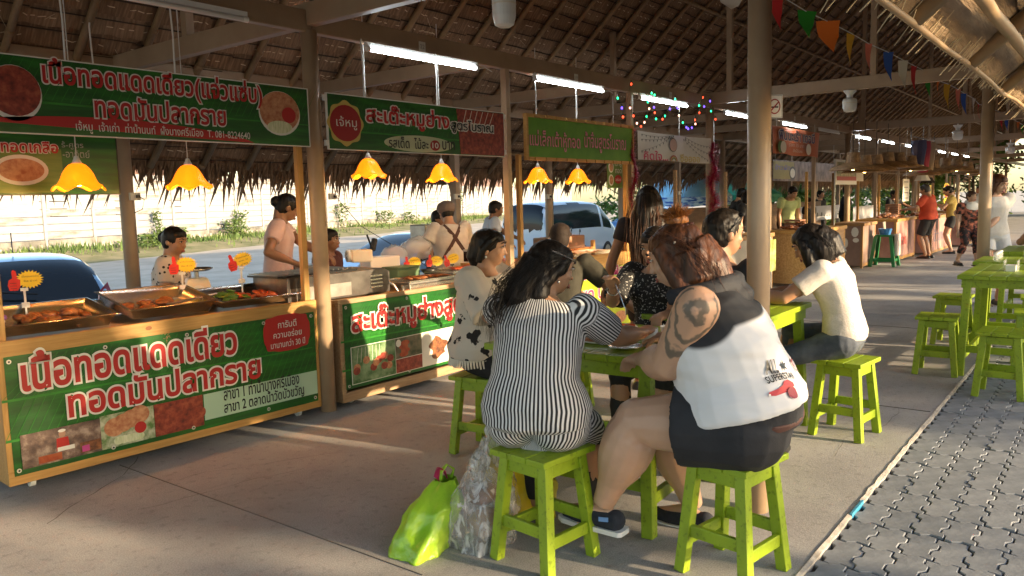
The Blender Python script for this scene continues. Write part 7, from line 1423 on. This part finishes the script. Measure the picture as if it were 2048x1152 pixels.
for tx, px, py, w2, h2, m_, b_ in (('ALL', 1541, 733, .062, .052, SBLACK, .03), ('ST', 1585, 731, .055, .052, DRED, .03), ('SUPERSTAR', 1563, 754, .15, .028, SBLACK, .02)):
    pw = PX(px, py, 3.0); print_on(p3, v3, tx, m_, pw, w2, h2, bold=b_)
print_on(p3, v3, '', SBLACK, PX(1564, 732, 3.0), .05, .05, shapes=star)
shoe = [(-.5, -.25), (-.3, -.32), (.2, -.2), (.5, .05), (.46, .22), (.3, .42), (.12, .34), (.05, .18), (-.15, .02), (-.45, -.08)]
print_on(p3, v3, '', mat('sneaker_print_red', (.55, .05, .06), rough=.6), PX(1564, 777, 3.0), .13, .07, shapes=(shoe, [tuple(range(len(shoe)))])); print_on(p3, v3, '', DRED, PX(1582, 787, 3.0), .05, .045, shapes=([(cos(a) * .5, sin(a) * .5) for a in [2 * pi * k / 14 for k in range(14)]], [tuple(range(14))]), off=.008); print_on(p3, v3, '', SWHITE, PX(1562, 786, 3.0), .11, .014, shapes=([(-.5, -.5), (.5, .3), (.5, .6), (-.5, 0)], [(0, 1, 2, 3)]), off=.008)
# ---- woman in the floral blouse
p2 = Person('seated woman in a cream blouse with black flowers, facing her friends across the corner', (3.64, 3.04), (.22, -.97), 1.56, .48, girth=1.22, lean=(.02, .10), skin='tan', yaw=-.28, pitch=-.05, voxel=.0075, wrists={1: (3.50, 2.58, .86), 0: (3.82, 2.56, .86)}, limb=1.1, armlimb=1.15)
FLW = mat('cream_floral_cotton', (.56, .50, .42), (.62, .56, .48), scale=4, rough=.85); n_ = FLW.node_tree.nodes; l_ = FLW.node_tree.links; bs = n_['Principled BSDF']; tc = n_.new('ShaderNodeTexCoord'); vo = n_.new('ShaderNodeTexVoronoi'); vo.inputs['Scale'].default_value = 8.5; nz = n_.new('ShaderNodeTexNoise'); nz.inputs['Scale'].default_value = 20; nz.inputs['Detail'].default_value = 3; mx = n_.new('ShaderNodeVectorMath'); mx.operation = 'ADD'; sc2 = n_.new('ShaderNodeVectorMath'); sc2.operation = 'SCALE'; sc2.inputs['Scale'].default_value = .10
l_.new(tc.outputs['Object'], nz.inputs['Vector']); l_.new(nz.outputs['Color'], sc2.inputs[0]); l_.new(tc.outputs['Object'], mx.inputs[0]); l_.new(sc2.outputs[0], mx.inputs[1]); l_.new(mx.outputs[0], vo.inputs['Vector']); rp = n_.new('ShaderNodeValToRGB'); l_.new(vo.outputs['Distance'], rp.inputs[0]); e0 = rp.color_ramp.elements; e0[0].position = .29; e0[0].color = (.014, .012, .012, 1); e0[1].position = .32; e0[1].color = (.58, .52, .44, 1); l_.new(rp.outputs[0], bs.inputs['Base Color'])
p2.top(FLW, -.10, .965, .020, sleeve=.98, name='blouse', voxel=.008, wr=(.008, 7, 7), sl_e=.028, flare=.03); p2.bottom(cloth('black_trouser', (.012, .011, .012)), 1.95, .010, .02); p2.shoes(BLACKP, BLACKP)
q = MB(); c9 = p2.spine(.96); q.tube([c9[0] + c9[1] * (.075 * cos(a)) + c9[3] * (.065 * sin(a)) + c9[2] * (.02 - .05 * max(0, sin(a))) for a in [2 * pi * k / 20 for k in range(21)]], .012, 7); q.build('collar', VB, p2.t, smooth=True)
q = MB(); rr = random.Random(6); c0 = p2.spine(-.10)
for k in range(70): a = 2 * pi * k / 70; q.tube([c0[0] + c0[1] * (.235 * cos(a)) + c0[3] * (.19 * sin(a)) + V((0, 0, .01)), c0[0] + c0[1] * (.245 * cos(a + .03)) + c0[3] * (.2 * sin(a + .03)) + V((0, 0, -.03 - .012 * rr.random()))], [.008, .005], 5)
o = q.build('lace_hem', CREAM, p2.t); o['kind'] = 'stuff'
def h2f(q, E, T, C, R, hs):
    for sx in (-1, 1): T([(sx * .05, .055, .075), (sx * .078, .02, .05), (sx * .082, -.025, .0), (sx * .07, -.05, -.08)], [.02, .02, .024, .02])
    T([(0, -.06, .0), (0, -.085, -.06), (0, -.075, -.12)], [.07, .06, .03])
p2.hair(HAIRB, 'pony', 1.03, h2f); p2.face_parts(); C, R = p2.hc, p2.hr
for sx in (-1, 1): q = MB(); q.ell(C + R @ V((sx * .08, -.006, -.045)), (.007, .007, .008)); q.build('earring', WHITE, p2.t)
# ---- woman facing, black speckled top
p4 = Person('seated woman in a black top with white specks lifting food in a braceleted hand', (4.40, 2.22), (-1, -.10), 1.56, .48, girth=1.15, lean=(.05, .26), skin='tan', yaw=.12, pitch=-.25, voxel=.009, wrists={1: (3.93, 2.30, .99), 0: (3.95, 1.98, .86)}, elbow_hint={1: (.6, -.2, -1)}, grip={1: (-.35, -.05, .6)}, curl=.9)
SPK = mat('black_speckled_cotton', (.012, .012, .013), (.5, .48, .46), scale=70, detail=2, rough=.8, lo=.60, hi=.64); p4.top(SPK, -.05, .965, .018, sleeve=.9, name='blouse', sl_e=.02); p4.bottom(cloth('black_skirt', (.012, .012, .014)), 1.9, .012); p4.hair(HAIRB, 'pony', 1.04); p4.face_parts(); p4.shoes(BLACKP, BLACKP)
wr_ = p4.arms[1]; d = (wr_[2] - wr_[1]).normalized(); sv = d.cross(V((0, 0, 1))).normalized(); uv = sv.cross(d); q = MB(); q.tube([wr_[2] - d * .015 + sv * (.034 * cos(a)) + uv * (.034 * sin(a)) for a in [2 * pi * k / 24 for k in range(25)]], .004, 6); q.build('bracelet', STEEL, p4.t, smooth=True)
fk = thing('fork', 'steel fork held by the woman in the black speckled top', 'fork', p4.l2w(wr_[2]) + V((-.03, -.03, .02))); q = MB(); q.tube([(0, 0, .02), (-.02, -.05, -.06), (-.03, -.08, -.12)], .003, 5); q.build('handle', STEEL, fk); q = MB(); q.box((-.033, -.09, -.135), (.018, .004, .04)); q.build('head', STEEL, fk)
# ---- man with sunglasses on his head
p5 = Person('seated man in black with sunglasses pushed up on his head, turned aside', (4.02, 1.72), (.88, -.10), 1.72, .48, girth=1.06, lean=(.02, .10), skin='tan', yaw=.45, pitch=-.05, voxel=.009, wrists={1: (4.35, 1.62, .87), 0: (4.35, 1.9, .87)})
p5.top(cloth('black_tee', (.012, .012, .014)), -.05, .965, .014, sleeve=.55); p5.bottom(cloth('dark_jean', (.02, .025, .04)), 1.92, .010); p5.shoes(BLACKP, WHITE)
def h5(q, E, T, C, R, hs): E((0, .02, .082), (.066, .07, .042)); E((0, .0, .10), (.05, .06, .03))
p5.hair(HAIRB, 'short', 1.0, h5, gro=(.005, 45, 30)); p5.face_parts(); C, R = p5.hc, p5.hr; hs = 1.72 / 1.58; q = MB()
for sx in (-1, 1): q.tube([C + R @ (V((sx * .084, -.03, .02)) * hs), C + R @ (V((sx * .086, .03, .075)) * hs), C + R @ (V((sx * .07, .06, .10)) * hs)], .003, 5)
q.tube([C + R @ (V((x * .07, .075 - .02 * abs(x), .098)) * hs) for x in (-1, -.5, 0, .5, 1)], [.01, .016, .008, .016, .01], 8); q.build('sunglasses', BLACKP, p5.t, smooth=True); o = copy_tree(sp); o.location = (4.02, 1.70, 0); o.rotation_euler = (0, 0, .1); tag(o, 'lime green wooden stool under the man with sunglasses', 'stool', 'lime green stools')
# ---- woman in the white knit top
p8 = Person('seated woman in a white knit top and jeans bent over her meal, straight black bob', (5.12, 1.34), (-.06, 1), 1.60, .48, girth=.92, lean=(.10, .42), skin='tan', yaw=-.25, pitch=-.50, voxel=.0075, wrists={0: (4.93, 1.86, .865), 1: (5.06, 1.84, .865)}, elbow_hint={0: (-1, -.5, -.8), 1: (1, -.5, -.8)}, ankles={0: (5.02, 1.80, .09), 1: (5.28, 1.76, .20)}, knee_hint={0: (-.3, 1, .6), 1: (.25, 1, .9)}, toe={1: (-.2, 1, -.1)}, hunch=.25)
p8.top(mat('white_knit', (.56, .51, .46), (.62, .57, .52), scale=60, rough=.9, bump=.25, bscale=120), -.03, .93, .014, sleeve=.62, name='knit_top', wr=(.005, 8, 10), sl_e=.012, neckw=.082); p8.bottom(mat('grey_denim', (.045, .055, .075), (.10, .115, .14), scale=9, detail=6, rough=.9, bump=.15, bscale=90), 1.72, .006, .02, 'jeans', wr=(.006, 9, 9))
def h8(q, E, T, C, R, hs):
    for sx in (-1, 1): T([(sx * .062, .035, .06), (sx * .088, .035, -.02), (sx * .085, .05, -.11), (sx * .075, .06, -.17)], [.026, .036, .036, .018])
    T([(0, -.055, .04), (0, -.095, -.04), (0, -.09, -.12), (0, -.06, -.165)], [.085, .088, .078, .04])
    for sx in (-1, 1): T([(sx * .05, -.04, .02), (sx * .072, -.05, -.06), (sx * .07, -.03, -.15)], [.055, .058, .032])
p8.hair(HAIRB, 'bob', 1.08, h8, gro=(.003, 70, 5)); p8.face_parts(); p8.locks(HAIRB, [[(sx * .04, .0, .11), (sx * .09, -.06, .04), (sx * .095, -.09, -.06), (sx * .07, -.06, -.17)] for sx in (-1, -.4, .4, 1)], 200, .016, r=.0014, seed=8); wr_ = p8.arms[1]; d = (wr_[2] - wr_[1]).normalized(); sv = d.cross(V((0, 0, 1))).normalized(); uv = sv.cross(d); q = MB(); q.tube([wr_[2] - d * .02 + sv * (.029 * cos(a)) + uv * (.029 * sin(a)) for a in [2 * pi * k / 20 for k in range(21)]], .005, 6); q.build('watch_strap', STEEL, p8.t, smooth=True); q = MB(); q.tube([wr_[2] - d * .02 + sv * .026, wr_[2] - d * .02 + sv * .037], .018, 14); q.build('watch_face', WHITE, p8.t)
# ---- long haired girl standing
p7 = Person('standing girl in a dark dress with very long wavy hair, back turned', (5.55, 2.93), (.90, .30), 1.60, None, girth=.90, lean=(.0, .03), skin='brown', voxel=.009, wrists={0: (5.42, 3.24, .80)})
p7.top(cloth('dark_plum_jersey', (.016, .010, .012)), -.12, .955, .010, sleeve=.45, name='dress'); p7.bottom(cloth('dark_plum_skirt', (.016, .010, .012)), .75, .014, .12, 'dress_skirt', skirt=True); p7.shoes(BLACKP, BLACKP)
def h7(q, E, T, C, R, hs):
    for sx in (-1, 1): T([(sx * .062, .03, .05), (sx * .085, -.02, -.05), (sx * .095, -.05, -.16), (sx * .10, -.06, -.30), (sx * .09, -.06, -.44)], [.026, .035, .04, .045, .02])
    T([(0, -.05, .04), (0, -.095, -.08), (0, -.11, -.22), (0, -.115, -.36), (0, -.11, -.50)], [.085, .10, .105, .10, .05]); T([(.07, -.06, 0), (.095, -.09, -.18), (.10, -.10, -.34), (.09, -.1, -.48)], [.05, .055, .055, .02])
p7.hair(HAIRB, 'long', 1.08, h7, gro=(.005, 26, 5)); p7.locks(HAIRR, [[(sx * .05, -.08, .05), (sx * .10, -.16, -.12), (sx * .11, -.19, -.3), (sx * .10, -.17, -.52)] for sx in (-1, -.5, 0, .5, 1)], 200, .025, r=.0022, seed=7); wr_ = p7.arms[0]; q = MB(); q.tube([wr_[2] + V((.026 * cos(a), .026 * sin(a), .02)) for a in [2 * pi * k / 16 for k in range(17)]], .005, 5); q.build('bracelet', BLACKP, p7.t)  # brown strands over the black hair paint in its sunlit highlights
# ---- boy with cropped hair
p6 = Person('seated boy in an olive shirt with cropped hair, back turned at the next table', (4.66, 3.16), (.80, .45), 1.60, .48, girth=.95, lean=(.05, .18), skin='brown', pitch=-.1, voxel=.009, wrists={1: (4.98, 2.62, .62), 0: (5.1, 3.3, .8)}); p6.top(cloth('olive_cotton', (.032, .029, .019)), -.05, .965, .014, sleeve=.7); p6.bottom(cloth('dark_short', (.02, .02, .025)), .8, .012); p6.hair(mat('cropped_hair', (.018, .012, .010), (.035, .024, .019), scale=120, rough=.7, spec=.2), 'short', .93, gro=(.001, 60, 60)); p6.shoes(BLACKP, BLACKP)
# ================================================================ vendors and people further off
def quick(label, loc, face, H, top, bot, skin='tan', hair='short', hm=HAIRB, seat=None, sleeve=.55, botlen=1.9, vx=.013, face_on=True, girth=1.0, **k):
    p = Person(label, loc, face, H, seat, skin=skin, voxel=vx, girth=girth, **k); p.top(top, -.06, .965, .014, sleeve=sleeve, wr=(.006, 8, 8)); p.bottom(bot, botlen, .012, wr=None, flare=.02 if botlen < 1.2 else 0); p.hair(hm, hair, 1.03, (lambda q, E, T, C, R, hs: E((0, -.115, .01), (.042, .046, .05))) if hair == 'pony' else None, gro=(.004, 40, 10))
    if face_on: p.face_parts()
    p.shoes(BLACKP, BLACKP); return p
DK = cloth('dark_trouser', (.018, .018, .022))
DOT = mat('polka_dot_cotton', (.012, .010, .010), (.56, .50, .45), scale=24, kind='voronoi', rough=.85, lo=.24, hi=.27)
g = PY(330, 467, 6.1); quick('seated vendor in a white blouse with dark dots behind the pine stall', (g.x, 6.1), (.75, -.65), 1.56, DOT, DK, hair='pony', seat=.52, girth=1.2, pitch=-.2, vx=.010, yaw=.5, lean=(.02, .12))
q = MB(); q.bb(-.18, .18, -.18, .18, 0, .52); tag(q.build('wooden_crate', DARKW, loc=(g.x, 6.1, 0)), 'dark crate used as a seat by the dotted blouse vendor', 'crate')
PINKT = cloth('dusty_pink_cotton', (.60, .41, .39), (.68, .48, .45)); g = PY(548, 378, 6.15); pk_ = quick('standing vendor in a dusty pink shirt looking down at the grill', (g.x, 6.15), (.72, -.60), 1.66, PINKT, DK, hair='pony', lean=(.0, .14), pitch=-.45, vx=.009, yaw=-.25, girth=1.0, wrists={1: (4.35, 5.75, 1.02), 0: (4.75, 5.8, 1.05)}, skin='brown')
g = PY(648, 470, 6.3); quick('vendor bending low behind the tan column and the grill', (g.x, 6.3), (.4, -.9), 1.55, cloth('dark_red_cotton', (.10, .03, .025)), DK, hair='pony', seat=.44, skin='brown', vx=.013); q = MB(); q.bb(-.15, .15, -.15, .15, 0, .44); tag(q.build('wooden_crate', DARKW, loc=(g.x, 6.3, 0)), 'low dark crate under the bending vendor', 'crate')
g = PY(900, 402, 5.75); cp = Person('vendor in a cream shirt with crossed brown straps and a grey cap, back turned', (g.x, 5.75), (.45, .9), 1.54, None, girth=1.25, lean=(.05, .22), skin='tan', pitch=-.35, voxel=.009, wrists={0: (g.x - .18, 6.1, .9), 1: (g.x + .42, 5.95, .9)}); CS = cloth('cream_cotton', (.50, .45, .40), (.58, .53, .47)); cs = cp.top(CS, -.06, .965, .018, sleeve=.6, wr=(.008, 7, 7), sl_e=.02); cp.bottom(DK, 1.9, .012, wr=None); cp.hair(HAIRB, 'short', 1.0); cp.shoes(BLACKP, BLACKP)
q = MB(); C, R = cp.hc, cp.hr; q.ell(C + R @ V((0, -.02, .055)), (.105, .115, .075), R=R, n=20, m=12); q.ell(C + R @ V((0, -.03, .02)), (.098, .10, .05), R=R); cpo = remesh(q, 'cap', cloth('taupe_canvas', (.14, .105, .09)), cp.t, .008, 2, (.006, 14, 14)); STR_ = cloth('brown_strap', (.06, .028, .022)); bv = BVHTree.FromPolygons([v.co for v in cs.data.vertices], [tuple(p.vertices) for p in cs.data.polygons])
for sg in (-1, 1):
    pts = []
    for k in range(13):
        u = .94 - .8 * k / 12; p_, rt, up, fw = cp.spine(u); x = sg * (.10 - .26 * k / 12); h_ = bv.ray_cast(p_ + rt * x - fw * .5, fw); pts.append((h_[0] if h_[0] is not None else p_) - fw * .004)
    q = MB()
    for i in range(12): d = (pts[i + 1] - pts[i]); s_ = d.cross(V((0, 1, 0))).normalized() * .02; q.add([pts[i] - s_, pts[i + 1] - s_, pts[i + 1] + s_, pts[i] + s_], [(0, 1, 2, 3)])
    q.build('strap', STR_, cs)
g = PY(882, 425, 6.5); quick('dark clad helper stooping in front of the capped vendor', (g.x, 6.6), (.3, -.95), 1.44, cloth('charcoal_cotton', (.03, .028, .028)), DK, hair='short', skin='brown')
WT = cloth('pale_blue_tee', (.50, .52, .58), (.56, .58, .63)); g = PY(978, 405, 6.9); m9 = Person('young man in a white tee numbered 89 and a dark apron behind the skewer stall', (g.x, 6.9), (.72, -.55), 1.54, None, lean=(.03, .18), skin='brown', pitch=-.2, voxel=.011, wrists={1: (g.x - .1, 6.5, .95), 0: (g.x + .25, 6.5, .95)}); s9 = m9.top(WT, -.06, .965, .014, sleeve=.6); m9.bottom(DK, 1.9, .012, wr=None); m9.hair(HAIRB, 'short', 1.02); m9.face_parts(); m9.shoes(BLACKP, BLACKP); print_on(m9, s9, '89', SBLACK, PY(962, 452, 6.75), .085, .07, bold=.04)
q = MB(); m9.loft(q, -.1, .62, .022); ap = remesh(q, 'apron', cloth('black_apron', (.012, .012, .014)), m9.t, .012, 2, post=lambda co: co); 
b_ = bmesh.new(); b_.from_mesh(ap.data); bmesh.ops.delete(b_, geom=[f for f in b_.faces if f.calc_center_median().y < m9.spine(.3)[0].y + .0], context='FACES'); b_.to_mesh(ap.data); b_.free()
BK = cloth('black_cotton', (.012, .012, .014))
g = PY(1467, 372, 5.9); quick('man in black bending over the grill beyond the tinsel column', (g.x, 5.9), (.6, -.75), 1.68, BK, DK, lean=(.05, .35), pitch=-.4)
g = PY(1492, 375, 5.35); quick('woman in a black top standing at the brown stall by the tan column', (g.x, 5.35), (-.15, -1), 1.62, BK, DK, hair='bob', skin='fair', pitch=-.2)
g = PY(1572, 365, 5.7); quick('man in a pale green tee bending behind the bamboo mat stall', (g.x, 5.7), (-.55, -.8), 1.72, cloth('pale_green_cotton', (.40, .48, .22), (.46, .55, .27)), DK, lean=(.1, .45), pitch=-.5)
g = PY(1617, 390, 6.0); quick('child whose head just shows over the plywood partition', (g.x, 6.0), (-.3, -.9), 1.42, BK, DK, vx=.016)
g = PY(1645, 378, 6.6); quick('dark clad person standing behind the partition by a thin post', (g.x, 6.7), (-.3, -.9), 1.6, BK, DK, vx=.016)
g = PY(1690, 368, 5.6); quick('man in a navy shirt turned aside behind the menu board pole', (g.x, 5.6), (.3, -.9), 1.70, cloth('navy_cotton', (.012, .014, .03)), DK, vx=.015, skin='brown')
g = PY(1785, 380, 4.95); vd = quick('vendor with a white bib apron behind the egg trays', (g.x, 4.95), (-.4, -.9), 1.55, BK, DK, vx=.015, skin='brown', wrists={0: (g.x + .3, 4.4, 1.0)})
q = MB(); c_ = vd.spine(.6); q.ell(c_[0] + c_[3] * .10, (.085, .02, .10), n=12, m=8); q.build('bib', SWHITE, vd.t, smooth=True)
ORG = cloth('orange_red_tee', (.46, .055, .025), (.54, .075, .03)); g = PY(1838, 366, 3.35); quick('man in an orange red tee and black shorts standing at the far stalls', (19.6, 3.42), (.25, 1), 1.66, ORG, cloth('black_short', (.014, .014, .016)), skin='tan', hair='short', hm=HAIRG, girth=1.25, botlen=.86, sleeve=.75, wrists={0: (19.4, 3.85, 1.1), 1: (19.9, 3.85, 1.1)}, face_on=False, pitch=-.3, lean=(.02, .12))
quick('woman in a yellow top and black shorts standing beside the orange shirted man', (21.2, 3.2), (-.2, 1), 1.62, cloth('mustard_top', (.50, .36, .09), (.58, .43, .13)), cloth('black_short2', (.014, .014, .016)), skin='fair', hair='pony', botlen=.55, girth=.92, wrists={0: (21.0, 3.55, 1.2), 1: (21.4, 3.5, 1.15)}, face_on=False, pitch=-.4)
g = PX(1925, 375, 24); quick('person in a dark vest standing far down by the faded red stall', (g.x, 2.95), (-.6, .8), 1.6, BK, DK, vx=.018)
# ---- mother and child
mx_, my_ = 11.9, 1.33; mo = Person('woman in a white shirt and pale shorts carrying a child on her hip', (mx_, my_), (-.62, -.45), 1.70, None, girth=.98, lean=(.0, .03), skin='fair', yaw=-.35, pitch=-.28, voxel=.010, wrists={1: (mx_ - .20, my_ + .26, .98), 0: (mx_ - .28, my_ + .08, .92)}, elbow_hint={1: (.8, -.2, -1), 0: (-.9, -.1, -1)})
mo.top(cloth('white_shirt', (.58, .55, .50), (.64, .61, .56)), -.06, .965, .014, sleeve=.55); mo.bottom(cloth('pale_denim', (.52, .53, .54), (.6, .61, .62)), .45, .014, flare=.02, name='shorts'); mo.hair(HAIRR, 'bob', 1.05); mo.face_parts(); mo.shoes(cloth('grey_sandal', (.1, .09, .08)), BLACKP)
ch = Person('small child in a white bib and dark patterned clothes carried by the woman', (mx_ - .16, my_ + .24, .62), (-.75, -.55), 1.02, .30, girth=1.05, lean=(.0, .05), skin='fair', yaw=-.2, voxel=.009, ankles={0: (mx_ - .42, my_ + .12, .60), 1: (mx_ - .36, my_ + .34, .60)}, wrists={0: (mx_ - .25, my_ + .12, 1.15)})
ch.top(mat('patterned_cotton', (.02, .015, .015), (.42, .13, .08), scale=22, detail=3, rough=.85, lo=.45, hi=.6), -.1, .95, .012, sleeve=.6); ch.bottom(mat('patterned_cotton_trouser', (.02, .015, .015), (.30, .08, .05), scale=24, detail=3, rough=.85, lo=.5, hi=.6), 1.6, .012); ch.hair(HAIRR, 'pony', 1.05); ch.face_parts(); ch.shoes(BLACKP, BLACKP); q = MB(); c_ = ch.spine(.85); q.ell(c_[0] + c_[3] * .05, (.09, .045, .075), n=14, m=10); q.build('bib', SWHITE, ch.t, smooth=True)
# ---- seated person in black at the paving tables
sb = Person('seated person in a black shirt at the far paving table, head turned aside', (10.62, .62), (.75, -.65), 1.70, .48, girth=1.15, lean=(.05, .22), skin='tan', yaw=-.3, voxel=.011, wrists={1: (10.9, .35, .95), 0: (10.9, .7, .95)}); sb.top(BK, -.06, .965, .014, sleeve=.6); sb.bottom(DK, 1.9, .012, wr=None); sb.hair(HAIRB, 'short', 1.02); sb.face_parts(); sb.shoes(BLACKP, BLACKP)

bpy.data.scenes.remove(TMP)
